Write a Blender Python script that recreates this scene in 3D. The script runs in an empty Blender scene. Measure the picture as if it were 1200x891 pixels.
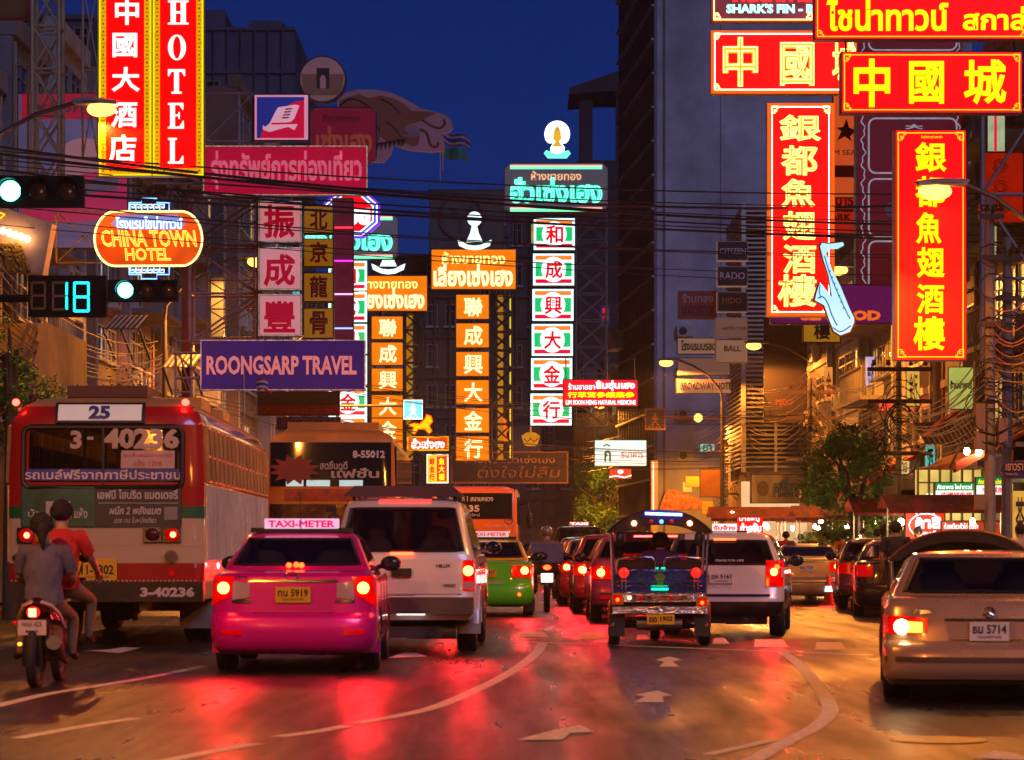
import bpy, bmesh, math, random
from mathutils import Vector, Matrix
random.seed(7)
SC=bpy.context.scene; COL=SC.collection
F=3000.0; HC=1.3; HY=642.0
# ---------------------------------------------------------------- camera
cd=bpy.data.cameras.new('camera'); cam=bpy.data.objects.new('camera',cd); COL.objects.link(cam)
cam.location=(0,0,HC); cam.rotation_euler=(math.pi/2,0,0)
cd.sensor_width=36; cd.lens=36*F/1200; cd.shift_y=(HY-445.5)/1200; cd.clip_end=3000; cd.clip_start=.5
cd.dof.use_dof=True; cd.dof.focus_distance=70; cd.dof.aperture_fstop=4.5
SC.camera=cam
# ---------------------------------------------------------------- sky, dusk
w=bpy.data.worlds.new('World'); SC.world=w; w.use_nodes=True
nt=w.node_tree; bg=nt.nodes['Background']
sky=nt.nodes.new('ShaderNodeTexSky'); sky.sky_type='NISHITA'; sky.sun_disc=False
sky.sun_elevation=math.radians(-4); sky.sun_rotation=math.radians(0); sky.altitude=0; sky.air_density=1.0; sky.dust_density=.2; sky.ozone_density=10
mxs=nt.nodes.new('ShaderNodeMix'); mxs.data_type='RGBA'; mxs.blend_type='MULTIPLY'; mxs.inputs[0].default_value=1; mxs.inputs[7].default_value=(.035,.62,.33,1)
nt.links.new(sky.outputs[0],mxs.inputs[6]); nt.links.new(mxs.outputs[2],bg.inputs[0]); bg.inputs[1].default_value=3.5
sd=bpy.data.lights.new('dusk_fill','SUN'); sd.energy=.55; sd.angle=math.radians(20); sd.color=(.42,.48,1)  # dusk fill added from behind the camera to lift surfaces facing it
so=bpy.data.objects.new('dusk_fill',sd); COL.objects.link(so); so.rotation_euler=(math.radians(60),0,math.radians(25))
SC.view_settings.view_transform='Standard'; SC.view_settings.look='None'; SC.view_settings.exposure=.3; SC.view_settings.gamma=1
SC.cycles.use_denoising=True; SC.cycles.max_bounces=6; SC.cycles.diffuse_bounces=2; SC.cycles.glossy_bounces=3
SC.cycles.transparent_max_bounces=16; SC.cycles.sample_clamp_indirect=4; SC.cycles.sample_clamp_direct=0; SC.cycles.use_light_tree=True
SC.cycles.caustics_reflective=False; SC.cycles.caustics_refractive=False
# ---------------------------------------------------------------- coordinates
def P(px,py,D): return Vector(((px-600)*D/F, D, HC+(HY-py)*D/F))
def G(px,py,z=0):
    D=HC*F/(py-HY); return Vector(((px-600)*D/F,D,z))
def DG(py): return HC*F/(py-HY)
# ---------------------------------------------------------------- materials
MATS={}
def mat(name,col=(.5,.5,.5),rough=.6,metal=0,em=None,es=0,var=.25,scale=2.0,bump=0.0,coat=0,bs=30,spec=None,stretch=None,sample=True):
    if name in MATS: return MATS[name]
    m=bpy.data.materials.new(name); m.use_nodes=True; n=m.node_tree; b=n.nodes['Principled BSDF']
    b.inputs['Base Color'].default_value=(*col,1); b.inputs['Roughness'].default_value=rough; b.inputs['Metallic'].default_value=metal
    if coat: b.inputs['Coat Weight'].default_value=coat; b.inputs['Coat Roughness'].default_value=.04
    if spec is not None: b.inputs['Specular IOR Level'].default_value=spec
    tc=n.nodes.new('ShaderNodeTexCoord'); mp=n.nodes.new('ShaderNodeMapping'); n.links.new(tc.outputs['Object'],mp.inputs[0])
    if stretch: mp.inputs['Scale'].default_value=stretch
    if em is not None:
        b.inputs['Emission Strength'].default_value=es
        if var:
            nz=n.nodes.new('ShaderNodeTexNoise'); nz.inputs['Scale'].default_value=scale; nz.inputs['Detail'].default_value=2
            n.links.new(mp.outputs[0],nz.inputs[0])
            r=n.nodes.new('ShaderNodeValToRGB'); r.color_ramp.elements[0].position=.3; r.color_ramp.elements[1].position=.7
            r.color_ramp.elements[0].color=(*[c*(1-var) for c in em],1); r.color_ramp.elements[1].color=(*em,1)
            n.links.new(nz.outputs[0],r.inputs[0]); n.links.new(r.outputs[0],b.inputs['Emission Color'])
        else: b.inputs['Emission Color'].default_value=(*em,1)
        if not sample:
            try: m.cycles.emission_sampling='NONE'
            except Exception: pass
    elif var:
        nz=n.nodes.new('ShaderNodeTexNoise'); nz.inputs['Scale'].default_value=scale; nz.inputs['Detail'].default_value=6; nz.inputs['Roughness'].default_value=.65
        n.links.new(mp.outputs[0],nz.inputs[0])
        r=n.nodes.new('ShaderNodeValToRGB'); r.color_ramp.elements[0].position=.32; r.color_ramp.elements[1].position=.68
        r.color_ramp.elements[0].color=(*[c*(1-var) for c in col],1); r.color_ramp.elements[1].color=(*[min(1,c*(1+var*.5)) for c in col],1)
        n.links.new(nz.outputs[0],r.inputs[0]); n.links.new(r.outputs[0],b.inputs['Base Color'])
        mr=n.nodes.new('ShaderNodeMapRange'); mr.inputs[3].default_value=max(.02,rough-.08); mr.inputs[4].default_value=min(1,rough+.12)
        n.links.new(nz.outputs[0],mr.inputs[0]); n.links.new(mr.outputs[0],b.inputs['Roughness'])
    if bump:
        n2=n.nodes.new('ShaderNodeTexNoise'); n2.inputs['Scale'].default_value=bs; n2.inputs['Detail'].default_value=4
        n.links.new(mp.outputs[0],n2.inputs[0]); bp=n.nodes.new('ShaderNodeBump'); bp.inputs['Strength'].default_value=bump; bp.inputs['Distance'].default_value=.02
        n.links.new(n2.outputs[0],bp.inputs['Height']); n.links.new(bp.outputs[0],b.inputs['Normal'])
    MATS[name]=m; return m
def em(name,col,s=1.0,var=.12,scale=2.5,sample=True,base=None): return mat(name,base or tuple(c*.3 for c in col),.35,0,col,s,var,scale,sample=sample)
def glass(name,tint=(.1,.1,.11),refl=.10):
    if name in MATS: return MATS[name]
    m=bpy.data.materials.new(name); m.use_nodes=True; n=m.node_tree; n.nodes.remove(n.nodes['Principled BSDF']); o=n.nodes['Material Output']
    t=n.nodes.new('ShaderNodeBsdfTransparent'); t.inputs[0].default_value=(*tint,1); g=n.nodes.new('ShaderNodeBsdfGlossy'); g.inputs[0].default_value=(.9,.9,.9,1); g.inputs[1].default_value=.05
    lw=n.nodes.new('ShaderNodeLayerWeight'); lw.inputs[0].default_value=.3; mr=n.nodes.new('ShaderNodeMapRange'); mr.inputs[3].default_value=refl; mr.inputs[4].default_value=.9
    n.links.new(lw.outputs[0],mr.inputs[0]); x=n.nodes.new('ShaderNodeMixShader'); n.links.new(mr.outputs[0],x.inputs[0]); n.links.new(t.outputs[0],x.inputs[1]); n.links.new(g.outputs[0],x.inputs[2]); n.links.new(x.outputs[0],o.inputs[0])
    MATS[name]=m; return m
# ---------------------------------------------------------------- mesh builder
class MB:
    def __init__(s): s.v=[]; s.f=[]; s.mi=[]; s.m=0
    def add(s,vs,fs):
        b=len(s.v); s.v+= [tuple(v) for v in vs]; s.f+=[tuple(i+b for i in f) for f in fs]; s.mi+=[s.m]*len(fs); return s
    def box(s,x0,x1,y0,y1,z0,z1):
        return s.add([(x0,y0,z0),(x1,y0,z0),(x1,y1,z0),(x0,y1,z0),(x0,y0,z1),(x1,y0,z1),(x1,y1,z1),(x0,y1,z1)],
          [(0,3,2,1),(4,5,6,7),(0,1,5,4),(1,2,6,5),(2,3,7,6),(3,0,4,7)])
    def bar(s,p,q,r,n=6,r2=None):
        p=Vector(p); q=Vector(q); d=(q-p)
        if d.length<1e-6: return s
        d.normalize(); a=d.orthogonal().normalized(); b=d.cross(a); r2=r if r2 is None else r2
        ring=lambda c,rr:[c+(a*math.cos(2*math.pi*i/n+.4)+b*math.sin(2*math.pi*i/n+.4))*rr for i in range(n)]
        return s.add(ring(p,r)+ring(q,r2),[(i,(i+1)%n,n+(i+1)%n,n+i) for i in range(n)]+[tuple(range(n-1,-1,-1)),tuple(range(n,2*n))])
    def tube(s,pts,r,n=6,closed=False):
        pts=[Vector(p) for p in pts]; N=len(pts); vs=[]; a=None
        for i,p in enumerate(pts):
            d=(pts[(i+1)%N]-pts[i-1]) if closed or 0<i<N-1 else (pts[1]-pts[0] if i==0 else pts[-1]-pts[-2])
            if d.length<1e-9: d=Vector((1,0,0))
            d.normalize()
            if a is None: a=d.orthogonal().normalized()
            else:
                a=a-d*a.dot(d); a=a.normalized() if a.length>1e-6 else d.orthogonal().normalized()
            b=d.cross(a); rr=r[i] if isinstance(r,(list,tuple)) else r
            vs+=[p+(a*math.cos(2*math.pi*k/n)+b*math.sin(2*math.pi*k/n))*rr for k in range(n)]
        fs=[]
        for i in range(N if closed else N-1):
            j=(i+1)%N
            fs+=[(i*n+k,i*n+(k+1)%n,j*n+(k+1)%n,j*n+k) for k in range(n)]
        if not closed: fs+=[tuple(range(n-1,-1,-1)),tuple(range((N-1)*n,N*n))]
        return s.add(vs,fs)
    def prism(s,poly,y0,y1):   # polygon of (x,z), extruded in y
        n=len(poly)
        A=sum(poly[i][0]*poly[(i+1)%n][1]-poly[(i+1)%n][0]*poly[i][1] for i in range(n))
        if A<0: poly=poly[::-1]
        vs=[(x,y0,z) for x,z in poly]+[(x,y1,z) for x,z in poly]
        return s.add(vs,[tuple(range(n)),tuple(range(2*n-1,n-1,-1))]+[(i,n+i,n+(i+1)%n,(i+1)%n) for i in range(n)])
    def zprism(s,poly,z0,z1):
        n=len(poly)
        A=sum(poly[i][0]*poly[(i+1)%n][1]-poly[(i+1)%n][0]*poly[i][1] for i in range(n))
        if A<0: poly=poly[::-1]
        vs=[(x,y,z0) for x,y in poly]+[(x,y,z1) for x,y in poly]
        return s.add(vs,[tuple(range(n-1,-1,-1)),tuple(range(n,2*n))]+[(i,(i+1)%n,n+(i+1)%n,n+i) for i in range(n)])
    def ell(s,c,rx,ry,rz,nu=12,nv=8):
        vs=[];fs=[]
        for j in range(nv+1):
            t=math.pi*j/nv
            for i in range(nu):
                a=2*math.pi*i/nu; vs.append((c[0]+rx*math.sin(t)*math.cos(a),c[1]+ry*math.sin(t)*math.sin(a),c[2]+rz*math.cos(t)))
        for j in range(nv):
            for i in range(nu): fs.append((j*nu+i,(j+1)*nu+i,(j+1)*nu+(i+1)%nu,j*nu+(i+1)%nu))
        return s.add(vs,fs)
    def disc(s,c,r,d,n=20,axis='y'):  # short cylinder towards -y, or along x
        p=Vector(c)
        q=p+(Vector((0,-d,0)) if axis=='y' else Vector((d,0,0)) if axis=='x' else Vector((0,0,d)))
        return s.bar(p,q,r,n)
    def grid(s,fn,nu,nv):
        vs=[fn(i/nu,j/nv) for j in range(nv+1) for i in range(nu+1)]
        return s.add(vs,[(j*(nu+1)+i,j*(nu+1)+i+1,(j+1)*(nu+1)+i+1,(j+1)*(nu+1)+i) for j in range(nv) for i in range(nu)])
    def mesh(s,name,mats,smooth=None):
        me=bpy.data.meshes.new(name); me.from_pydata(s.v,[],s.f)
        for m in (mats if isinstance(mats,(list,tuple)) else [mats]): me.materials.append(m)
        if max(s.mi,default=0)>0: me.polygons.foreach_set('material_index',s.mi)
        if smooth is not None:
            me.polygons.foreach_set('use_smooth',[True]*len(me.polygons)); me.set_sharp_from_angle(angle=math.radians(smooth))
        me.update(); return me
    def obj(s,name,mats,parent=None,loc=None,smooth=None):
        return link(name,s.mesh(name,mats,smooth),parent,loc)
def link(name,me,parent=None,loc=None):
    o=bpy.data.objects.new(name,me); COL.objects.link(o)
    if parent: o.parent=parent
    if loc is not None: o.location=loc
    return o
def tag(o,label,cat,group=None):
    o['label']=label; o['category']=cat
    if group: o['group']=group
    return o
def thing(name,label,cat,loc=(0,0,0),rz=0,group=None):
    o=bpy.data.objects.new(name,None); COL.objects.link(o); o.location=loc; o.rotation_euler=(0,0,rz); o.empty_display_size=.2
    return tag(o,label,cat,group)
def struct(o,kind='structure'): o['kind']=kind; return o
def kids(o): return [c for c in bpy.data.objects if c.parent==o]
def copy_tree(o,parent=None):
    c=o.copy(); COL.objects.link(c); c.parent=parent
    for ch in kids(o): copy_tree(ch,c)
    return c
# ---------------------------------------------------------------- text
TC={}
def text_geo(s,bold=.02,outline=False,space=1.0,res=2):
    key=(s,bold,outline,space,res)
    if key in TC: return TC[key]
    c=bpy.data.curves.new('lettering','FONT'); c.body=s; c.resolution_u=res; c.space_character=space
    if outline: c.fill_mode='NONE'; c.bevel_depth=bold; c.bevel_resolution=0
    elif bold: c.fill_mode='BOTH'; c.bevel_depth=bold; c.bevel_resolution=0
    o=bpy.data.objects.new('lettering',c); COL.objects.link(o); bpy.context.view_layer.update()
    me=bpy.data.meshes.new_from_object(o.evaluated_get(bpy.context.evaluated_depsgraph_get()))
    vs=[tuple(v.co) for v in me.vertices]; fs=[tuple(p.vertices) for p in me.polygons]
    COL.objects.unlink(o); bpy.data.objects.remove(o); bpy.data.curves.remove(c); bpy.data.meshes.remove(me)
    TC[key]=(vs,fs); return TC[key]
def text(s,x0,x1,z0,z1,y,m,parent,bold=.02,name='lettering',outline=False,thick=.03,italic=0,rear=None,space=1.0,res=2):
    """text fitted to a box in the xz plane, facing -y; rear: optional function (x,z)->y"""
    vs,fs=text_geo(s,bold,outline,space,res)
    if not vs: return None
    xs=[v[0] for v in vs]; ys=[v[1] for v in vs]; zs=[v[2] for v in vs]
    ax,bx,ay,by=min(xs),max(xs),min(ys),max(ys); az,bz=min(zs),max(zs); zr=(bz-az) or 1
    mb=MB(); out=[]
    for v in vs:
        u=(v[0]-ax)/((bx-ax) or 1); t=(v[1]-ay)/((by-ay) or 1); q=(v[2]-az)/zr if bz>az else 1
        x=x0+(x1-x0)*u+italic*(t-.5)*(z1-z0); z=z0+(z1-z0)*t; yy=(rear(x,z)+y if rear else y)
        out.append((x,yy-q*thick,z))
    mb.add(out,fs)
    return mb.obj(name,m,parent)
# ---------------------------------------------------------------- common materials
STEEL=mat('galvanised_steel',(.42,.40,.38),.45,.6,bump=.1); DARK=mat('dark_metal',(.025,.025,.028),.45,.3); BLACK=mat('black_plastic',(.012,.012,.013),.4)
RUBBER=mat('rubber',(.018,.017,.016),.75,bump=.3,bs=60); CHROME=mat('chrome',(.75,.75,.76),.12,1,var=.1); WHITE=mat('white_paint',(.72,.70,.66),.4)
WIRE=mat('cable_black',(.012,.012,.013),.6,var=0); RUST=mat('rusty_steel',(.30,.16,.12),.6,.3,scale=6); PINKST=mat('pink_lit_steel',(.42,.25,.24),.55,.2,scale=5)  # pink of the sign light is put into PINKST's colour
CREAMST=mat('cream_lit_steel',(.50,.38,.22),.5,.2,scale=5)  # cream of the lamp light is put into this steel colour
DGL=mat('dark_glass',(.015,.018,.022),.06,0,var=0,coat=.5); CGL=glass('tinted_glass',(.5,.5,.52)); BGL=glass('bus_glass',(.50,.48,.42),.08)
WOODP=mat('timber',(.2,.1,.05),.7,stretch=(1,1,8))
SODIUM=(1,.31,.035)
LAMPG=em('sodium_lens',(1,.45,.07),3.6,0,sample=False)
# ---------------------------------------------------------------- ground
def asphalt():
    m=bpy.data.materials.new('asphalt'); m.use_nodes=True; n=m.node_tree; b=n.nodes['Principled BSDF']; L=n.links.new
    tc=n.nodes.new('ShaderNodeTexCoord')
    def noise(sc,det,st=None,ro=.6):
        mp=n.nodes.new('ShaderNodeMapping'); L(tc.outputs['Object'],mp.inputs[0])
        if st: mp.inputs['Scale'].default_value=st
        z=n.nodes.new('ShaderNodeTexNoise'); z.inputs['Scale'].default_value=sc; z.inputs['Detail'].default_value=det; z.inputs['Roughness'].default_value=ro; L(mp.outputs[0],z.inputs[0]); return z.outputs[0]
    big=noise(.35,5,(1,.35,1)); fine=noise(38,4,None,.75); streak=noise(1.3,4,(1.6,.12,1)); crk=noise(1.0,8,(.6,.3,1),.75)
    r=n.nodes.new('ShaderNodeValToRGB'); r.color_ramp.elements[0].position=.25; r.color_ramp.elements[0].color=(.008,.0075,.008,1); r.color_ramp.elements[1].position=.72; r.color_ramp.elements[1].color=(.040,.036,.036,1)
    mx=n.nodes.new('ShaderNodeMath'); mx.operation='ADD'; ms=n.nodes.new('ShaderNodeMath'); ms.operation='MULTIPLY'; ms.inputs[1].default_value=.5; L(fine,ms.inputs[0])
    m2=n.nodes.new('ShaderNodeMath'); m2.operation='MULTIPLY'; m2.inputs[1].default_value=.55; L(big,m2.inputs[0]); L(ms.outputs[0],mx.inputs[0]); L(m2.outputs[0],mx.inputs[1]); L(mx.outputs[0],r.inputs[0]); L(r.outputs[0],b.inputs['Base Color'])
    mr=n.nodes.new('ShaderNodeMapRange'); mr.inputs[1].default_value=.34; mr.inputs[2].default_value=.66; mr.inputs[3].default_value=.20; mr.inputs[4].default_value=.52
    ad=n.nodes.new('ShaderNodeMath'); ad.operation='ADD'; a1=n.nodes.new('ShaderNodeMath'); a1.operation='MULTIPLY'; a1.inputs[1].default_value=.7; L(streak,a1.inputs[0])
    a2=n.nodes.new('ShaderNodeMath'); a2.operation='MULTIPLY'; a2.inputs[1].default_value=.3; L(crk,a2.inputs[0]); L(a1.outputs[0],ad.inputs[0]); L(a2.outputs[0],ad.inputs[1]); L(ad.outputs[0],mr.inputs[0]); L(mr.outputs[0],b.inputs['Roughness'])
    vo=n.nodes.new('ShaderNodeTexVoronoi'); vo.feature='DISTANCE_TO_EDGE'; vo.inputs['Scale'].default_value=.55; wv=n.nodes.new('ShaderNodeMix'); wv.data_type='VECTOR'; wv.inputs[0].default_value=.35
    nzc=n.nodes.new('ShaderNodeTexNoise'); nzc.inputs['Scale'].default_value=1.5; nzc.inputs['Detail'].default_value=6; L(tc.outputs['Object'],nzc.inputs[0]); L(tc.outputs['Object'],wv.inputs[4]); L(nzc.outputs[1],wv.inputs[5]); L(wv.outputs[1],vo.inputs[0])
    cr=n.nodes.new('ShaderNodeMapRange'); cr.inputs[1].default_value=0; cr.inputs[2].default_value=.012; cr.inputs[3].default_value=.25; cr.inputs[4].default_value=1; L(vo.outputs[0],cr.inputs[0])
    tr=noise(1.0,2,(1.1,.02,1)); trm=n.nodes.new('ShaderNodeMapRange'); trm.inputs[1].default_value=.35; trm.inputs[2].default_value=.65; trm.inputs[3].default_value=.6; trm.inputs[4].default_value=1.15; L(tr,trm.inputs[0])
    mm=n.nodes.new('ShaderNodeMath'); mm.operation='MULTIPLY'; L(cr.outputs[0],mm.inputs[0]); L(trm.outputs[0],mm.inputs[1])
    vm=n.nodes.new('ShaderNodeMix'); vm.data_type='RGBA'; vm.blend_type='MULTIPLY'; vm.inputs[0].default_value=1; L(r.outputs[0],vm.inputs[6]); L(mm.outputs[0],vm.inputs[7]); L(vm.outputs[2],b.inputs['Base Color'])
    bp=n.nodes.new('ShaderNodeBump'); bp.inputs['Strength'].default_value=1; bp.inputs['Distance'].default_value=.008; L(fine,bp.inputs['Height'])
    bp2=n.nodes.new('ShaderNodeBump'); bp2.inputs['Strength'].default_value=.25; bp2.inputs['Distance'].default_value=.02; L(crk,bp2.inputs['Height']); L(bp.outputs[0],bp2.inputs['Normal']); L(bp2.outputs[0],b.inputs['Normal'])
    b.inputs['Specular IOR Level'].default_value=.26
    return m
g=MB().box(-600,600,-60,1500,-.3,-.01); struct(g.obj('ground',mat('city_ground',(.05,.048,.045),.85)))
r=MB(); r.grid(lambda u,v:(-9.6+19.2*u,-20+420*v,0),4,40); struct(r.obj('road',asphalt()))
PAVE=mat('paving_concrete',(.22,.20,.18),.7,scale=1.5,bump=.3)
for x0,x1,nm in ((9.6,12.6,'right'),(-12.6,-9.6,'left')):
    b=MB().box(x0,x1,-20,400,-.2,.14); struct(b.obj('pavement',PAVE))
    e=x0 if x0>0 else x1
    kb=MB()
    for i in range(150):
        y=-10+i*1.2; kb.m=i%2; kb.box(e-.13 if x0>0 else e-.003,e+.003 if x0>0 else e+.13,y+.01,y+1.19,-.1,.147)
    struct(kb.obj('kerb',[mat('kerb_white',(.6,.58,.52),.7),mat('kerb_red',(.35,.05,.03),.7)]))
LINE=mat('road_paint',(.66,.62,.60),.6,scale=12,var=.45)
def strip(pts,wpx,name='lane_line',z=.004):   # ground pixel points, world width
    p=[G(*q) for q in pts]; mb=MB(); vs=[]
    for i,a in enumerate(p):
        d=(p[min(i+1,len(p)-1)]-p[max(i-1,0)]).normalized(); nn=Vector((-d.y,d.x,0))*wpx/2
        vs+=[a+nn+Vector((0,0,z)),a-nn+Vector((0,0,z))]
    mb.add(vs,[(2*i,2*i+1,2*i+3,2*i+2) for i in range(len(p)-1)]); return struct(mb.obj(name,LINE))
def smooth_px(pts,n=6):
    out=[]
    for i in range(len(pts)-1):
        p0=pts[max(i-1,0)];p1=pts[i];p2=pts[i+1];p3=pts[min(i+2,len(pts)-1)]
        for k in range(n):
            t=k/n; out.append(tuple(.5*((2*b)+(c-a)*t+(2*a-5*b+4*c-d)*t*t+(3*b-a-3*c+d)*t**3) for a,b,c,d in zip(p0,p1,p2,p3)))
    return out+[pts[-1]]
strip(smooth_px([(636,754),(628,766),(602,786),(560,808),(500,832),(418,848)]),.13)
strip(smooth_px([(408,851),(370,858),(325,864)]),.13)
strip(smooth_px([(916,764),(935,778),(957,802),(973,832),(956,852),(925,868),(885,890),(850,905)]),.13)
strip(smooth_px([(240,781),(170,795),(110,805),(50,815),(-20,832)]),.13)
strip(smooth_px([(160,842),(90,853),(20,866)]),.12)
strip(smooth_px([(300,872),(250,881),(190,893)]),.12)
strip([(600,752),(1020,768)],.16,'stop_line')
for x0,x1,y0,y1 in ((606,643,741,747),(678,712,742,750),(745,763,744,751),(835,855,748,755),(883,924,750,759),(955,992,753,762),(520,560,738,744)):
    mb=MB(); mb.add([G(x0,y1,.005),G(x1,y1,.005),G(x1-6,y0,.005),G(x0+2,y0,.005)],[(0,1,2,3)]); struct(mb.obj('crossing_stripe',LINE))
def marr(pl,name='arrow_marking'):
    mb=MB(); mb.add([G(x,y,.006) for x,y in pl],[tuple(range(len(pl)))]); struct(mb.obj(name,LINE))
marr([(606,868),(660,868),(668,860),(697,859),(680,851),(650,856)])
marr([(742,824),(778,824),(776,817),(789,816),(770,810),(745,815),(756,817)])
marr([(772,782),(796,782),(788,776),(800,774),(785,770),(768,774),(779,776)])
marr([(1140,889),(1215,893),(1190,884),(1165,881)])
marr([(455,772),(500,770),(480,762),(470,766)])
marr([(100,763),(140,766),(165,760),(145,759),(125,762)])
strip([(830,885),(905,868)],.10); strip([(30,735),(110,736)],.2)
# round manhole and patch
mb=MB(); c=G(1100,868); mb.zprism([(c.x+.33*math.cos(a*.314),c.y+.33*math.sin(a*.314)) for a in range(20)],.001,.007); struct(mb.obj('manhole_cover',mat('cast_iron',(.05,.045,.04),.4,.7,bump=.6,bs=25)))
# ---------------------------------------------------------------- street lamps
def lamp_light(parent,loc,power,col=SODIUM,spread=176,r=.11):
    l=bpy.data.lights.new('lamp_light','SPOT'); l.energy=power*2.6; l.color=col; l.spot_size=math.radians(spread); l.spot_blend=.15; l.shadow_soft_size=r
    o=bpy.data.objects.new('lamp_light',l); COL.objects.link(o); o.parent=parent; o.location=loc; return o
def street_lamp(px,py,D,side,reach,label,power=900,drop=0,lean=.12,headpx=None,poleR=.07,world=None,ppole=True):
    h=P(px,py,D) if world is None else Vector(world)
    bx=h.x+side*reach; t=thing('street_lamp',label,'street lamp',(bx,h.y,0.0),group='sodium street lamps'); hx=h.x-bx; z=h.z
    m=mat('lamp_post_paint',(.12,.10,.09),.5,.5)
    if ppole: MB().bar((0,0,0),(0,0,z-1.6-drop),.10,10,poleR).obj('pole',m,t,smooth=40)
    s=side; pts=[(0,0,z-1.7-drop),(-s*.05,0,z-1.2-drop),(hx*.25,0,z-.55-drop*.5),(hx*.55,0,z-.12),(hx+s*.35,0,z+.12)]
    MB().tube(pts,.045,8).obj('arm',m,t,smooth=60)
    hd=MB().grid(lambda u,v:(hx+s*.45-s*.95*u, .17*math.sin(math.pi*(v-.5))*(math.sin(math.pi*min(1,.25+u*.62))), z+.10+.02+.09*math.cos(math.pi*(v-.5))*math.sin(math.pi*min(1,.3+u*.6))),8,8)
    hd.box(hx-.42,hx+.42,-.13,.13,z+.07,z+.14); hd.obj('lamp_head',mat('lamp_head_grey',(.3,.29,.27),.5),t,smooth=60)
    MB().ell((hx-s*.12,0,z-.02),.29,.17,.155,16,10).obj('lens',LAMPG,t,smooth=60)
    lamp_light(t,(hx-s*.12,0,z-.32),power)
    return t
street_lamp(112,127,50,-1,2.6,'tall lamp with long curved arm beside the tall red hotel sign',1300)
street_lamp(297,306,69,-1,2.4,'glowing lamp left of the pink character boxes',1500)
street_lamp(391,379,86,-1,1.6,'small glowing lamp beside the dim gold character boxes',2200)
street_lamp(1104,223,44,1,2.0,'glowing lamp in front of the right vertical red sign',380)
street_lamp(887,405,97,1,2.6,'glowing lamp beside the white louvred building',900)
street_lamp(784,425,106,1,2.2,'glowing lamp above the cream hotel name signs',1300)
street_lamp(705,476,150,1,3.0,'tiny far lamp under the red medicine shop sign',4500)
street_lamp(987,316,76,1,2.2,'lamp half hidden behind the neon saxophone',1100)
for i,(x,y,s) in enumerate(((-10.2,16,-1),(10.4,4,1),(-10.2,-14,-1),(10.4,28,1),(10.4,-22,1),(10.4,34,1))):  # unseen lamps added beyond the frame to light vehicle rears and bus side
    street_lamp(0,0,0,s,2.2,['lamp at the near left kerb out of view','lamp at the near right kerb out of view','lamp behind the viewer on the left','lamp over the grey saloon on the right kerb','lamp behind the viewer on the right','lamp just outside the right edge lighting the bus side'][i],(1250,360,1100,400,900,380)[i],world=(x-s*2.2,y,9.2))
# ---------------------------------------------------------------- trusses
def truss_geo(mb,x0,x1,z0,z1,n,r=.03,y=0,style='x',depth=0,horiz=False):
    ys=[y] if not depth else [y,y+depth]
    for yy in ys:
        mb.bar((x0,yy,z0),(x0,yy,z1),r*1.3); mb.bar((x1,yy,z0),(x1,yy,z1),r*1.3)
        for i in range(n+1):
            z=z0+(z1-z0)*i/n; mb.bar((x0,yy,z),(x1,yy,z),r)
            if i<n:
                zz=z0+(z1-z0)*(i+1)/n
                if style in('x','/') : mb.bar((x0,yy,z),(x1,yy,zz),r*.8)
                if style=='x' or (style=='z' and i%2): mb.bar((x1,yy,z),(x0,yy,zz),r*.8)
                elif style=='z': mb.bar((x0,yy,z),(x1,yy,zz),r*.8)
    if depth:
        for i in range(n+1):
            z=z0+(z1-z0)*i/n
            for x in (x0,x1): mb.bar((x,y,z),(x,y+depth,z),r)
def truss(px0,px1,py0,py1,D,n,label,m=None,style='x',r=.03,depth=0,name='sign_scaffold'):
    c=P((px0+px1)/2,py1,D); k=D/F; t=thing(name,label,'scaffold',c)
    mb=MB(); w=(px1-px0)*k/2; truss_geo(mb,-w,w,0,(py1-py0)*k,n,r,0,style,depth); mb.obj('frame',m or RUST,t); return t
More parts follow.
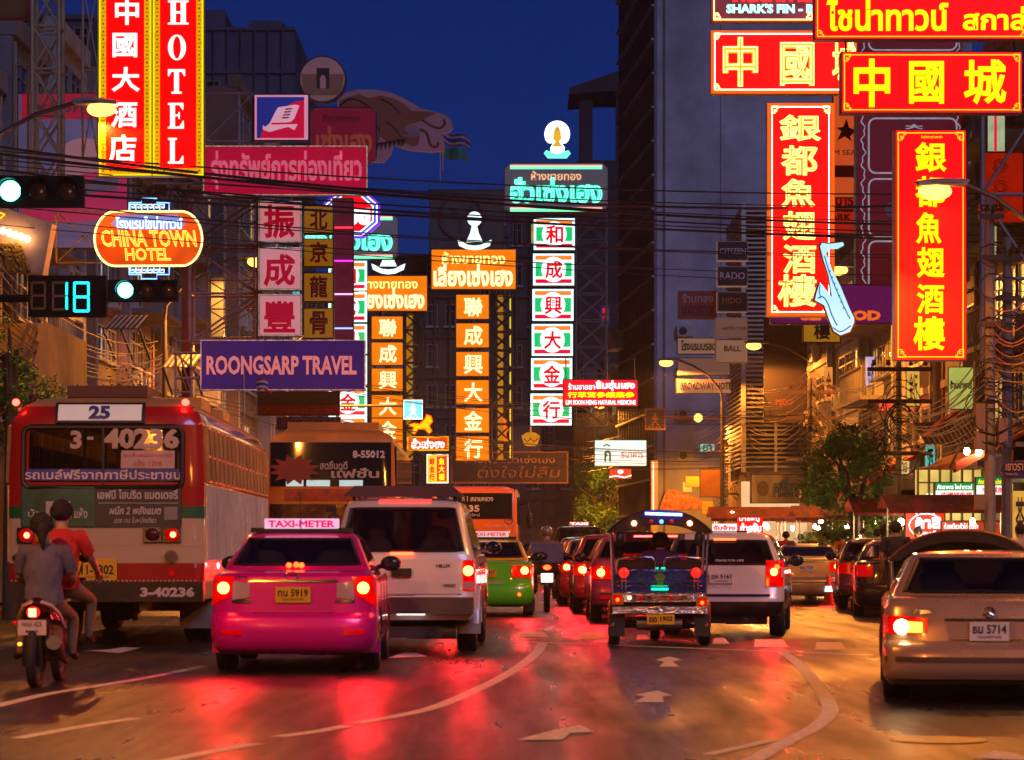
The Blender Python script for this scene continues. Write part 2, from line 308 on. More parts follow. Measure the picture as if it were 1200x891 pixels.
# ---------------------------------------------------------------- signs
class Sign:
    def __init__(s,name,label,D,x0,y0,x1,y1,cat='sign',depth=.22,panel=None,group=None,case=None,rz=0,cut=0):
        s.D=D; s.k=D/F; s.cx=(x0+x1)/2; s.by=y1; s.t=thing(name,label,cat,P(s.cx,y1,D),rz,group); s.dep=depth
        a,b,c,d=s.q(x0,y0,x1,y1); s.l=0; s.b=(a,b,c,d)
        if panel is not None:
            if cut:
                e=cut*s.k; MB().prism([(a+e,c),(b-e,c),(b,c+e),(b,d-e),(b-e,d),(a+e,d),(a,d-e),(a,c+e)],0,depth).obj('case',case or DARK,s.t); 
                e*=1.0; MB().prism([(a+e,c+.03),(b-e,c+.03),(b-.03,c+e),(b-.03,d-e),(b-e,d-.03),(a+e,d-.03),(a+.03,d-e),(a+.03,c+e)],-.006,.0005).obj('panel',panel,s.t)
            else:
                MB().box(a,b,0,depth,c,d).obj('case',case or DARK,s.t); e=min(.03,(b-a)*.03)
                MB().box(a+e,b-e,-.006,.0005,c+e,d-e).obj('panel',panel,s.t)
    def q(s,x0,y0,x1,y1): return ((x0-s.cx)*s.k,(x1-s.cx)*s.k,(s.by-y1)*s.k,(s.by-y0)*s.k)
    def pt(s,x,y): return ((x-s.cx)*s.k,(s.by-y)*s.k)
    def rect(s,x0,y0,x1,y1,m,name='band',off=.012,th=.006):
        a,b,c,d=s.q(x0,y0,x1,y1); return MB().box(a,b,-off,-off+th,c,d).obj(name,m,s.t)
    def poly(s,pts,m,name='emblem',off=.012,th=.006):
        return MB().prism([s.pt(*p) for p in pts],-off,-off+th).obj(name,m,s.t)
    def disc(s,x,y,r,m,name='disc',off=.014,th=.006,ry=None):
        return s.poly([(x+r*math.cos(i*math.pi/16),y+(ry or r)*math.sin(i*math.pi/16)) for i in range(32)],m,name,off,th)
    def text(s,st,x0,y0,x1,y1,m,bold=.02,name='lettering',off=.02,outline=False,thick=.02,italic=0,**kw):
        a,b,c,d=s.q(x0,y0,x1,y1); return text(st,a,b,c,d,-off,m,s.t,bold,name,outline,thick,italic,**kw)
    def tube(s,pts,r,m,name='neon_tube',off=.03,closed=False,n=5):
        return MB().tube([(s.pt(*p)[0],-off,s.pt(*p)[1]) for p in pts],r*s.k,n,closed).obj(name,m,s.t)
    def border(s,x0,y0,x1,y1,w,m,name='border',off=.016,th=.008):
        a,b,c,d=s.q(x0,y0,x1,y1); e=w*s.k; o=-off; p=o+th
        return MB().box(a,b,o,p,c,c+e).box(a,b,o,p,d-e,d).box(a,a+e,o,p,c+e,d-e).box(b-e,b,o,p,c+e,d-e).obj(name,m,s.t)
    def corners(s,x0,y0,x1,y1,w,sz,m,off=.02):   # fretwork corners
        mb=MB()
        for sx,X in ((1,x0),(-1,x1)):
            for sy,Y in ((1,y0),(-1,y1)):
                for path in ([(0,sz),(0,0),(sz,0)],[(0,sz),(sz*.55,sz),(sz*.55,sz*.5),(sz*.3,sz*.5)],[(sz,0),(sz,sz*.3),(sz*.75,sz*.3),(sz*.75,sz*.75),(sz*.3,sz*.75)]):
                    pp=[s.pt(X+sx*u,Y+sy*v) for u,v in path]
                    for (ax,az),(bx,bz) in zip(pp,pp[1:]): mb.bar((ax,-off,az),(bx,-off,bz),w*s.k/2,4)
        return mb.obj('corner_fretwork',m,s.t)
    def bracket(s,side,px,n=2,m=STEEL,r=.035):
        a,b,c,d=s.b; mb=MB(); e=(b if side>0 else a); L=px*s.k*side; y=s.dep/2
        for i in range(n):
            z=c+(d-c)*(i+.5)/n; mb.bar((e,y,z),(e+L,y,z),r)
            if i<n-1:
                z2=c+(d-c)*(i+1.5)/n; mb.bar((e,y,z),(e+L,y,z2),r*.7)
        return mb.obj('bracket',m,s.t)
    def strut(s,m=STEEL):
        a,b,c,d=s.b; mb=MB()
        for x in (a+.12,b-.12): mb.bar((x,s.dep/2,d),(x,s.dep/2+.4,d+.8),.02)
        return mb.obj('hanger',m,s.t)
# ================================================================ SIGNS
RED=em('red_sign_light',(1,.0,.0),6.0,.05); REDN=em('red_sign_neon_back',(.9,.002,0),2.2,.4,1.3); YEL=em('yellow_letter_light',(1,.80,.0),1.25,.0,sample=False)
GOLD=em('gold_border_light',(.85,.42,.0),.85,.25,8,sample=False); WHT=em('white_letter_light',(.86,1,.95),1.15,0,sample=False)
LINEY=em('yellow_line_light',(1,.75,.02),.95,0,sample=False); NEONY=em('yellow_neon_tube',(1,.83,.25),2.2,0,sample=False); NEONO=em('orange_neon_tube',(1,.55,.16),4,0,sample=False)
NEONW=em('white_neon_tube',(1,.9,.7),3,0,sample=False); ORC=mat('orange_case',(.55,.10,.01),.4)
DKRED=mat('dark_red_paint',(.16,.01,.015),.45,scale=4)
YELFILL=em('amber_letter_light',(1,.50,.02),1.05,.2,3,sample=False)
# --- hotel double sign
for i,(x0,x1) in enumerate(((115.5,178),(178.6,239))):
    s=Sign('hotel_sign',['tall red illuminated sign with white Chinese characters in gold border','tall red illuminated sign with white letters HOTEL in gold border'][i],50,x0,-32,x1,206.5,panel=RED,case=mat('yellow_case',(.5,.4,.02),.4),rz=0)
    s.border(x0+.6,-31,x1-.6,206,2.0,em('lime_edge_light',(.85,.75,.0),1.0,.1,sample=False),'edge_tube',.014,.006)
    s.border(x0+2.6,-29,x1-2.6,203.8,6.2,GOLD,'gold_border',.018,.008)
    mb=MB(); k=s.k
    def dots(xa,ya,xb,yb,st):
        n=int(max(abs(xb-xa),abs(yb-ya))/st)
        for j in range(n+1):
            X,Z=s.pt(xa+(xb-xa)*j/n,ya+(yb-ya)*j/n); mb.box(X-.9*k,X+.9*k,-.0225,-.019,Z-.9*k,Z+.9*k)
            if j<n: 
                X2,Z2=s.pt(xa+(xb-xa)*(j+.5)/n,ya+(yb-ya)*(j+.5)/n)
                if xa==xb: mb.box(X2-3*k,X2+3*k,-.0215,-.019,Z2-.25*k,Z2+.25*k)
                else: mb.box(X2-.25*k,X2+.25*k,-.0215,-.019,Z2-3*k,Z2+3*k)
    dots(x0+5.7,-26,x0+5.7,200.5,9.0); dots(x1-5.7,-26,x1-5.7,200.5,9.0); dots(x0+14,200.7,x1-14,200.7,8.0)
    mb.obj('border_pattern',mat('brown_pattern',(.2,.03,0),.5,var=0),s.t)
    if i==0:
        for ch,(a,b,c,d) in zip('中國大酒店',((135,-2,163,29.5),(132,39,161,67.5),(131,79,164,108),(130,119,161,149.5),(128,158,160,190.5))): s.text(ch,a,b,c,d,WHT,.024,'character',off=.012)
    else:
        def serif(chh,a,b,c,d):
            X0,X1,Z0,Z1=s.q(a,b,c,d); W=X1-X0; H=Z1-Z0; m=MB(); st=W*.27; sf=H*.075
            R=lambda u0,u1,v0,v1:m.box(X0+u0*W,X0+u1*W,-.02,-.012,Z0+v0*H,Z0+v1*H)
            v=.075
            if chh=='H':
                for u in (.13,.62): R(u,u+.25,v,1-v); R(u-.13,u+.38,0,v); R(u-.13,u+.38,1-v,1)
                R(.38,.62,.46,.55)
            if chh=='T':
                R(.36,.64,v,1-v); R(.2,.8,0,v); R(0,1,.9,1); m.prism([(X0,Z0+.9*H),(X0+.0*W,Z0+.72*H),(X0+.06*W,Z0+.72*H),(X0+.2*W,Z0+.9*H)],-.02,-.012); m.prism([(X0+W,Z0+.9*H),(X0+W,Z0+.72*H),(X0+.94*W,Z0+.72*H),(X0+.8*W,Z0+.9*H)],-.02,-.012)
            if chh in 'EL':
                R(.14,.44,v,1-v); R(0,.58,0,v); R(0,.58,1-v,1)
                R(.58,1,0,.08); m.prism([(X0+W,Z0),(X0+W,Z0+.3*H),(X0+.94*W,Z0+.3*H),(X0+.72*W,Z0+.08*H)],-.02,-.012)
                if chh=='E':
                    R(.58,.97,.92,1); m.prism([(X0+.97*W,Z0+H),(X0+.97*W,Z0+.74*H),(X0+.91*W,Z0+.74*H),(X0+.72*W,Z0+.92*H)],-.02,-.012); R(.44,.7,.48,.55); R(.66,.74,.38,.65)
            if chh=='O':
                n=28; vs=[]
                for kk in range(n):
                    t=2*math.pi*kk/n; cx=X0+W/2; cz=Z0+H/2
                    vs+=[(cx+W*.5*math.cos(t),-.02,cz+H*.5*math.sin(t)),(cx+W*.22*math.cos(t),-.02,cz+H*.44*math.sin(t))]
                m.add(vs,[(2*k_,(2*k_+2)%(2*n),(2*k_+3)%(2*n),2*k_+1)[::-1] for k_ in range(n)])
            m.obj('letter',WHT,s.t)
        for ch,(b,d) in zip('HOTEL',((1,29),(41,71),(81.5,110),(121,151),(162,192))): serif(ch,197,b,{'H':221,'O':218,'T':217,'E':215.5,'L':215}[ch],d)
    s.strut()
# --- lit/unlit helper signs left
ADDED_GLOW={'pink_white_board':(0.66,0.22,0.34),'navy_print':(0.008,0.016,0.16),'red_print':(0.5,0.0,0.03),'pale_pink_print':(0.66,0.3,0.38),'crimson_board':(0.36,0.0,0.02),'pale_crimson':(0.55,0.09,0.14),'pink_box':(0.55,0.2,0.21),'crimson_char':(0.32,0.0,0.015),'dim_gold_box':(0.24,0.085,0.0),'dark_char':(0.03,0.0,0.0),'navy_board':(0.028,0.006,0.075),'salmon_text':(0.62,0.16,0.13),'maroon_board':(0.07,0.004,0.012),'deep_red_board':(0.1,0.001,0.01),'dull_gold_text':(0.16,0.025,0.012),'maroon_face':(0.07,0.002,0.006),'orange_pink_board':(0.6,0.08,0.015),'purple_board':(0.1,0.004,0.07),'dull_red_board':(0.4,0.01,0.005),'mauve_board':(0.06,0.022,0.035),'dragon_brown':(0.035,0.009,0.006),'mauve_disc':(0.1,0.04,0.045),'gate_brown':(0.05,0.02,0.018),'yellow_cloth':(0.35,0.15,0.005),'taupe_board':(0.12,0.06,0.045),'beige_board':(0.22,0.11,0.065),'grey_board':(0.045,0.042,0.055),'billboard_red':(0.25,0.005,0.02),'billboard_print':(0.05,0.045,0.11),'billboard_disc':(0.2,0.08,0.1),'billboard_pinkband':(0.28,0.01,0.05)}
def UN(n,c,r=.5,**k):
    if n in ADDED_GLOW:   # weak glow added to dim, unlit boards in place of light on them
        k.pop('var',None); return mat(n,c,r,em=ADDED_GLOW[n],es=.75,var=.22,scale=k.get('scale',1.3),sample=False)
    return mat(n,c,r,**k)
s=Sign('small_sign','brown and gold sign cut by the top left picture edge',56,-20,-10,33,22,panel=UN('brown_board',(.22,.12,.03)),case=mat('red_frame',(.3,.02,.02)))
# billboard behind
s=Sign('billboard','large red and blue billboard behind the lattice tower at left',58,20,109,150,292,panel=UN('billboard_print',(.16,.15,.26),.5,scale=1.2,var=.3),depth=.3)
s.rect(25,110,149,140,UN('billboard_red',(.48,.02,.05)),off=.012); s.text('ธุรกิจการค้า',32,118,146,136,UN('billboard_pink',(.55,.22,.25)),.03,off=.016)
s.disc(98,196,34,UN('billboard_disc',(.40,.22,.26)),ry=34,off=.014); s.poly([(25,222),(149,192),(149,258),(25,262)],UN('billboard_pinkband',(.55,.06,.14)),'band',off=.018)
s.poly([(95,215),(140,200),(138,222),(100,228)],UN('billboard_pale',(.5,.4,.42)),'band',off=.022)
# travel company logo
s=Sign('logo_sign','square white framed sign with blue and red emblem above the pink Thai sign',60,297,110,362.5,165.5,panel=UN('pink_white_board',(.75,.36,.42),.5))
s.rect(301,114,356.5,162,UN('navy_print',(.02,.04,.28)),off=.012)
s.poly([(305,162),(308,152),(316,146),(330,141),(336,125),(344,120),(356.5,118),(356.5,162)],UN('red_print',(.62,.01,.05)),off=.016)
PALE=UN('pale_pink_print',(.80,.50,.55))
s.poly([(308,147),(311,149),(316,145),(323,131),(326,126),(346,123),(351,124),(345,139),(341,143),(319,146),(349,146),(345,153),(338,149),(326,152),(316,155),(308,152)],PALE,off=.020)
for i in range(4): s.poly([(335-i*1.3,127.5+i*3.4),(343-i*1.3,127+i*3.4),(342-i*1.3,128.6+i*3.4),(334-i*1.3,129.2+i*3.4)],UN('navy_red',(.4,.02,.06)),'stripe',off=.025)
s.poly([(318,144.2),(342,143.8),(341,146),(318,146.4)],UN('red_print',(.62,.01,.05)),'stripe',off=.025)
truss(240,297,110,166,60.2,1,'pink steel framework joining the hotel sign and the square emblem sign',PINKST,'/',.03)
# red Thai travel sign
s=Sign('shop_sign','long crimson sign with pale Thai lettering above the pink character boxes',60,238,171,430.5,229,panel=UN('crimson_board',(.50,.005,.05),.45,scale=1.2),case=mat('gold_edge',(.5,.4,.3),.4))
s.text('รุ่งทรัพย์การท่องเที่ยว',247,177,424,222,UN('pale_crimson',(.72,.20,.28)),.03,off=.014); s.border(238,171,430.5,229,.9,em('fairy_edge',(.8,.5,.35),.7,.8,14,sample=False),'edge_tube',.018,.006)
s.bracket(-1,60,2,PINKST)
# pink boxes
for i,(ch,y0,y1) in enumerate((('振',236,284),('成',290,340),('豐',345,394))):
    s=Sign('character_box',('topmost','middle','lowest')[i]+' pale pink sign box with a crimson character',61,303,y0,353.5,y1,panel=UN('pink_box',(.66,.33,.33),.5),depth=.35,group='pink character boxes')
    s.text(ch,309,y0+(4 if i==0 else 8),346,y1-4,UN('crimson_char',(.45,.01,.03)),.03,'character',off=.014); s.border(303,y0,353.5,y1,.8,em('edge_pale',(.9,.7,.6),.5,.8,12,sample=False),'edge',.018,.006); s.bracket(-1,8,1,PINKST)
for i,(ch,y0,y1) in enumerate((('北',241,274),('京',279.5,313),('龍',319.5,354),('骨',361,397))):
    s=Sign('character_box',('topmost','second','third','lowest')[i]+' dim gold sign box with a dark character',63,355.5,y0,391,y1,panel=UN('dim_gold_box',(.30,.15,.015),.5),depth=.35,group='dim gold character boxes')
    s.text(ch,363,y0+4,384,y1-5,UN('dark_char',(.09,.01,.01)),.025,'character',off=.014)
s=Sign('sign_pylon','dark maroon upright sign board behind the gold character boxes',66,389,232,414,458,panel=UN('maroon_board',(.11,.012,.02)),depth=.4)
tb=MB()
for j in range(14):
    for dx in (403,410): 
        X,Z=s.pt(dx,238+j*16); tb.tube([(X+.06*math.cos(a*.7),-.02,Z+.06*math.sin(a*.7)) for a in range(9)],.006,4,True)
tb.obj('scroll_pattern',UN('maroon_pale',(.25,.10,.10)),s.t)
for y,c,nm in ((267,(1,.02,.05),'red'),(306,(.8,.02,.8),'magenta'),(345,(.8,.3,.7),'pink'),(385,(.2,.3,1),'blue')):
    s.tube([(391,y),(413.5,y)],.9,em('neon_stub_'+nm,c,2.5,0,sample=False))
# round emblem + dragon + maroon sign
s=Sign('round_sign','dark round sign with a stone gateway picture',67,350.5,65,406,121,panel=None)
s.disc(378,93,28,UN('brown_rim',(.12,.05,.03)),'rim',off=.0,th=.25); s.disc(378,93,26,UN('mauve_disc',(.33,.19,.20)),'face',.012); s.poly([(353,87),(403,87),(401,104),(396,112),(360,112),(355,104)],UN('gate_brown',(.14,.08,.06)),'picture',.016)
s.rect(371,80,386,104,UN('gate_brown2',(.10,.05,.04)),'gateway',.02); s.poly([(375,104),(375,92),(377,88.5),(380,88.5),(382,92),(382,104)],UN('mauve_disc',(.33,.19,.20)),'arch',.024)
s=Sign('dragon_sign','dark board cut to a dragon head beside the round sign',69,350,104,531,190,panel=None)
s.poly([(395,118),(405,109),(420,105),(440,105),(460,109),(478,118),(493,127),(510,131),(522,135),(529,142),(531,150),(525,156),(516,156),(521,170),(520,177),(505,178),(480,176),(461,170),(458,180),(450,190),(430,190),(395,190)],UN('mauve_board',(.22,.13,.15)),'board',0,.2)
s.poly([(398,118),(420,110),(432,115),(446,112),(462,116),(472,121),(482,130),(500,131),(512,132),(503,137),(494,142),(480,146),(474,148),(476,152),(488,155),(492,160),(490,170),(483,172),(476,168),(470,172),(464,165),(455,168),(446,160),(440,172),(430,186),(398,188)],UN('dragon_brown',(.10,.03,.02)),'dragon_head',.008)
s.poly([(474,148),(482,146),(489,148),(493,154),(490,159),(480,158),(474,153)],UN('tooth_pink',(.45,.28,.28)),'mouth',.014)
for p in (((495,140),(505,147),(515,150),(521,146),(520,140)),((492,152),(500,156),(505,170),(512,172),(514,167))): s.tube(smooth_px(list(p)),1.6,UN('whisker_brown',(.25,.07,.05)),'whisker',.012)
for p in (((398,124),(412,116),(428,122),(440,134)),((404,134),(420,128),(436,140),(446,154)),((400,148),(418,142),(432,152)),((402,162),(420,156),(436,166)),((446,116),(458,122),(468,132)),((452,142),(462,150),(470,160))): s.tube(smooth_px(list(p)),1.1,UN('mane_dark',(.03,.01,.01)),'mane_stroke',.014)
for i in range(5): s.poly([(473+i*3.6,158),(476.6+i*3.6,158),(474.8+i*3.6,163)],UN('tooth_white',(.4,.28,.28)),'tooth',.02)
for i in range(7): s.poly([(440+i*5,168-i*.8),(446+i*5,167-i*.8),(441+i*5,178-i)],UN('mane_dark',(.03,.01,.01)),'mane_tuft',.016)
s.disc(475,131,2.4,UN('eye_pink',(.4,.1,.12)),'eye',.014)
s=Sign('gold_shop_sign','dark red cut corner sign in front of the dragon board',66,363,125,441,192,panel=UN('deep_red_board',(.20,.006,.02)),cut=7,depth=.2)
s.text('ห้างขายทอง',378,134,422,143,UN('dull_red_text',(.32,.05,.04)),.02); s.text('เซ่งเฮง',370,148,436,180,UN('dull_gold_text',(.30,.07,.03)),.035); s.border(364,129,440,190,.6,UN('pale_line',(.42,.22,.24)))
# flags
def flag(px,py,D,cols,label,pole=True):
    c=P(px,py,D); k=D/F; t=thing('flag',label,'flag',c)
    MB().bar((0,0,-1.2),(0,0,.1),.02).obj('pole',STEEL,t)
    mb=MB(); n=len(cols); mm=[UN('flag_%d_%d_%d'%tuple(int(q*99) for q in cc),cc) for cc in cols]
    for i in range(n):
        mb.m=i; mb.grid(lambda u,v:(u*32*k, .08*math.sin(u*7), -(i+v)/n*14*k-u*11*k-.06*math.sin(u*6)),10,1)
    mb.obj('cloth',mm,t)
flag(519,152,75,[(.25,.02,.03),(.4,.4,.45),(.03,.03,.2),(.03,.03,.2),(.4,.4,.45),(.25,.02,.03)],'tricolour flag past the dragon head snout')
flag(516,168,77,[(.02,.22,.16)],'green flag hanging under the tricolour flag')
flag(286,438,60,[(.5,.02,.03),(.6,.6,.6),(.03,.03,.25),(.6,.6,.6),(.5,.02,.03)],'small flag on a pole under the blue travel sign')
# travel blue sign
s=Sign('travel_sign','wide navy travel sign with pink capital letters',60,235,398.5,428,457.5,panel=UN('navy_board',(.06,.02,.14),.4),case=mat('silver_edge',(.5,.4,.42),.3,.5),depth=.28)
s.text('ROONGSARP TRAVEL',242,417,418,439.5,UN('salmon_text',(.80,.28,.24)),.035,off=.014); s.border(235,398.5,428,457.5,.8,em('edge_pinkw',(1,.5,.5),.7,.9,15,sample=False),'edge',.018,.006); s.bracket(-1,30,2,PINKST)
s=Sign('shop_sign','dark olive and red sign just below the navy travel sign',62,302,459,398,487,panel=UN('olive_board',(.07,.06,.01)),depth=.2)
s.rect(303,475,397,486,UN('dull_red_band',(.25,.02,.02))); s.text('ห้างขายทองโต๊ะกัง',310,477,390,485,UN('dull_pink_text',(.4,.12,.1)),.01,off=.016)
s=Sign('shop_sign','maroon sign with gold Thai script just above the second bus roof',64,324,489,399,503,panel=UN('maroon2',(.15,.01,.02)),depth=.2); s.text('ขายทองเยาวราช',330,490.5,394,500,UN('dull_gold2',(.35,.12,.03)),.01)
# traffic lights
CY=em('signal_cyan_lens',(.10,1,.85),9,0); CYD=em('countdown_cyan',(.0,.85,1),3.2,0,sample=False); HOUS=mat('signal_housing',(.008,.014,.016),.7,spec=.12)
def signal(x0,x1,y0,y1,D,gx,rl,label):
    s=Sign('traffic_light',label,D,x0,y0,x1,y1,panel=None,cat='traffic light',group='horizontal traffic lights'); a,b,c,d=s.b
    MB().box(a,b,0,.22,c,d).obj('housing',HOUS,s.t)
    n=3; 
    for i in range(3):
        X,Z=s.pt(gx+i*rl,(y0+y1)/2); r=rl*.36*s.k
        mb=MB(); 
        mb.add([(X+r*1.15*math.cos(t*.2618),-.0-.16*q,Z+r*1.15*math.sin(t*.2618)) for q in (0,1) for t in range(-1,14)],[(j,j+1,16+j,15+j) for j in range(14)])
        mb.obj('visor',HOUS,s.t)
        MB().ell((X,-.005,Z),r,.04,r,16,8).obj('lens',CY if i==0 else mat('dark_lens',(.05,.03,.02),.15),s.t,smooth=60)
    return s
s=signal(-22,97,206,242,40,12,34,'upper horizontal traffic light showing green, beside the hotel sign'); 
MB().bar((s.b[0]-1.5,.3,.25),(s.b[1],.3,.25),.05).obj('arm',DARK,s.t)
s=signal(126,208,328,352.5,42,147,25.5,'lower horizontal traffic light showing green, right of the countdown'); MB().bar((s.b[0]-2.4,.9,.1),(s.b[1]-.3,.9,.1),.045).bar((s.b[0]+.3,.2,.1),(s.b[0]+.3,.9,.1),.03).obj('arm',DARK,s.t)
s=Sign('countdown_timer','black countdown timer showing 18 in cyan digits',42.3,33,323,124,371,cat='timer',panel=mat('timer_face',(.006,.008,.01),.6,spec=.12),depth=.2,case=HOUS)
MB().bar((s.b[0]-.8,.3,.35),(s.b[0]+.1,.3,.35),.05).obj('arm',DARK,s.t)
OFFD=mat('unlit_segment',(.10,.09,.09),.3)
def digit(x0,x1,y0,y1,segs):
    ym=(y0+y1)/2; w=1.6
    SG={'a':(x0+1,y0,x1-1,y0+w*1.6),'g':(x0+1,ym-w*.8,x1-1,ym+w*.8),'d':(x0+1,y1-w*1.6,x1-1,y1),'f':(x0,y0+1,x0+w*1.6,ym-1),'e':(x0,ym+1,x0+w*1.6,y1-1),'b':(x1-w*1.6,y0+1,x1,ym-1),'c':(x1-w*1.6,ym+1,x1,y1-1)}
    for q,v in SG.items(): s.rect(*v,CYD if q in segs else OFFD,'lit_segment' if q in segs else 'dark_segment')
digit(36,54,330,363,''); digit(61,79.5,330,364,'bc'); digit(86,105,330.5,366,'abcdefg')
# China Town Hotel neon
s=Sign('neon_sign','oval orange neon hotel sign under blue fret neon',52,110,232,239,329,panel=None,cat='neon sign')
ov=[(174+ (38.5*(1 if math.cos(t)>0 else -1)) +24.5*math.cos(t),280+32*math.sin(t)) for t in [i*math.pi/20+.001 for i in range(40)]]
s.poly(ov,ORC,'case',.0,.3); s.poly([(174+(x-174)*.97,280+(y-280)*.95) for x,y in ov],em('oval_orange_light',(1,.10,.005),1.0,.75,1.1),'face',.008)
s.poly([(140,252),(208,252),(218,263),(205,269),(142,269),(130,263)],em('oval_blue_glow',(.28,.30,.75),.75,.3,2,sample=False),'upper_face',.013)
s.tube(ov,1.3,NEONY,'outline_tube',.03,True)
BLN=em('blue_neon_tube',(.12,.35,1),3.0,0,sample=False); BLW=em('pale_blue_neon',(.45,.62,1),2.4,0,sample=False)
s.text('โรงแรมไชน่าทาวน์',136,254,214,269,BLW,.03,outline=True,off=.03); s.text('CHINA TOWN',119,270,230,290,em('amber_neon',(1,.45,.05),2.0,0,sample=False),.03,outline=True,off=.03,italic=-.15)
s.text('HOTEL',147,291,200,306,em('amber_neon',(1,.45,.05),2.0,0,sample=False),.03,outline=True,off=.03,italic=-.1)
for (ya,yb,yc,fl) in ((236,247,243,1),(324,313,317,-1)):
    a,b=151.5,198.5; s.tube([(a,yb),(a,ya+2*fl),(166,ya+2*fl),(166,ya-3*fl),(184,ya-3*fl),(184,ya+2*fl),(b,ya+2*fl),(b,yb)],.8,BLN,'fret_tube')
    for j in range(6):
        x=155+j*7; s.tube([(x-2.5,yb-1*fl),(x-2.5,ya+4*fl),(x+2.5,ya+4*fl),(x+2.5,yb-3*fl),(x,yb-3*fl),(x,ya+6*fl)],.7,BLW,'fret_tube')
# octagon + left green shop + panel column
GREY=UN('grey_board',(.16,.16,.17)); NG=em('green_neon',(.0,.9,.42),1.6,.0,sample=False); GRN=em('green_panel_light',(.0,.55,.14),.95,.05,sample=False); ORG=em('orange_panel_light',(1,.22,.02),.95,.05,sample=False); RDP=em('crimson_panel_light',(.75,.0,.03),.95,.05,sample=False); WPN=em('white_panel_light',(.95,1,1),1.0,.06); CYE=em('cyan_edge_light',(.55,1,1),1.5,0,sample=False)
WL=em('whitelight',(1,1,1),1.3,0,sample=False)
s=Sign('octagon_sign','red octagonal sign with a Thai letter in purple rims',100,379,222,446,278,panel=None)
def octa(r): return [(412+r*math.cos(math.pi/8+i*math.pi/4),250.5+r*.86*math.sin(math.pi/8+i*math.pi/4)) for i in range(8)]
s.poly(octa(36),em('purple_rim_light',(.18,.02,.75),1,.1,sample=False),'outer_rim',0,.3)
s.poly(octa(33),WL,'white_rim',.01); s.poly(octa(31),em('blue_rim_light',(.05,.12,.8),1,0,sample=False),'blue_rim',.014); s.poly(octa(28),WL,'white_rim',.018); s.poly(octa(26),em('octagon_red',(.85,.0,.01),1,.1),'face',.022)
s.text('ขข',404,244,434,264,WL,.08,off=.03)
def greenshop(D,x0,x1,y0,y1,cut,label,full):
    s=Sign('gold_shop_sign',label,D,x0,y0,x1,y1,panel=GREY,cut=cut,case=DARK,depth=.3); w=x1-x0;h=y1-y0
    X=lambda u:x0+u*w; Y=lambda v:y0+v*h
    for v in (.05,.90): s.rect(X(.06),Y(v),X(.94),Y(v+.025),em('pink_tube',(1,.35,.25),1.4,0,sample=False),'tube',.02); s.rect(X(.06),Y(v+.03),X(.94),Y(v+.085),em('mint_tube',(.15,1,.45),1.4,0,sample=False),'tube',.02)
    s.text('ห้างขายทอง',X(.26),Y(.17),X(.74),Y(.36),em('orange_letters',(1,.5,.25),1.0,.3,8,sample=False),.02,off=.016)
    s.text('ฮั่วเซ่งเฮง',X(.06),Y(.30),X(.94),Y(.82),NG,.05,off=.02); s.text('ฮั่วเซ่งเฮง',X(.06),Y(.30),X(.94),Y(.82),em('teal_neon_edge',(.25,1,.8),1.6,0,sample=False),.02,outline=True,off=.03,name='neon_outline')
    return s
greenshop(95,590.5,713,190.5,249,7,'wide grey cut corner sign with green neon Thai name on the pylon',True)
greenshop(104,350,467,251,304,6,'grey sign with green neon Thai name half hidden by the octagon',False)
ORD=('topmost','second from the top','third from the top','fourth from the top','fifth from the top','lowest')
def colpanels(D,x0,w,ys,hh,which,labelf,grp):
    for i,(ch,y) in enumerate(zip('和成興大金行',ys)):
        xx=x0+(i*-.75 if which else i*0); s=Sign('character_box',labelf%ORD[i],D,xx,y,xx+w,y+hh,panel=WPN,depth=.4,case=mat('cyan_case',(.3,.5,.5),.4),group=grp)
        s.border(xx,y,xx+w,y+hh,1.3,CYE,'edge_tube',.014,.006)
        X=lambda u:xx+u*w; Y=lambda v:y+v*hh
        s.rect(X(.06),Y(.06),X(.94),Y(.19),ORG); s.rect(X(.06),Y(.81),X(.94),Y(.93),RDP); s.rect(X(.06),Y(.28),X(.94),Y(.72),GRN)
        s.disc(X(.5),Y(.5),w*.30,WL,'disc',.018,ry=hh*.40); s.text(ch,X(.29),Y(.22),X(.72),Y(.80),em('red_char_light',(.75,.0,.01),.95,0,sample=False),.028,'character',.026)
colpanels(95,625.5,48,(256,297.5,339,380,420,461.5),37,1,'%s green and orange striped light box on the central pylon','striped light boxes on the central pylon')
colpanels(105,385,45,(306,343,380,417,454,489),34.5,0,'%s green and orange striped light box half hidden behind the left signs','striped light boxes on the left')
# emblem on top of centre sign
s=Sign('emblem_sign','glowing white lotus emblem with golden centre on top of the pylon',95,638,141,668,188,panel=None)
s.poly([(653+15*math.sin(t)*(1 if abs(t)<2.2 else .9),157-15.5*math.cos(t)) for t in [i*.22-2.3 for i in range(22)]],em('emblem_white',(.95,1,1),1.6,.1,sample=False),'halo',0,.15)
for i in range(15):
    a=(i-7)*.23; s.tube([(653+6*math.sin(a),160-7*math.cos(a)),(653+13*math.sin(a),158-13*math.cos(a))],.35,UN('ray_gap',(.3,.3,.2)),'ray',.006)
s.poly([(653,147),(657,155),(658,163),(655,166),(659,172),(647,172),(651,166),(648,163),(649,155)],em('emblem_gold',(.8,.42,.02),.9,.1,sample=False),'flame',.012)
s.poly([(645,173),(648,168),(658,168),(662,173),(661,181),(645,181)],em('emblem_white',(.95,1,1),1.6,.1,sample=False),'lotus',.008); s.poly([(637,180),(640,176),(653,181),(666,176),(669,180),(664,186),(642,186)],em('emblem_mint',(.15,.8,.6),1.3,.1,sample=False),'ribbon',.012)
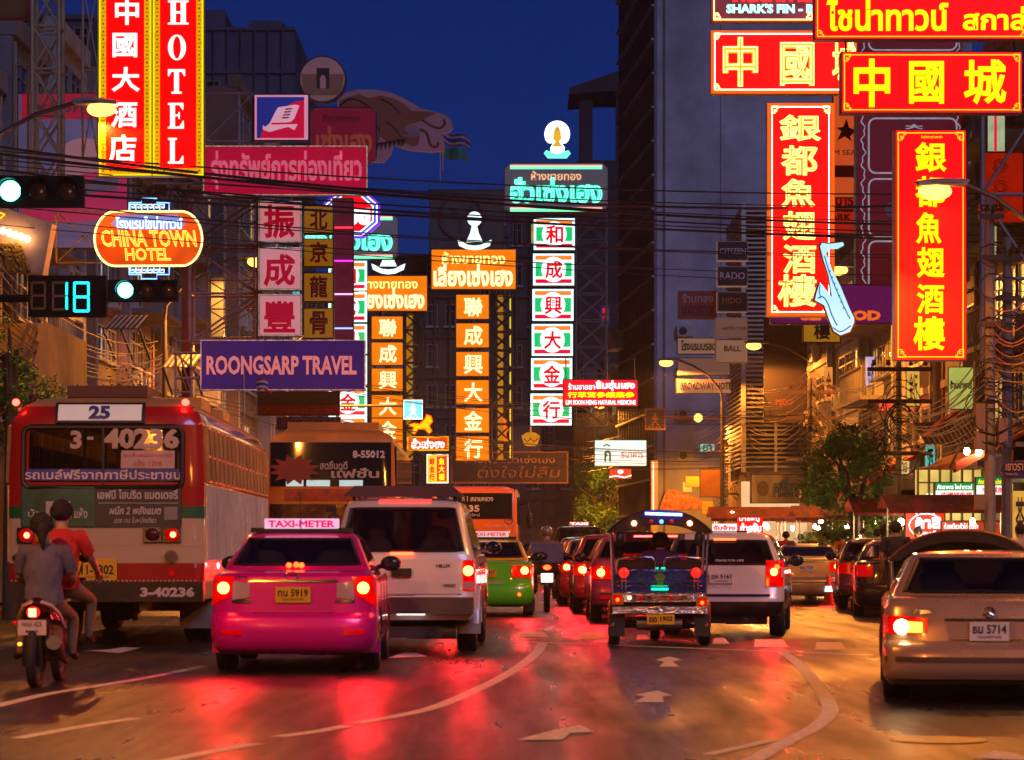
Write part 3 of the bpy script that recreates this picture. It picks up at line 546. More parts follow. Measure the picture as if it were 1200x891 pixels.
# yellow gold shop signs
OP=em('orange_box_light',(1,.22,.0),.92,.25,1.2); LWH=em('warm_white_letter',(1,.90,.45),1.15,0,sample=False); LYL=em('lime_letter',(1,.95,.25),1.2,0,sample=False)
def cone(D,cx,ytop,label,vis=True):
    s=Sign('emblem_sign',label,D,cx-20,ytop,cx+20,ytop+46,panel=None); W=em('cone_white',(.8,1,.98),1.15,.1,sample=False)
    s.disc(cx,ytop+8.5,8.5,W,'ball',0,th=.12); s.poly([(cx-3,ytop+16),(cx+3,ytop+16),(cx+5,ytop+25),(cx+10,ytop+36),(cx-10,ytop+36),(cx-5,ytop+25)],W,'cone',0,.12)
    s.poly([(cx-20,ytop+33),(cx-15,ytop+35),(cx-8,ytop+39),(cx,ytop+40),(cx+8,ytop+39),(cx+15,ytop+35),(cx+20,ytop+33),(cx+18,ytop+40),(cx+8,ytop+44.5),(cx,ytop+45.5),(cx-8,ytop+44.5),(cx-18,ytop+40)],W,'banner',.006,.12)
cone(110,556,248,'white cone and ball emblem on top of the central orange sign'); cone(122,455,276,'white cone emblem whose ball is hidden, above the left orange sign')
def gold(D,x0,x1,y0,y1,bx0,bx1,ys,hh,where,labt):
    s=Sign('gold_shop_sign',labt,D,x0,y0,x1,y1,panel=OP,case=mat('amber_case',(.3,.1,.01),.4),depth=.35); w=x1-x0;h=y1-y0
    X=lambda u:x0+u*w; Y=lambda v:y0+v*h
    s.text('ห้างขายทอง',X(.13),Y(.07),X(.87),Y(.37),LYL,.02); s.text('เลี่ยงเซ่งเฮง',X(.03),Y(.36),X(.96),Y(.93),LWH,.045)
    for i,(ch,y) in enumerate(zip('聯成興大金行',ys)):
        s=Sign('character_box','%s orange light box with a white character on the %s'%(ORD[i],where),D,bx0,y,bx1,y+hh,panel=OP,case=mat('amber_case',(.3,.1,.01),.4),depth=.35,group='orange light boxes on the '+where)
        bw=bx1-bx0; s.text(ch,bx0+bw*.24,y+hh*.12,bx0+bw*.80,y+hh*.90,LWH,.026,'character')
gold(110,505,605,292,339.5,534,573.5,(345,378.5,412,445,478,511),29.5,'central tower','orange sign with white Thai name above the central tower of boxes')
gold(122,412,501,323,365,435,472.5,(370.5,401,431.5,462.5,490,517),27.5,'left tower','orange sign with white Thai name above the left tower of boxes')
truss(576,600,345,540,111,9,'steel lattice tower right of the central orange boxes',mat('dark_lattice',(.05,.035,.02),.5),'x',.035,.8,'lattice_tower')
truss(474,496,367,540,123,9,'steel lattice tower right of the left orange boxes',mat('dark_lattice',(.05,.035,.02),.5),'x',.035,.8,'lattice_tower')
truss(675,711,250,500,95.6,8,'grey lattice tower right of the striped light boxes',mat('grey_lattice',(.14,.13,.14),.5),'x',.025,.8,'lattice_tower')
s=Sign('neon_strip','vertical yellow strip light inside the central lattice tower',113,583,345,590,540,panel=em('gold_strip_light',(.7,.28,.01),.6,.5,1)); s=Sign('neon_strip','thin bright yellow strip at the edge of the central tower',113,597,345,601,540,panel=em('yellow_strip_light',(1,.7,.02),.9,.4,1))
s=Sign('neon_strip','dim gold strip light beside the left tower',125,476,367,484,540,panel=em('gold_strip_light',(.7,.28,.01),.6,.5,1))
# bank board
s=Sign('bank_sign','dim grey board with ring emblem behind the white cone',134,503,224,591,292,panel=UN('dim_grey_board',(.10,.10,.09)))
R=[(540+25.5*math.cos(i*math.pi/16),254+25.5*math.sin(i*math.pi/16)) for i in range(32)]; s.tube(R,2.2,UN('dim_ring',(.14,.03,.04)),'ring',.03,True)
s.poly([(527,242),(534,246),(540,252),(546,246),(553,240),(549,254),(541,260),(541,274),(536,274),(537,260),(529,254)],UN('dim_leaf',(.03,.06,.05)),'emblem')
# pedestrian signs
def ped(D,x0,y0,x1,y1,label,mb_,mf,tri=None):
    s=Sign('crossing_sign',label,D,x0,y0,x1,y1,panel=mb_,depth=.12,group='pedestrian crossing signs'); w=x1-x0;h=y1-y0; X=lambda u:x0+u*w; Y=lambda v:y0+v*h
    if tri: s.poly([(X(.5),Y(.12)),(X(.9),Y(.82)),(X(.1),Y(.82))],tri,'triangle')
    s.border(x0+w*.04,y0+h*.04,x1-w*.04,y1-h*.04,.5,mf); s.disc(X(.5),Y(.27),w*.06,mf,'head',.018)
    s.poly([(X(.44),Y(.34)),(X(.58),Y(.36)),(X(.66),Y(.52)),(X(.62),Y(.55)),(X(.56),Y(.46)),(X(.57),Y(.60)),(X(.70),Y(.78)),(X(.62),Y(.80)),(X(.5),Y(.64)),(X(.40),Y(.80)),(X(.32),Y(.78)),(X(.44),Y(.58)),(X(.44),Y(.46)),(X(.36),Y(.54)),(X(.32),Y(.50))],mf,'walking_figure',.018)
    for j in range(4): s.rect(X(.2+j*.16),Y(.84),X(.28+j*.16),Y(.92),mf,'stripe',.018)
    return s
s=ped(88,472,468,496,492.5,'glowing cyan pedestrian crossing sign over the left lane',em('cyan_sign_light',(.05,.62,.9),1.1,.15),WL); MB().bar((-2.6,.1,.5),(.3,.1,.5),.05).bar((-2.6,.1,.5),(-2.6,.1,-4.7),.06).obj('post',DARK,s.t)
ped(150,587,521,605,539,'small unlit blue pedestrian crossing sign beside the gold crown',UN('ped_blue',(.04,.12,.35)),UN('ped_white',(.5,.5,.5)))
s=ped(118,755.5,478.5,780,504,'dark blue framed pedestrian crossing sign on the long lamp arm',UN('ped_navy',(.05,.03,.09)),UN('ped_gold',(.55,.26,.12)))
s.border(755.5,478.5,780,504,1,UN('ped_orange',(.5,.17,.1)),'frame',.02)
# neon animal, small red shop signs
s=Sign('neon_sign','small neon running goat in yellow and red',112,478,484,508,510,panel=None,cat='neon sign')
gp=[(479,498),(485,496),(492,497),(498,491),(500,486),(505,488),(507,494),(503,499),(506,505),(503,509),(498,503),(490,503),(486,509),(483,508),(485,501)]
s.poly(gp,em('goat_yellow',(1,.6,.0),1.2,.4,6,sample=False),'body',0,.1); s.tube(gp,.7,em('goat_red',(1,.05,.0),2,0,sample=False),closed=True)
s=Sign('shop_sign','small red sign with white Thai name under the neon goat',111,477,511.5,526,528.5,panel=em('small_red_light',(.9,.06,.0),.9,.3)); s.border(477,511.5,526,528.5,1.6,em('amb_edge',(1,.5,.0),.9,.3,9,sample=False)); s.text('ฮั่วเซ่งฮง',482,514,521,526,WL,.04,off=.02)
s=Sign('shop_sign','upright yellow and red sign below the small red Thai sign',111,500,532.5,525.5,566.5,panel=em('menu_yellow',(1,.62,.02),1.0,.2)); s.rect(512,535,523.5,564,RDP); s.border(500,532.5,525.5,566.5,.8,WL,off=.02)
for i in range(3): s.text('銀金行'[i],503,537+i*9,509.5,545+i*9,RDP,.04,'character'); s.text('魚大樓'[i],514,537+i*9,521,545+i*9,YEL,.03,'character',.02)
s=Sign('neon_sign','small red neon figure at the left of the gold crown',116,585,489,598,520,panel=None,cat='neon sign')
s.poly([(590,489),(594,493),(592,497),(596,503),(593,508),(596,519),(588,519),(587,508),(585,502),(589,497)],em('fig_red',(1,.12,.0),1.3,.4,5,sample=False),'figure',0,.1)
s=Sign('crown_sign','gold crown emblem on a dark blue board',121,602,499,634,531,panel=UN('dark_blue_board',(.025,.03,.09)))
s.poly([(611,511),(614,509),(617,507),(621,507),(621,500),(623,500),(623,507),(627,507),(630,509),(633,511),(630,521),(627,523),(617,523),(614,521)],em('crown_gold',(.75,.28,.01),.7,.4,6,sample=False),'crown'); s.tube([(614,514),(618,518),(622,514),(626,518),(630,514)],.7,UN('brown_line',(.12,.04,0)),'pattern',.02)
# big framed script sign
s=Sign('framed_sign','wide brown framed sign with gold script above the orange bus',120,528,529,666,567,panel=UN('ribbed_brown',(.07,.035,.02)),depth=.25)
s.border(528,529,666,567,2,UN('wood_frame',(.26,.10,.03)),'frame',.03,.02); s.text('ห้างทองฮั่วเซ่งเฮง',545,534,650,543,UN('script_pale',(.4,.22,.1)),.01); s.text('ตั้งใจไม่ลืม',560,546,656,560,UN('script_gold',(.26,.12,.04)),.0,italic=.2)
mb=MB()
for j in range(44):
    X,Z=s.pt(530+j*3.1,565); mb.box(X,X+.03,-.03,-.01,Z,Z+34*s.k)
mb.obj('ribs',UN('rib_dark',(.03,.02,.015)),s.t)
# medicine sign
s=Sign('medicine_sign','red medicine shop sign with Thai, Chinese and English rows',93,659.5,444.5,748,476.5,panel=em('medicine_red',(.85,.0,.02),.9,.15),depth=.3)
s.text('ร้านขายยา',666,449,697,457,WL,.02); s.text('ลิ้มซุ่นเฮง',698,446,744,458.5,WL,.045); s.text('行草茸參銀燕參',665,459.5,744,466.5,YEL,.04,'characters'); s.text('LIM SOON HENG NATURAL MEDICINE',663,469,745,474.5,WL,.03,off=.018); s.strut(DARK)
s=Sign('light_box','white glowing billboard with faint green emblem above far trees',126,696.5,515.5,758,546.5,panel=em('pale_mint_light',(.72,.9,.84),1.0,.12,.6),case=mat('mint_case',(.2,.35,.3)))
s.tube([(707,523),(711,521),(715,523)],.8,UN('dull_green',(.1,.3,.25)),'emblem'); s.text('ก',708,528,716,541,UN('teal_print',(.05,.3,.25)),.03); s.text('ธนาคาร',728,530,754,537,UN('pale_pink_print2',(.75,.4,.45)),.02)
s=Sign('drink_sign','small red sign with white wave below the white billboard',126,714,549,740,561.5,panel=em('drink_red',(.85,.0,.01),.95,.1)); s.poly([(714,558.5),(722,557),(732,559),(740,556.5),(740,558),(732,560.5),(722,558.6),(714,560)],WL,'wave'); s.disc(727,553,3.3,WL,'emblem',.02,ry=2.6)
# --- right middle boxes
BK=UN('near_black_board',(.015,.010,.012)); TP=UN('taupe_board',(.30,.20,.16)); TPL=UN('beige_board',(.42,.30,.22))
for i,(tx,y0,y1,pm,tm,lx0,lx1,ly0,ly1) in enumerate((('CITIZEN',282.5,305.5,BK,UN('grey_letters',(.75,.62,.62)),843,874,291,298),('RADO',312,335.5,BK,UN('grey_letters',(.75,.62,.62)),843.5,873,319,328),('MIDO',342,365.5,BK,UN('brown_letters',(.6,.16,.09)),846,869,349,356),('HAMILTON',372,395.5,TP,UN('orange_letters_dull',(.35,.13,.05)),846,874,383,387),('BALL',398,425,TPL,UN('brown_letters2',(.12,.07,.05)),848.5,868,405,412))):
    s=Sign('watch_sign',('black','black','black','taupe','beige')[i]+' sign box, '+('topmost','second from the top','middle one','second from the bottom','lowest')[i]+' of the watch sign stack',105.5,840.5-(i>2)*2,y0,876.5,y1,panel=pm,case=TPL if i<3 else TP,depth=.5,group='watch brand sign boxes')
    s.border(840.5-(i>2)*2,y0,876.5,y1,.6,UN('box_edge',(.35,.22,.2))); s.text(tx,lx0,ly0,lx1,ly1,tm,.02)
s=Sign('shop_sign','small red and cream sign left of the middle black sign box',106,794.5,341,840,374,panel=UN('rosy_board',(.28,.04,.05),scale=8),depth=.3); s.text('ร้านทอง',799,344,836,355,UN('cream_print',(.42,.3,.25)),.04); s.text('เยาวราช',799,358,836,370,UN('dark_red_print',(.12,.01,.02)),.04); s.border(794.5,341,840,374,.8,UN('red_edge',(.4,.08,.04)),off=.02)
s=Sign('hotel_name_sign','cream sign with green Thai lettering above the blank cream board',106.2,793.5,396,839,415.5,panel=TPL,depth=.3); s.text('โรงแรมบรอดเวย์',798,399,850,411,UN('green_print',(.05,.13,.04)),.04)
s=Sign('hotel_name_sign','blank cream sign board between the two hotel name signs',106.6,793.5,419,856,440,panel=TP,depth=.3)
s=Sign('hotel_name_sign','cream hotel sign with purple English capitals, lowest of three',106.1,792.5,443.5,857,461.5,panel=TPL,depth=.3); s.text('BROADWAY HOTEL',797,448,861,457,UN('purple_print',(.07,.04,.14)),.045)
s=Sign('banner','tall dark plum banner with a dim red word at its foot',100,895,372,946,496,panel=UN('plum_cloth',(.035,.014,.025),.5),depth=.12,cat='banner'); s.text('Swiss made',905,408,942,412,UN('dim_print',(.12,.04,.04)),.0); s.text('MIDO',909,468,929,475,UN('dim_red_print',(.30,.05,.03)),.02); s.text('a mark of true design',901,419,943,424,UN('dim_print',(.12,.04,.04)),.0)
s=Sign('blue_sign','small blue vertical sign with red characters beside the pylon',118,703,357,715,383,panel=UN('blue_board',(.03,.12,.28))); s.text('金',705,360,713,367,RDP,.03); s.text('行',705,370,713,378,RDP,.03)
# --- right red signs
LNB=mat('red_case_paint',(.25,.02,.02),.4)
s=Sign('neon_sign','neon framed sign with pale green capitals cut by the top edge',60,833,-16,956,26,panel=em('dusky_red_light',(.30,.04,.06),.8,.6,1.5),case=ORC,cat='neon sign')
s.text('ภัตตาคาร',858,-14,952,3,em('red_neon_text',(1,.02,.02),1.8,0,sample=False),.05); s.text("SHARK'S FIN - B",851,5,953,16,em('mint_neon_text',(.35,1,.8),1.8,0,sample=False),.05); s.border(836,-14,953,24,1.2,NEONO,'neon_tube',.04,.02); s.corners(838,-30,951,22,1,6,NEONO,.05)
s=Sign('restaurant_sign','long red sign with yellow Thai lettering along the top right',50,954,-14,1206,46.5,panel=RED,case=LNB,depth=.3)
s.text('ไชน่าทาวน์',968,0,1111,37,YEL,.032); s.text('สกาล่า',1128,8,1216,36,YEL,.032); s.border(957.5,-12,1204,43.5,1,LINEY); s.corners(958,-40,1203,43,.9,7,LINEY)
s=Sign('restaurant_sign','wide neon rimmed red sign with three amber characters, behind',60,833,36,1004,110,panel=REDN,case=ORC,depth=.3)
s.border(833,36,1004,110,4,em('orange_glow_rim',(1,.12,.0),.9,.15,3,sample=False),'rim',.012,.005)
s.border(837,39.5,1000,106,1.2,NEONW,'neon_tube',.04,.02); s.corners(837,39.5,1000,106,1.0,7,NEONO,.05)
for ch,(a,b,c,d) in zip('中國城',((847,44,888,102),(914,50,954,101),(975,50,1003,96))): s.text(ch,a,b,c,d,YELFILL,.036,'character',.02); s.text(ch,a,b,c,d,NEONY,.014,'neon_outline',.04,outline=True,thick=.02)
s=Sign('restaurant_sign','wide flat red sign with three yellow characters, in front',50,985.5,60.5,1198.5,133,panel=RED,case=LNB,depth=.3)
s.border(989,64,1195,129.5,1.1,LINEY); s.corners(989,64,1195,129.5,1.0,8,LINEY)
for ch,(a,b,c,d) in zip('中國城',((1000,69,1043,126),(1065,72,1106,122),(1129,70,1179,123))): s.text(ch,a,b,c,d,YEL,.026,'character')
s.strut(DARK)
s=Sign('restaurant_sign','upright neon rimmed red sign left of the saxophone',60,899,121,978,371,panel=REDN,case=ORC,depth=.35)
s.border(899,121,978,371,4,em('orange_glow_rim',(1,.12,.0),.9,.15,3,sample=False),'rim',.012,.005)
s.border(904,125,972,366.5,1.2,NEONW,'neon_tube',.04,.02); s.corners(904,125,972,366.5,1.0,8,NEONO,.05)
for ch,(a,b,c,d) in zip('銀都魚翅酒樓',((913,135,962,166),(915,171,958,206),(915,210,955,243),(917,248,956,282),(917,287,956,321),(911,322,957,360))): s.text(ch,a,b,c,d,YELFILL,.036,'character',.02); s.text(ch,a,b,c,d,NEONY,.014,'neon_outline',.04,outline=True,thick=.02)
s=Sign('restaurant_sign','upright flat red sign with yellow characters right of the saxophone',50,1048.5,152,1133,422.5,panel=RED,case=LNB,depth=.35)
s.border(1052,155.5,1129,419,1.1,LINEY); s.corners(1052,155.5,1129,419,1.0,9,LINEY); s.text('ไชน่าทาวน์ สกาล่า',1079,159,1104,162.5,YEL,0)
for ch,(a,b,c,d) in zip('銀都魚翅酒樓',((1072,167,1109,202),(1072,207,1108,243),(1073,249,1103,286),(1074,290,1107,326),(1074,333,1106,368),(1070,371,1107,411))): s.text(ch,a,b,c,d,YEL,.026,'character')
# maroon panel
s=Sign('maroon_sign','large maroon sign with pale rounded frames behind the red signs',64,1003,36,1128,358,panel=UN('maroon_face',(.10,.008,.015),.4),case=UN('brass_case',(.35,.15,.05),.4,metal=.3),depth=.4)
PLM=em('pale_lilac_tube',(.42,.40,.52),.55,.3,6,sample=False)
mb=MB()
for sx in (1011.5,1123):
    for j in range(60):
        X,Z=s.pt(sx+1.8*math.sin(j*1.25),44+j*5.1); X2,Z2=s.pt(sx+1.8*math.sin(j*1.25+.6)+1.2*(-1)**j,44+j*5.1+2.5); X3,Z3=s.pt(sx+1.8*math.sin(j*1.25+1.25),44+(j+1)*5.1); mb.tube([(X,-.02,Z),(X2,-.02,Z2),(X3,-.02,Z3)],.018,4)
mb.obj('scroll_border',PLM,s.t)
def rrect(x0,y0,x1,y1,r):
    o=[]
    for cx,cy,a0 in ((x1-r,y1-r,0),(x0+r,y1-r,90),(x0+r,y0+r,180),(x1-r,y0+r,270)):
        for q in range(5): a=math.radians(a0+q*22.5); o.append((cx+r*math.cos(a),cy+r*math.sin(a)))
    return o
for y0,y1 in ((-10,59),(139,203),(210,277),(283,348)): s.tube(rrect(1018,y0,1121,y1,8),1.1,PLM,'frame_tube',.02,True)
s.text('大',1060,146,1082,152,PLM,.05); s.disc(1046,246,9,UN('pale_disc',(.4,.38,.42)),'disc'); s.rect(1043,290,1050,342,UN('pale_pink_bar',(.4,.15,.15)),'bar')
# orange star sign strip
s=Sign('star_sign','orange strip sign with purple star beside the maroon sign',66,976,112,1004,232,panel=UN('orange_pink_board',(.65,.14,.05),scale=3),depth=.2)
s.poly([(992,139),(995,150),(1004,153),(996,160),(998,166),(990,160),(981,165),(986,154),(980,150),(988,149)],UN('purple_star',(.13,.01,.18)),'star'); s.text('M SEA',977,176,1003,182,UN('dark_letters',(.1,.02,.02)),.01); s.rect(977,194,1003,208,UN('pink_strip',(.6,.16,.14)))
s=Sign('shop_sign','dull red sign showing dim orange letters behind the neon upright sign',68,974,222,1004,275,panel=UN('dull_red_board',(.5,.04,.02)),depth=.2); s.text('บาร์',979,226,1000,242,UN('orange_dull',(.6,.12,.03)),.03); s.text('ARK',972,251,998,259,UN('orange_dull',(.6,.12,.03)),.05); s.rect(975,245,1003,248,UN('tan_strip',(.5,.3,.2)))
# saxophone
s=Sign('neon_sign','glowing white neon saxophone between the upright red signs',53,954,288,1004,393,panel=None,cat='neon sign')
sx=[(988,284),(989,288),(981,292),(972,292),(968,297),(975,316),(985,336),(996,363),(1001,373),(1001,378),(996,389),(985,393),(977,388),(971,373),(966,358),(955,352),(957,343),(961,331),(966,337),(971,344),(975,349),(971,323),(965,305),(961,289),(963,285),(972,286)]
s.poly([(979+(x-979)*1.10,340+(y-340)*1.03) for x,y in sx],UN('amber_backing',(.35,.12,.03)),'backing',0,.12); s.poly(sx,em('sax_white',(.45,.80,1),1.0,.1,6,sample=False),'sax_body',.01,.008)
SB=em('sax_blue_line',(.05,.22,.45),.6,0,sample=False)
for p in (((966,300),(972,320),(981,342),(990,362),(996,374)),((958,350),(964,348),(970,356),(975,370),(981,382)),((961,334),(960,342),(962,350)),((976,384),(985,389),(997,382))): s.tube(smooth_px(list(p)),.8,SB,'key_line',.016)
for i in range(7): s.disc(972+i*2.8,318+i*7.2,1.3,SB,'key',.02)
# SEAFOOD
s=Sign('seafood_sign','purple sign with orange word behind the saxophone',62,903,333,1049,380,panel=UN('purple_board',(.13,.008,.10),.4,scale=4),depth=.3); s.text('SEAFOOD',938,364,1032,376,em('orange_word',(1,.16,.01),.7,.1,sample=False),.06); s.border(903,333,1049,380,1.2,UN('red_rim',(.45,.02,.02)),off=.014)
s=Sign('banner','yellow cloth banner with dark character under the seafood sign',64,940,378,986,402,panel=UN('yellow_cloth',(.5,.26,.02),.7),depth=.05,cat='banner',rz=.12); s.text('樓',953,379,973,398,UN('dark_brown_char',(.1,.03,.01)),.03)
# far right
s=Sign('ornate_panel','red panel with gold round ornaments behind the pipe frame',58,1152,178,1200,262,panel=em('dull_red_glow',(.5,.01,.0),.55,.3),depth=.2,cat='sign')
for j in range(3):
    for a in range(2):
        s.tube([(1172+ (8-3*a)*math.cos(t*.4488)*(1+.25*math.cos(t*2.2)),195+j*25+(8-3*a)*math.sin(t*.4488)) for t in range(14)],.7,UN('gold_ornament',(.55,.3,.1)),'ornament',.02,True)
s=Sign('strip_light','pale green and red strip panel at the far right',60,1157,133,1178,178,panel=em('pale_green_light',(.5,.62,.35),.7,.4)); s.rect(1165,133,1168,178,RDP)
s=Sign('strip_light','pale yellow strip panel under the ornate red panel',60,1156,265,1168,302,panel=em('pale_yellow_light',(.7,.55,.18),.6,.4))
truss(1151,1215,130,425,52,3,'grey pipe frame carrying the right red signs',mat('grey_pipe',(.32,.28,.26),.45,.3),'z',.045)
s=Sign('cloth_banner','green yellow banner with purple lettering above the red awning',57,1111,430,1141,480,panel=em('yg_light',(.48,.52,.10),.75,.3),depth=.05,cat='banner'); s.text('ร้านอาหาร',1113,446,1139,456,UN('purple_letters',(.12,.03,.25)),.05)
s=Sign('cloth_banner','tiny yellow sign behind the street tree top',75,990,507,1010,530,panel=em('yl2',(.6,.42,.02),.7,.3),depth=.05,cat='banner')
GT=em('green_title_light',(.0,.28,.06),.8,.1,sample=False); WP2=em('white_menu_light',(.95,.92,.85),1.0,.1); NV=em('navy_title_light',(.02,.04,.3),.8,.1,sample=False)
for i,(x0,x1,y0,y1,nm,D) in enumerate(((1095,1142,565,599,'left of the two green topped white restaurant boards',60),(1143,1184,559,597,'right of the two green topped white restaurant boards',58))):
    s=Sign('restaurant_board',nm,D,x0,y0,x1,y1,panel=WP2,depth=.2); s.rect(x0+1,y0+1,x1-1,y0+10,GT); s.text('ภัตตาคาร ไชน่าทาวน์',x0+3,y0+2.5,x1-3,y0+8.5,YEL if i else WL,.02,off=.018)
    s.text('中國城魚翅',x0+8,y0+12,x1-3,y0+19,RDP,.03,'characters'); s.text('大酒樓',x0+12,y0+22,x1-4,y0+27,RDP,.02,'characters'); s.rect(x0+1,y1-7,x1-1,y1-1,NV); s.text('CHINA TOWN SCALA',x0+2,y1-5.5,x1-2,y1-2,WL,.03,off=.018)
s=Sign('street_name_sign','dark blue arrow shaped street name sign at the right edge',48,1172,541,1215,561,panel=None,case=None)
s.poly([(1172,549),(1178,541),(1215,541),(1215,561),(1180,561)],UN('street_navy',(.03,.025,.11),.3),'plate',0,.05); s.text('เยาวราช',1178,543.5,1203,552,UN('street_cream',(.6,.35,.2)),.02); s.text('Yaowarat Rd',1178,554,1192,557,UN('street_cream',(.6,.35,.2)),0)
s=Sign('shop_sign','grey white sign with chrome Thai letters under the louvred building',106,880,556,956,590,panel=UN('grey_white_board',(.42,.37,.38),.4),depth=.5); s.text('ศรีทยา',905,561,953,583,mat('chrome_blue',(.25,.4,.6),.15,.9),.05,thick=.08); s.disc(894,573,7,UN('emb_grey',(.2,.15,.14)),'emblem',ry=9)
s=Sign('stall_sign','red lit stall sign with white Thai lettering above the white estate car',70,864,606,894,626,panel=RED,depth=.1); s.text('นายหมู',866,607,890,612,WL,.02); s.text('ก๋วยจั๊บ',867,613,892,624,WL,.05)
# ================================================================ BUILDINGS
FRAME=mat('window_frame',(.25,.22,.2),.5); WPANE=mat('window_pane',(.02,.024,.03),.08,0,var=0); LITW=em('lit_window',(1,.55,.16),.55,.6,1.5,sample=False); COOLW=em('cool_window',(.1,.75,.8),.6,.5,1.5,sample=False)
def wallmat(nm,c,sc=.6): return mat(nm,c,.8,scale=sc,var=.45,bump=.35,bs=6)
WM=[wallmat('stained_cream_render',(.38,.31,.22)),wallmat('grey_render',(.24,.22,.21)),wallmat('rose_render',(.36,.22,.20)),wallmat('ochre_render',(.40,.26,.10)),wallmat('pale_render',(.42,.40,.37)),wallmat('brown_render',(.20,.13,.09))]
WINM={}
def winmesh(w,h):
    k=(round(w,2),round(h,2))
    if k not in WINM:
        f=.06; mb=MB().box(0,f,-.05,.04,0,h).box(w-f,w,-.05,.04,0,h).box(f,w-f,-.05,.04,0,f).box(f,w-f,-.05,.04,h-f,h).box(w/2-.02,w/2+.02,-.04,.03,f,h-f).box(f,w-f,-.035,.025,h*.66,h*.66+.04)
        sl=MB().box(-.08,w+.08,-.16,.03,-.09,0)
        WINM[k]=(mb.mesh('window_frame',FRAME),MB().box(f,w-f,-.005,.02,f,h-f).mesh('pane',WPANE),sl.mesh('sill',WM[4]),MB().box(f,w-f,-.005,.02,f,h-f).mesh('pane',LITW),MB().box(f,w-f,-.005,.02,f,h-f).mesh('pane',COOLW))
    return WINM[k]
def window(parent,o,ang,w,h,lit=0):
    m=winmesh(w,h); f=link('window',m[0],parent,o); f.rotation_euler=(0,0,ang); link('pane',m[1] if not lit else m[2+lit],f); link('sill',m[2],f); return f
ACM=None
def aircon(parent,o,ang):
    global ACM
    if ACM is None:
        mb=MB().box(0,.8,-.3,0,0,.55); mb.m=1; mb.disc((.3,-.3,.28),.2,.02,14); ACM=mb.mesh('air_conditioner',[mat('aircon_white',(.5,.47,.42),.5),DARK])
    x=link('air_conditioner',ACM,parent,o); x.rotation_euler=(0,0,ang); return x
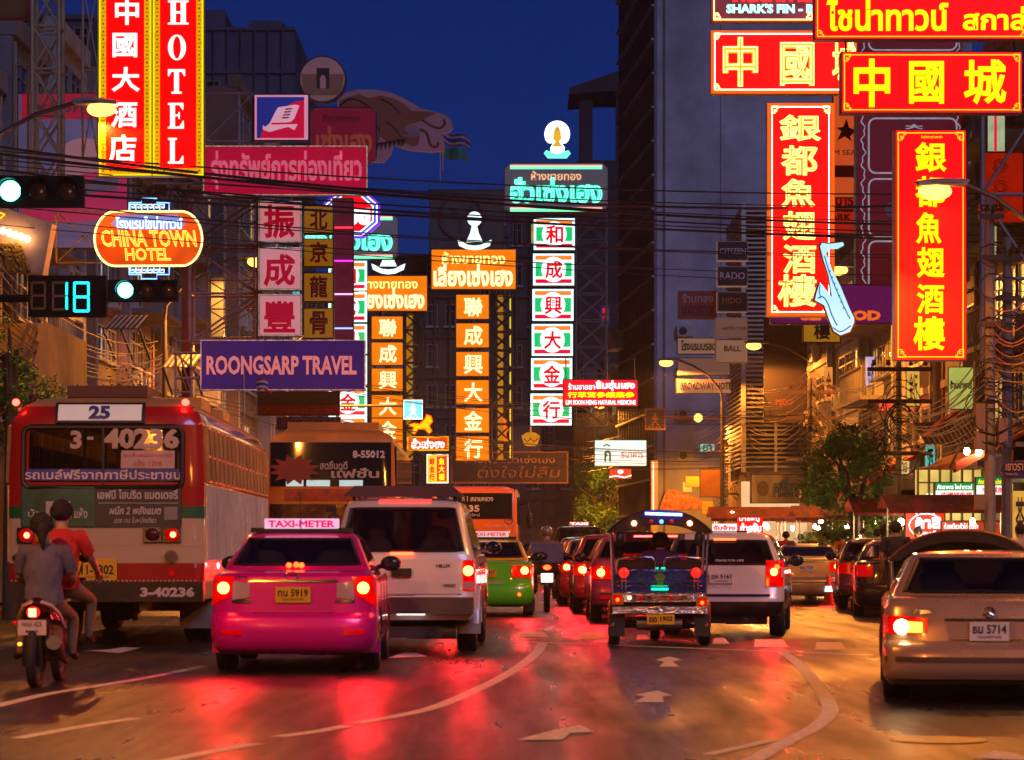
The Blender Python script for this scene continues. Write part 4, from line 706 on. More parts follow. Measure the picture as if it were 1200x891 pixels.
def shophouse(side,xf,y0,y1,h,wm,label,floors=4,style=0,lit=.12,awn=None,shop=True,dx=10):
    """facade in the plane x=xf facing the street; local frame at its near street corner"""
    t=thing('shophouse',label,'building',(xf,y0,0)); L=y1-y0; s=side; ang=-s*math.pi/2
    fh=(h-3.6)/floors; H0=3.6 if shop else 0
    mb=MB()
    X=lambda a,b:(min(a,b),max(a,b))
    mb.box(*X(0,s*dx),0,L,H0,h); mb.box(*X(s*.9,s*dx),.02,L-.02,0,H0)   # recessed shop
    mb.box(*X(0,s*.3),0,.3,0,H0).box(*X(0,s*.3),L-.3,L,0,H0)
    mb.obj('wall',wm,t)
    mb=MB(); mb.box(*X(-s*.18,s*.25),-.03,L+.03,h-.05,h+.45)
    for i in range(floors):
        mb.box(*X(-s*.10,s*.02),.004,L-.004,H0+i*fh-.12,H0+i*fh+.1)
    mb.box(*X(-s*.07,s*.02),.006,.26,H0,h-.06).box(*X(-s*.07,s*.02),L-.26,L-.006,H0,h-.06); mb.obj('cornice',WM[4] if style%2 else wm,t)
    nw=3 if L>5 else 2; ww=(L-.9)/nw-.35; rnd=random.Random(int(xf*7+y0*13))
    for i in range(floors):
        z=H0+i*fh+.85; hh=fh-1.35
        for j in range(nw):
            yy=.5+j*(ww+.35)
            o=(-s*.03,yy+(ww if s<0 else 0) if False else yy,z)
            # window local +x along facade, -y outward
            if s>0: o=(-.005,yy+ww,z); a=-math.pi/2
            else: o=(.005,yy,z); a=math.pi/2
            window(t,o,a,ww,hh,1 if rnd.random()<lit else (2 if rnd.random()<.04 else 0))
            if rnd.random()<.4: aircon(t,(o[0]-s*.02,o[1]+(.1 if s<0 else -.1),z-.75),a)
        if style==2:
            b=MB(); b.box(*X(-s*1.1,s*.01),.3,L-.3,H0+i*fh-.05,H0+i*fh+.08)
            n=int((L-.6)/.28)
            for q in range(n+1): b.box(*X(-s*1.08,-s*1.04),.32+q*.28,.35+q*.28,H0+i*fh+.08,H0+i*fh+.95)
            b.box(*X(-s*1.1,-s*1.02),.3,L-.3,H0+i*fh+.95,H0+i*fh+1.02); b.obj('balcony',WM[1],t)
    # camera facing side wall windows
    for i in range(floors):
        for j in range(2):
            if rnd.random()<.6:
                wx=1.2+j*2.4; o=((s*wx if s>0 else s*wx-1.1),-.005,H0+i*fh+.95); window(t,o,0,1.1,fh-1.5,1 if rnd.random()<lit else 0)
    # drain pipe
    MB().tube([(-s*.12,.15,3.6),(-s*.12,.15,h-.2)],.05,6).obj('drainpipe',mat('pvc_pipe',(.35,.33,.3),.5),t)
    if shop:
        em_=em('shop_interior_light',(1,.72,.38),1.1,.5,.8) ; b=MB().box(*X(s*.86,s*.89),.35,L-.35,.2,3.0); b.obj('shopfront',em_ if lit>.2 else mat('roller_shutter',(.22,.2,.18),.5,bump=.5,stretch=(1,1,8)),t)
        nt_=int((L-.7)/.9); b=MB()
        for q in range(nt_+1): b.box(*X(s*.78,s*.85),.35+q*.9,.41+q*.9,.15,3.1)
        b.obj('shop_frame',FRAME,t)
        b=MB().box(*X(-s*.02,s*.85),.31,L-.31,3.0,3.58); b.obj('signboard',mat('signboard_%d'%(int(y0)%5),((.3,.03,.02),(.3,.25,.2),(.05,.08,.2),(.35,.2,.04),(.1,.2,.1))[int(y0)%5],.5),t)
    if awn:
        b=MB(); z=3.7; n=12
        for q in range(n):
            b.m=q%2; ya=L*q/n; yb=L*(q+1)/n; b.add([(0,ya,z+.5),(0,yb,z+.5),(-s*1.9,yb,z-.35),(-s*1.9,ya,z-.35),(0,ya,z+.45),(0,yb,z+.45),(-s*1.9,yb,z-.6),(-s*1.9,ya,z-.6)],[(0,1,2,3),(7,6,5,4),(3,2,6,7),(0,3,7,4),(1,5,6,2),(0,4,5,1)])
        b.obj('awning',[mat('awn_a_%s'%awn[0],awn[1],.8),mat('awn_b_%s'%awn[0],awn[2],.8)],t)
    return t
left=[(-12.6,52,57.5,13.5,3,'ochre building at the left edge lit by the lamps',4,0,.1,('red',(.4,.02,.02),(.5,.4,.3))),(-12.6,57.6,63,12.5,2,'rose shophouse behind the countdown timer',4,1,.1,None),(-12.4,63.1,68,14,1,'grey shophouse behind the oval neon sign',4,2,.1,None),
(-12.2,68.1,73,15,4,'pale shophouse with drainpipe behind the oval neon sign',5,1,.1,None),(-12.0,73.1,78,13,5,'brown shophouse left of the pink character boxes',4,0,.1,None),(-11.8,78.1,84,16,2,'rose shophouse behind the pink character boxes',5,2,.1,None),
(-11.5,84.1,91,17,1,'grey shophouse with balconies far down the left side',5,2,.1,None),(-11,91.1,98,15,0,'cream shophouse far down the left side',4,1,.1,None),(-10.6,98.1,106,19,5,'brown shophouse behind the left green neon sign',5,0,.1,None),(-10,106.1,116,18,1,'dark grey shophouse behind the left orange tower',5,1,.1,None)]
for xf,a,b,h,wi,lb,fl,st,lt,aw in left: shophouse(-1,xf,a,b,h,WM[wi],lb,fl,st,lt,aw)
right=[(12.6,50,55.5,14,1,'dark grey shophouse at the right picture edge',4,0,.3,('red2',(.35,.02,.02),(.45,.1,.05))),(12.6,55.6,61,13,3,'ochre shophouse behind the white restaurant boards',4,1,.5,None),(12.5,61.1,67,14,0,'cream shophouse with red awning at the right',4,2,.4,('orange',(.5,.06,.02),(.5,.06,.02))),
(12.3,67.1,73,13,5,'brown shophouse right of the street tree',4,0,.3,None),(12.1,73.1,79,15,2,'rose shophouse behind the street tree',5,1,.3,('red3',(.35,.02,.02),(.4,.3,.25))),(11.9,79.1,85,13,1,'grey shophouse left of the street tree',4,2,.3,None),(11.7,85.1,92,16,4,'pale shophouse behind the purple sign',5,0,.3,None),(11.5,92.1,99,15,5,'brown shophouse beside the plum banner',5,1,.3,None)]
for xf,a,b,h,wi,lb,fl,st,lt,aw in right: shophouse(1,xf,a,b,h,WM[wi],lb,fl,st,lt,aw)
far=[(7.6,146,154,13,1,'narrow shophouse just beyond the tall pale tower',4,0),(7.2,154.1,164,15,0,'cream shophouse beyond the tall pale tower',4,1),(6.9,164.1,176,12,5,'brown shophouse beside the white glowing billboard',3,2),(6.5,176.1,190,14,3,'ochre shophouse behind the far tree',4,0),(6.2,190.1,208,13,1,'grey shophouse far up the right side',4,1),(5.9,208.1,230,16,5,'dark shophouse at the far end of the street',4,0)]
for xf,a,b,h,wi,lb,fl,st in far: shophouse(1,xf,a,b,h,WM[wi],lb,fl,st,.35,None)
# louvred building
c=P(905,545,108); k=108/F
t=thing('louvred_building','white building covered in horizontal louvres at right','building',(P(872,0,108).x,108,0)); W=(950-872)*k; H=1.3+(642-238)*k
MB().box(.1,W+6,.35,9,0,H-.1).obj('wall',WM[5],t)
LV=mat('white_louvre',(.55,.52,.50),.5,var=.3); n=58; z0=1.3+(642-548)*k; sm=MB().box(0,W,-.10,.22,0,.075).mesh('slat',LV); sm2=MB().box(-.10,.0,-.09,8,0,.075).mesh('slat',LV)
for i in range(n):
    z=z0+(H-z0)*i/n; link('slat',sm,t,(.0,0,z)); link('slat',sm2,t,(0,.02,z))
MB().box(-.12,.06,-.14,.1,z0-.2,H).box(W*.45,W*.45+.12,-.16,-.11,z0-.2,H).obj('post',WHITE,t); MB().box(-.1,W,-.3,.3,0.2,z0-.6).obj('shopfront',em('warm_shop_light',(1,.6,.28),.9,.5,.8),t)
# tall pale tower (blank wall facing us, floor ledges on the street side)
x0=P(770,0,130).x; t=thing('tower_block','tall pale windowless tower wall with dark ledged street side','building',(x0,130,0)); H=38
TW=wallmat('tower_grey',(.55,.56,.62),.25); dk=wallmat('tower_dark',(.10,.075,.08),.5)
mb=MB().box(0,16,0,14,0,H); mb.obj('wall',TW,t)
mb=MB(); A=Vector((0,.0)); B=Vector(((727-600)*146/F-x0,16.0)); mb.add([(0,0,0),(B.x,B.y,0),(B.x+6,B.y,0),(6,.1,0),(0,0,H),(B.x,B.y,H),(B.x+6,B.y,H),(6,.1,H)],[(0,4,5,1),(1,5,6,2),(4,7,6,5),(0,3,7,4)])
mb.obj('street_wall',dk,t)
# ledges + mullions as parts
dirv=(B-A).normalized(); nrm=Vector((-dirv.y,dirv.x)); 
def along(d0,d1,out,z0_,z1_):
    p=A+dirv*d0; q=A+dirv*d1; o=nrm*out; m=MB(); m.add([(*(p+o),z0_),(*(q+o),z0_),(*q,z0_),(*p,z0_),(*(p+o),z1_),(*(q+o),z1_),(*q,z1_),(*p,z1_)],[(0,3,2,1),(4,5,6,7),(0,1,5,4),(1,2,6,5),(2,3,7,6),(3,0,4,7)]); return m
LED=mat('pale_ledge',(.50,.50,.46),.5); Ls=(B-A).length; lm=along(0,Ls,.28,0,.10).mesh('ledge',LED)
for i in range(20): link('ledge',lm,t,(0,0,3+i*1.72))
mm=along(0,.10,.15,0,H).mesh('mullion',mat('mullion_grey',(.2,.17,.17),.5))
for i in range(14): link('mullion',mm,t,(dirv.x*i*1.2,dirv.y*i*1.2,0))
MB().box(.3,.42,-.04,0,0,H).box(3.2,3.24,-.02,0,4,H).obj('drainpipe',mat('pipe_brown',(.2,.15,.15),.5),t)
for i,(px,py) in enumerate(((706,360),(712,408),(712,430),(705,355))):
    q=P(px+12,py,128); 
for j in range(5): aircon(t,(1.0+j*.0,-.02,3.6+j*2.1),0)
# white balcony boxes on tower street side at low levels
for j,(py,ph) in enumerate(((392,22),(440,18))):
    z=1.3+(642-py)*140/F; bb=along(13.2,15.8,.8,z-ph*140/F/2,z+ph*140/F/2); bb.obj('balcony',LED,t)
# roof pavilion behind
D=210; k=D/F; t=thing('dark_house','dark building with pitched roof against the night sky','building',((676-600)*k,D,0)); NB=wallmat('night_brown',(.07,.045,.05)); Z=lambda py:HC+(HY-py)*k
MB().box(0,9,0,12,0,Z(188)).box(.2,1.3,.2,1.4,Z(190),Z(108)).box(4.0,9,.1,6,Z(188),Z(150)).box(3.2,3.6,.2,.8,Z(190),Z(108)).obj('wall',NB,t); MB().prism([(-.6,Z(112)),(-.6,Z(104)),(3.3,Z(85)),(9,Z(92)),(9,Z(108)),(2,Z(109))],-.6,7).obj('roof',NB,t)
# central dark buildings at the bend
def block(name,label,px0,px1,pytop,D,wm,dep=12,fl=7,nw=5,lit=.1,base=0,steps=None,skip=.3):
    k=D/F; x0=(px0-600)*k; W=(px1-px0)*k; H=HC+(HY-pytop)*k; t=thing(name,label,'building',(x0,D,0)); mb=MB().box(0,W,0,dep,0,H)
    if steps:
        for a,b,py in steps: mb.box((a-px0)*k,(b-px0)*k,.5,dep-.5,H-.02,HC+(HY-py)*k)
    mb.obj('wall',wm,t); fh=(H-4)/fl; ww=W/nw*.6; rnd=random.Random(int(px0))
    for i in range(fl):
        for j in range(nw):
            r_=rnd.random()
            if rnd.random()<skip: continue
            window(t,(W/nw*(j+.2),-.01,4+i*fh+fh*.25),0,ww,fh*.55,1 if r_<lit else 2 if r_<lit+.03 else 0)
    fm=MB().box(0,.10,-.22,-.01,3.2,H).mesh('fin',wm)
    for i in range(int(W/.8)): link('fin',fm,t,(.3+i*.8,0,0))
    mb=MB()
    for i in range(fl+1): mb.box(-.05,W+.05,-.14,0,4+i*fh-.1,4+i*fh+.08)
    mb.obj('ledges' if False else 'ledge',wm,t); return t
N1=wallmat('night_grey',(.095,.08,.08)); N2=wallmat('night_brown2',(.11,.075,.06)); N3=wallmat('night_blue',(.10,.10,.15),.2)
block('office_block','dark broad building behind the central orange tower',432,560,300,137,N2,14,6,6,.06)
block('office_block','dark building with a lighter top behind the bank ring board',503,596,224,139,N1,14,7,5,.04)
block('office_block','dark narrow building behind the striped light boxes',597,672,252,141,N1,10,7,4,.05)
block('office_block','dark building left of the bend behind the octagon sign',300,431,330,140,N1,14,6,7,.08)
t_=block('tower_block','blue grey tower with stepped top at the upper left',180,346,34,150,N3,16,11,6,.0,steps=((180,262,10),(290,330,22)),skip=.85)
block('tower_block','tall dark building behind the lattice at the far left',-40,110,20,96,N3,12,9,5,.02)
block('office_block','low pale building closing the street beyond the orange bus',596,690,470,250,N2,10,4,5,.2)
# yellow projecting facade at left with slanted sign
s=Sign('slanted_sign','slanted cream sign box with gold characters and small lamps at left',49,-30,240,60,318,panel=None)
s.poly([(-40,238),(0,242),(61,262),(50,322),(0,316),(-40,305)],mat('cream_pink_board',(.55,.33,.24),.5),'case',0,.5); s.text('金源號',-12,282,32,322,mat('gold_relief',(.45,.24,.04),.4),.05,'character',.02,italic=-.35,thick=.08)
for i in range(5):
    X,Z=s.pt(6+i*7,272+i*2.4); MB().ell((X,-.18,Z),.055,.055,.07,8,6).obj('bulb',em('warm_bulb',(1,.6,.25),14,0,sample=False),s.t)
s.tube([(-6,247),(6,252),(-2,258)],.8,em('yel_neon',(1,.6,.0),2,0,sample=False))
t=thing('projecting_shop','ochre projecting shop bay under the slanted cream sign','building',P(0,642,51)+Vector((-1.1,0,-1.3)))
MB().box(-2,2.0,.3,5,.2,5.8).obj('wall',WM[3],t); MB().box(.5,.62,.1,.3,.2,5.7).box(1.3,1.75,.16,.3,.2,4.2).box(-.2,0,.18,.3,.2,5.6).obj('pilaster',mat('orange_board',(.6,.28,.04),.5),t)
for i in range(3): window(t,(-1.6+i*1.2,.29,3.9),0,.8,1.3,0)
truss(38,69,-20,232,55,5,'tall cream lattice tower left of the hotel sign',CREAMST,'x',.035,.5)
truss(97,115,-20,185,54,2,'thin cross braced frame against the hotel sign',CREAMST,'x',.02)
truss(19,33,76,205,56,1,'narrow rectangular steel frame at the far left',CREAMST,'',.02)
truss(66,132,248,308,56,1,'cream cross braces left of the oval neon sign',CREAMST,'x',.022)
truss(222,303,232,400,62,3,'pink steel scaffolding left of the pink character boxes',PINKST,'z',.035,.8)
truss(243,298,228,396,64,5,'inner pink scaffold behind the pink steel scaffolding',PINKST,'x',.02,0)
truss(206,224,400,520,62.5,2,'leaning steel braces below the oval neon sign',PINKST,'z',.025)
s=Sign('dark_column','dark red upright panel left of the pink scaffolding',68,213,232,226,470,panel=UN('dark_red_panel',(.22,.02,.02)),depth=.4)
s=Sign('dark_column','pale blue lit strip between the scaffold poles',70,247,235,262,395,panel=UN('bluegrey_panel',(.05,.07,.09)),depth=.3)
# corrugated canopies at left
def canopy(px,py,D,w,label,m,dep=2.0,drop=.5):
    t=thing('canopy',label,'canopy',P(px,py,D)); k=D/F; W=w*k; mb=MB(); n=int(W/.12)
    mb.grid(lambda u,v:(W*u, dep*v, drop*v+.012*math.sin(u*n*6.28)),n*6,1); mb.grid(lambda u,v:(W*(1-u), dep*v, -.02+drop*v+.012*math.sin((1-u)*n*6.28)),n*6,1); mb.obj('sheet',m,t)
    b=MB()
    for i in range(3): b.bar((W*i/2,.1,0),(W*i/2,dep,-.6),.03)
    b.obj('strut',DARK,t)
CORR=mat('corrugated_steel',(.30,.28,.27),.5,.5); canopy(120,385,62,42,'small corrugated canopy right of the countdown timer',CORR); canopy(190,430,66,36,'corrugated canopy under the lower traffic light',CORR)
canopy(1085,520,60,85,'brown canopy above the lit shop at right',mat('brown_sheet',(.3,.14,.06),.6),2,.6)
t=thing('fabric_awning','red fabric awning slanting above the canopy at right','awning',P(1092,508,58)); k=58/F; MB().prism([(0,0),(42*k,26*k),(42*k,34*k),(10*k,12*k)],0,1.2).obj('cloth',mat('red_fabric',(.6,.02,.01),.7,em=(1,.02,0),es=0) if False else mat('red_fabric',(.65,.03,.02),.7),t)
t=thing('lit_shop_bay','bright yellow green shop bay under the brown canopy','shop',P(1110,612,61)+Vector((0,0,0))); k=61/F
MB().box(-32*k,45*k,.6,.7,0,62*k).obj('back_wall',em('shop_glow_light',(.9,.62,.15),1.0,.6,1.5),t)
b=MB(); [b.box((-32+i*13)*k,(-30.5+i*13)*k,.3,.5,0,64*k) for i in range(7)]; [b.box(-32*k,45*k,.28,.52,z*k,(z+1.5)*k) for z in (20,46,62)]; b.obj('frame',mat('olive_frame',(.25,.18,.04),.5),t)
MB().box(-20*k,40*k,.4,.55,22*k,34*k).obj('fluorescent_panel',em('pale_fluor',(.85,.95,.6),1.3,.3,3),t)
# ---------------------------------------------------------------- trees
BARK=mat('bark',(.09,.06,.04),.9,bump=.8,bs=15); 
def leafmat(nm,c): return mat(nm,c,.55,var=.6,scale=1.2)
def tree(c,h,rx,rz,n,lm,label,lean=0,group=None,trunk_r=.16,cz=None,ls=.16,seed=1):
    rnd=random.Random(seed); t=thing('street_tree',label,'tree',c,group=group); cz=cz or h-rz
    mb=MB(); top=Vector((lean,0,cz)); mb.tube([(0,0,-.1),(lean*.2,0,cz*.35),(lean*.6,0,cz*.7),top],[trunk_r,trunk_r*.8,trunk_r*.6,trunk_r*.4],8)
    tips=[]
    for i in range(9):
        a=i*2.4; e=top+Vector((math.cos(a)*rx*.7,math.sin(a)*rx*.7,rz*(rnd.random()*1.3-.4))); mid=(top*.5+e*.5)+Vector((0,0,.15)); mb.tube([Vector((lean*.6,0,cz*.7)),mid,e],[trunk_r*.4,trunk_r*.25,.02],6); tips.append(e)
    mb.obj('trunk',BARK,t,smooth=60)
    cl=MB(); cen=[]
    for i in range(34):
        a=rnd.random()*6.28; z=rnd.uniform(-1,1); r=math.sqrt(max(0,1-z*z))*rnd.uniform(.55,1); cen.append((top+Vector((math.cos(a)*rx*r,math.sin(a)*rx*r,z*rz)),rnd.uniform(.22,.42)*rx))
    for q in range(n):
        cc,rr=cen[q%34]; d=Vector((rnd.gauss(0,1),rnd.gauss(0,1),rnd.gauss(0,1))); d=d.normalized()*rr*rnd.random()**.4; p=cc+d
        u=Vector((rnd.uniform(-1,1),rnd.uniform(-1,1),rnd.uniform(-.6,.6))).normalized(); v=u.cross(Vector((rnd.uniform(-1,1),rnd.uniform(-1,1),1))).normalized(); L=ls*rnd.uniform(.6,1.3); w_=L*.35
        cl.add([p-u*L*.5,p+v*w_*.5,p+u*L*.5-Vector((0,0,L*.15)),p-v*w_*.5],[(0,1,2,3)])
    cl.obj('crown',lm,t); return t
LG=leafmat('leaf_green',(.09,.25,.03)); LG2=leafmat('leaf_bright',(.14,.34,.03)); LG3=leafmat('leaf_dark',(.045,.06,.02))
tree(P(1000,642,66)-Vector((0,0,1.3)),4.7,1.15,1.7,9000,LG,'round dark green street tree in front of the right shops',cz=2.7,seed=2)
tree(P(1036,642,62)-Vector((0,0,1.3)),2.6,.45,.65,1500,LG2,'small bright green bush by the red stall',cz=1.7,ls=.12,seed=3)
tree(P(950,642,64)-Vector((0,0,1.3)),2.0,.5,.4,900,LG2,'low leafy branch left of the round street tree',cz=1.2,ls=.1,seed=4)
tree(P(708,642,160)-Vector((0,0,1.3)),6.8,2.3,2.6,6000,LG2,'bright green tree at the far end left of the three wheeler roof',cz=3.6,ls=.3,seed=5)
tree(P(672,642,175)-Vector((0,0,1.3)),7.5,2.8,3.0,5000,LG,'dark green far tree beside the bright green tree',cz=4.3,ls=.3,seed=6)
tree(P(640,642,200)-Vector((0,0,1.3)),6.5,3.2,2.4,5000,LG3,'dark tree behind the orange bus',cz=4,ls=.35,seed=7)
tree(P(620,642,230)-Vector((0,0,1.3)),7,5,2.6,6000,LG3,'broad dark tree at the very end of the street',cz=4.2,ls=.4,seed=8)
tree(P(22,642,48)-Vector((0,0,1.3)),4.7,.9,.7,5000,LG,'leafy dark bush above the near bus roof at left',cz=3.9,ls=.12,seed=9)
tree(P(75,642,50)-Vector((0,0,1.3)),4.4,.9,.45,2500,LG,'low leafy bush right of the dark bush above the near bus',cz=3.8,ls=.12,seed=10)
tree(P(25,642,47)-Vector((.2,0,1.3)),5.5,.35,.9,500,LG2,'thin sapling in front of the ochre bay at left',cz=4.6,ls=.1,seed=11)
tree(P(170,642,66)-Vector((0,0,1.3)),5.6,1.4,1.0,2500,LG3,'dark tangled tree below the lower traffic light',cz=4.7,ls=.14,seed=12)
# ---------------------------------------------------------------- utility poles and cables
CONC=mat('pole_concrete',(.28,.24,.20),.8,bump=.3)
def pole(px,D,ztop,label,r=.15,boxes=True,tilt=0):
    t=thing('utility_pole',label,'utility pole',(P(px,0,D).x,D,.0),group='utility poles along the right pavement')
    MB().bar((0,0,0),(tilt,0,ztop),r,8,r*.75).obj('pole',CONC,t,smooth=40)
    b=MB(); 
    aw=.25 if D<55 else .8
    for z in (ztop-.5,ztop-1.3,ztop-2.6): MB().box(-aw,aw,-.2,-.1,z,z+.10).obj('crossarm',mat('arm_rust',(.10,.06,.04),.7),t)
    if boxes:
        rnd=random.Random(int(px))
        for j in range(4):
            z=rnd.uniform(2,ztop-3.5); x=rnd.choice((-.24,.2)); bw=.09 if D<60 else .15; MB().box(x-bw,x+bw,-.35,-.1,z,z+rnd.uniform(.25,.5)).obj('junction_box',mat('box_grey',(.24,.15,.09),.6),t)
    for x in (-aw*.8,-aw*.35,aw*.35,aw*.8):
        MB().tube([(x,-.15,ztop-.36),(x,-.15,ztop-.30),(x,-.15,ztop-.28),(x,-.15,ztop-.22)],[.04,.07,.04,.06],8).obj('insulator',mat('insulator_brown',(.15,.05,.03),.2),t)
    # coiled cable mass
    c=MB(); rnd=random.Random(int(px)+5)
    for j in range(16):
        z=rnd.uniform(3.6,ztop-1.2); R=rnd.uniform(.2,.5); pts=[(R*math.cos(a*.6)+rnd.uniform(-.05,.05),-.25+R*.3*math.sin(a*.6),z+R*1.1*math.sin(a*.6)) for a in range(10)]; c.tube(pts,.014,4)
    c.obj('coiled_cable',WIRE,t)
pole(951,80,6.6,'concrete pole left of the street tree'); pole(1053,64,6.2,'slim reddish pole right of the street tree',.09); pole(1160,50,8.2,'thick pole with coiled cables under the pipe frame',.12); pole(1180,52,7.6,'concrete pole behind the blue street name sign',.12)
pole(868,112,6.2,'concrete pole below the cream hotel sign'); pole(848,124,6.4,'far concrete pole near the three wheeler roof',.13); pole(770,150,6.5,'farthest pole beside the white glowing billboard',.15,False)
pole(186,66,5.2,'pole wrapped in cables below the lower traffic light',.12,False)
def cable(a,b,sag,r,label,group,m=WIRE,n=14,cat='cable'):
    a=Vector(a); b=Vector(b); pts=[]
    for i in range(n+1):
        u=i/n; p=a.lerp(b,u); p.z-=4*sag*u*(1-u); pts.append(p-a)
    o=MB().tube(pts,r,4).obj('overhead_cable',m,None,a); tag(o,label,cat,group); return o
rnd=random.Random(11)
spec=[(0,168,1000,238,.035),(0,176,1200,222,.02),(0,186,1200,236,.016),(0,192,1200,262,.016),(0,178,1200,262,.034),(0,196,1200,270,.022),(0,205,1200,276,.022),(0,215,1200,280,.016),(0,222,1200,284,.03),(0,230,1200,292,.016),(0,240,1200,300,.014),(0,199,1200,248,.012),(0,250,1200,318,.014),(0,262,1200,340,.012)]
for i,(x0,y0,x1,y1,r_) in enumerate(spec):
    D0=44+rnd.uniform(0,6); D1=58+rnd.uniform(0,8); cable(P(x0-60,y0-4,D0),P(x1+60,y1+3,D1),rnd.uniform(.12,.5),r_*.95,'long thin black cable crossing the whole street below the hotel sign','cables across the street')
for i in range(14):
    D0=70; D1=75; y=rnd.uniform(470,530); cable(P(200,y-60,D0),P(960,y+10,85),rnd.uniform(.5,1.1),.010,'thin black cable sagging low across the street in front of the far signs','low cables across the street')
CAMB=mat('amber_lit_cable',(.11,.065,.035),.5,var=.3)  # amber lamp light put into the colour of black cables
for i in range(16):
    cable(P(-10+rnd.uniform(-10,5),300+i*9,47),P(185+rnd.uniform(-6,6),400+i*5,66),rnd.uniform(.5,1.0),.013,'sagging amber lit cable from the left edge to the wrapped pole','sagging cables at the left',CAMB)
for i in range(14): cable(P(951,430+i*5,80),P(1053,425+i*6,64),rnd.uniform(.5,1.1),.012,'sagging cable between the two poles beside the street tree','sagging cables by the street tree',CAMB)
for i in range(14): cable(P(1053,470+i*3,64),P(1162,395+i*8,50),rnd.uniform(.3,.9),.013,'sagging cable under the upright flat red sign','sagging cables under the red sign',CAMB)
for i in range(10): cable(P(1160,360+i*10,50),P(1225,330+i*14,42),rnd.uniform(.1,.5),.013,'cable running off the right edge from the thick pole','cables at the right edge',CAMB)
for i in range(12): cable(P(868,440+i*6,112),P(951,430+i*6,80),rnd.uniform(.3,1.0),.013,'sagging cable in front of the louvred building','sagging cables at the louvred building',CAMB)
for i in range(10): cable(P(770,480+i*5,150),P(868,455+i*6,112),rnd.uniform(.3,1.2),.016,'sagging cable below the cream hotel signs','sagging cables below the hotel signs',CAMB)
for i in range(8): cable(P(600,500+i*6,130),P(770,490+i*5,150),rnd.uniform(.4,1.2),.02,'distant cable behind the medicine sign','distant cables behind the medicine sign',CAMB)
# long lamp arm with crossing sign
t=thing('street_lamp','lamp on a long horizontal orange arm carrying the dark crossing sign','street lamp',(P(952,0,118).x,118,0),group='sodium street lamps'); k=118/F
z=HC+(HY-490)*k; xo=P(952,0,118).x; OM=mat('orange_paint_post',(.45,.2,.06),.5)
MB().tube([(0,0,0),(0,0,z-1.3),(-.3,0,z-.4),(-1.0,0,z-.05),((780-952)*k,0,z+.04)],.06,8).obj('arm',OM,t,smooth=60); MB().ell(((818-952)*k,-.12,z),.2,.2,.2,12,8).obj('lens',LAMPG,t,smooth=60); lamp_light(t,((818-952)*k,-.12,z-.34),1500)
# ================================================================ VEHICLES
TH=[0,8,20,35,51,65,78,90]; NE=4.0
SX=[math.sin(math.radians(t))**(2/NE) for t in TH]; SY=[1-math.cos(math.radians(t))**(2/NE) if t<90 else 1 for t in TH]
def ring_pts(z,r,w,c,f,side,cf=None,crown=0):
    cf=cf or c*1.2; pts=[]
    R=[(-SX[i],SY[i]) for i in range(7,0,-1)]+[(SX[i],SY[i]) for i in range(8)]
    for u,v in R: pts.append((u*w,r+c*v,z+crown*(1-u*u)))
    y0,y1=r+c,f-cf
    for q in side[1:-1]: pts.append((w,y0+(y1-y0)*q,z))
    for u,v in reversed(R): pts.append((u*w,f-cf*v,z+crown*(1-u*u)))
    for q in reversed(side[1:-1]): pts.append((-w,y0+(y1-y0)*q,z))
    return pts
def kind_of(i,ns):  # segment i -> ('rear'|'right'|'front'|'left', index)
    if i<14: return 'rear',i
    i-=14
    if i<ns: return 'right',i
    i-=ns
    if i<14: return 'front',i
    return 'left',i-14
GLOWR=em('brake_glow',(1,.03,.005),12,0); GLOWY=em('brake_core',(1,.36,.05),8,0); LENSR=mat('red_lens',(.45,.0,.0),.12,0,em=(1,0,0),es=.28,var=.4); LENSB=mat('red_lens_lit',(.45,.0,.0),.12,0,em=(1,.0,.0),es=.75,var=.8,scale=9); LENSC=mat('clear_lens',(.5,.35,.32),.1,var=.1); LENSO=em('amber_glow',(1,.4,.03),12,0,sample=False)
PLY=mat('plate_yellow',(.75,.42,.01),.4,var=.1); PLW=mat('plate_white',(.75,.72,.68),.4,var=.1); PLT=mat('plate_black',(.02,.02,.02),.5,var=0); SEAT=mat('seat_fabric',(.10,.08,.08),.8); INT=mat('interior_dark',(.02,.018,.018),.8); RIM=mat('alloy_rim',(.5,.5,.5),.3,.9)
def paint(nm,c,metal=.0,rough=.28): return mat(nm,c,rough,metal,var=.06,scale=1,coat=1)
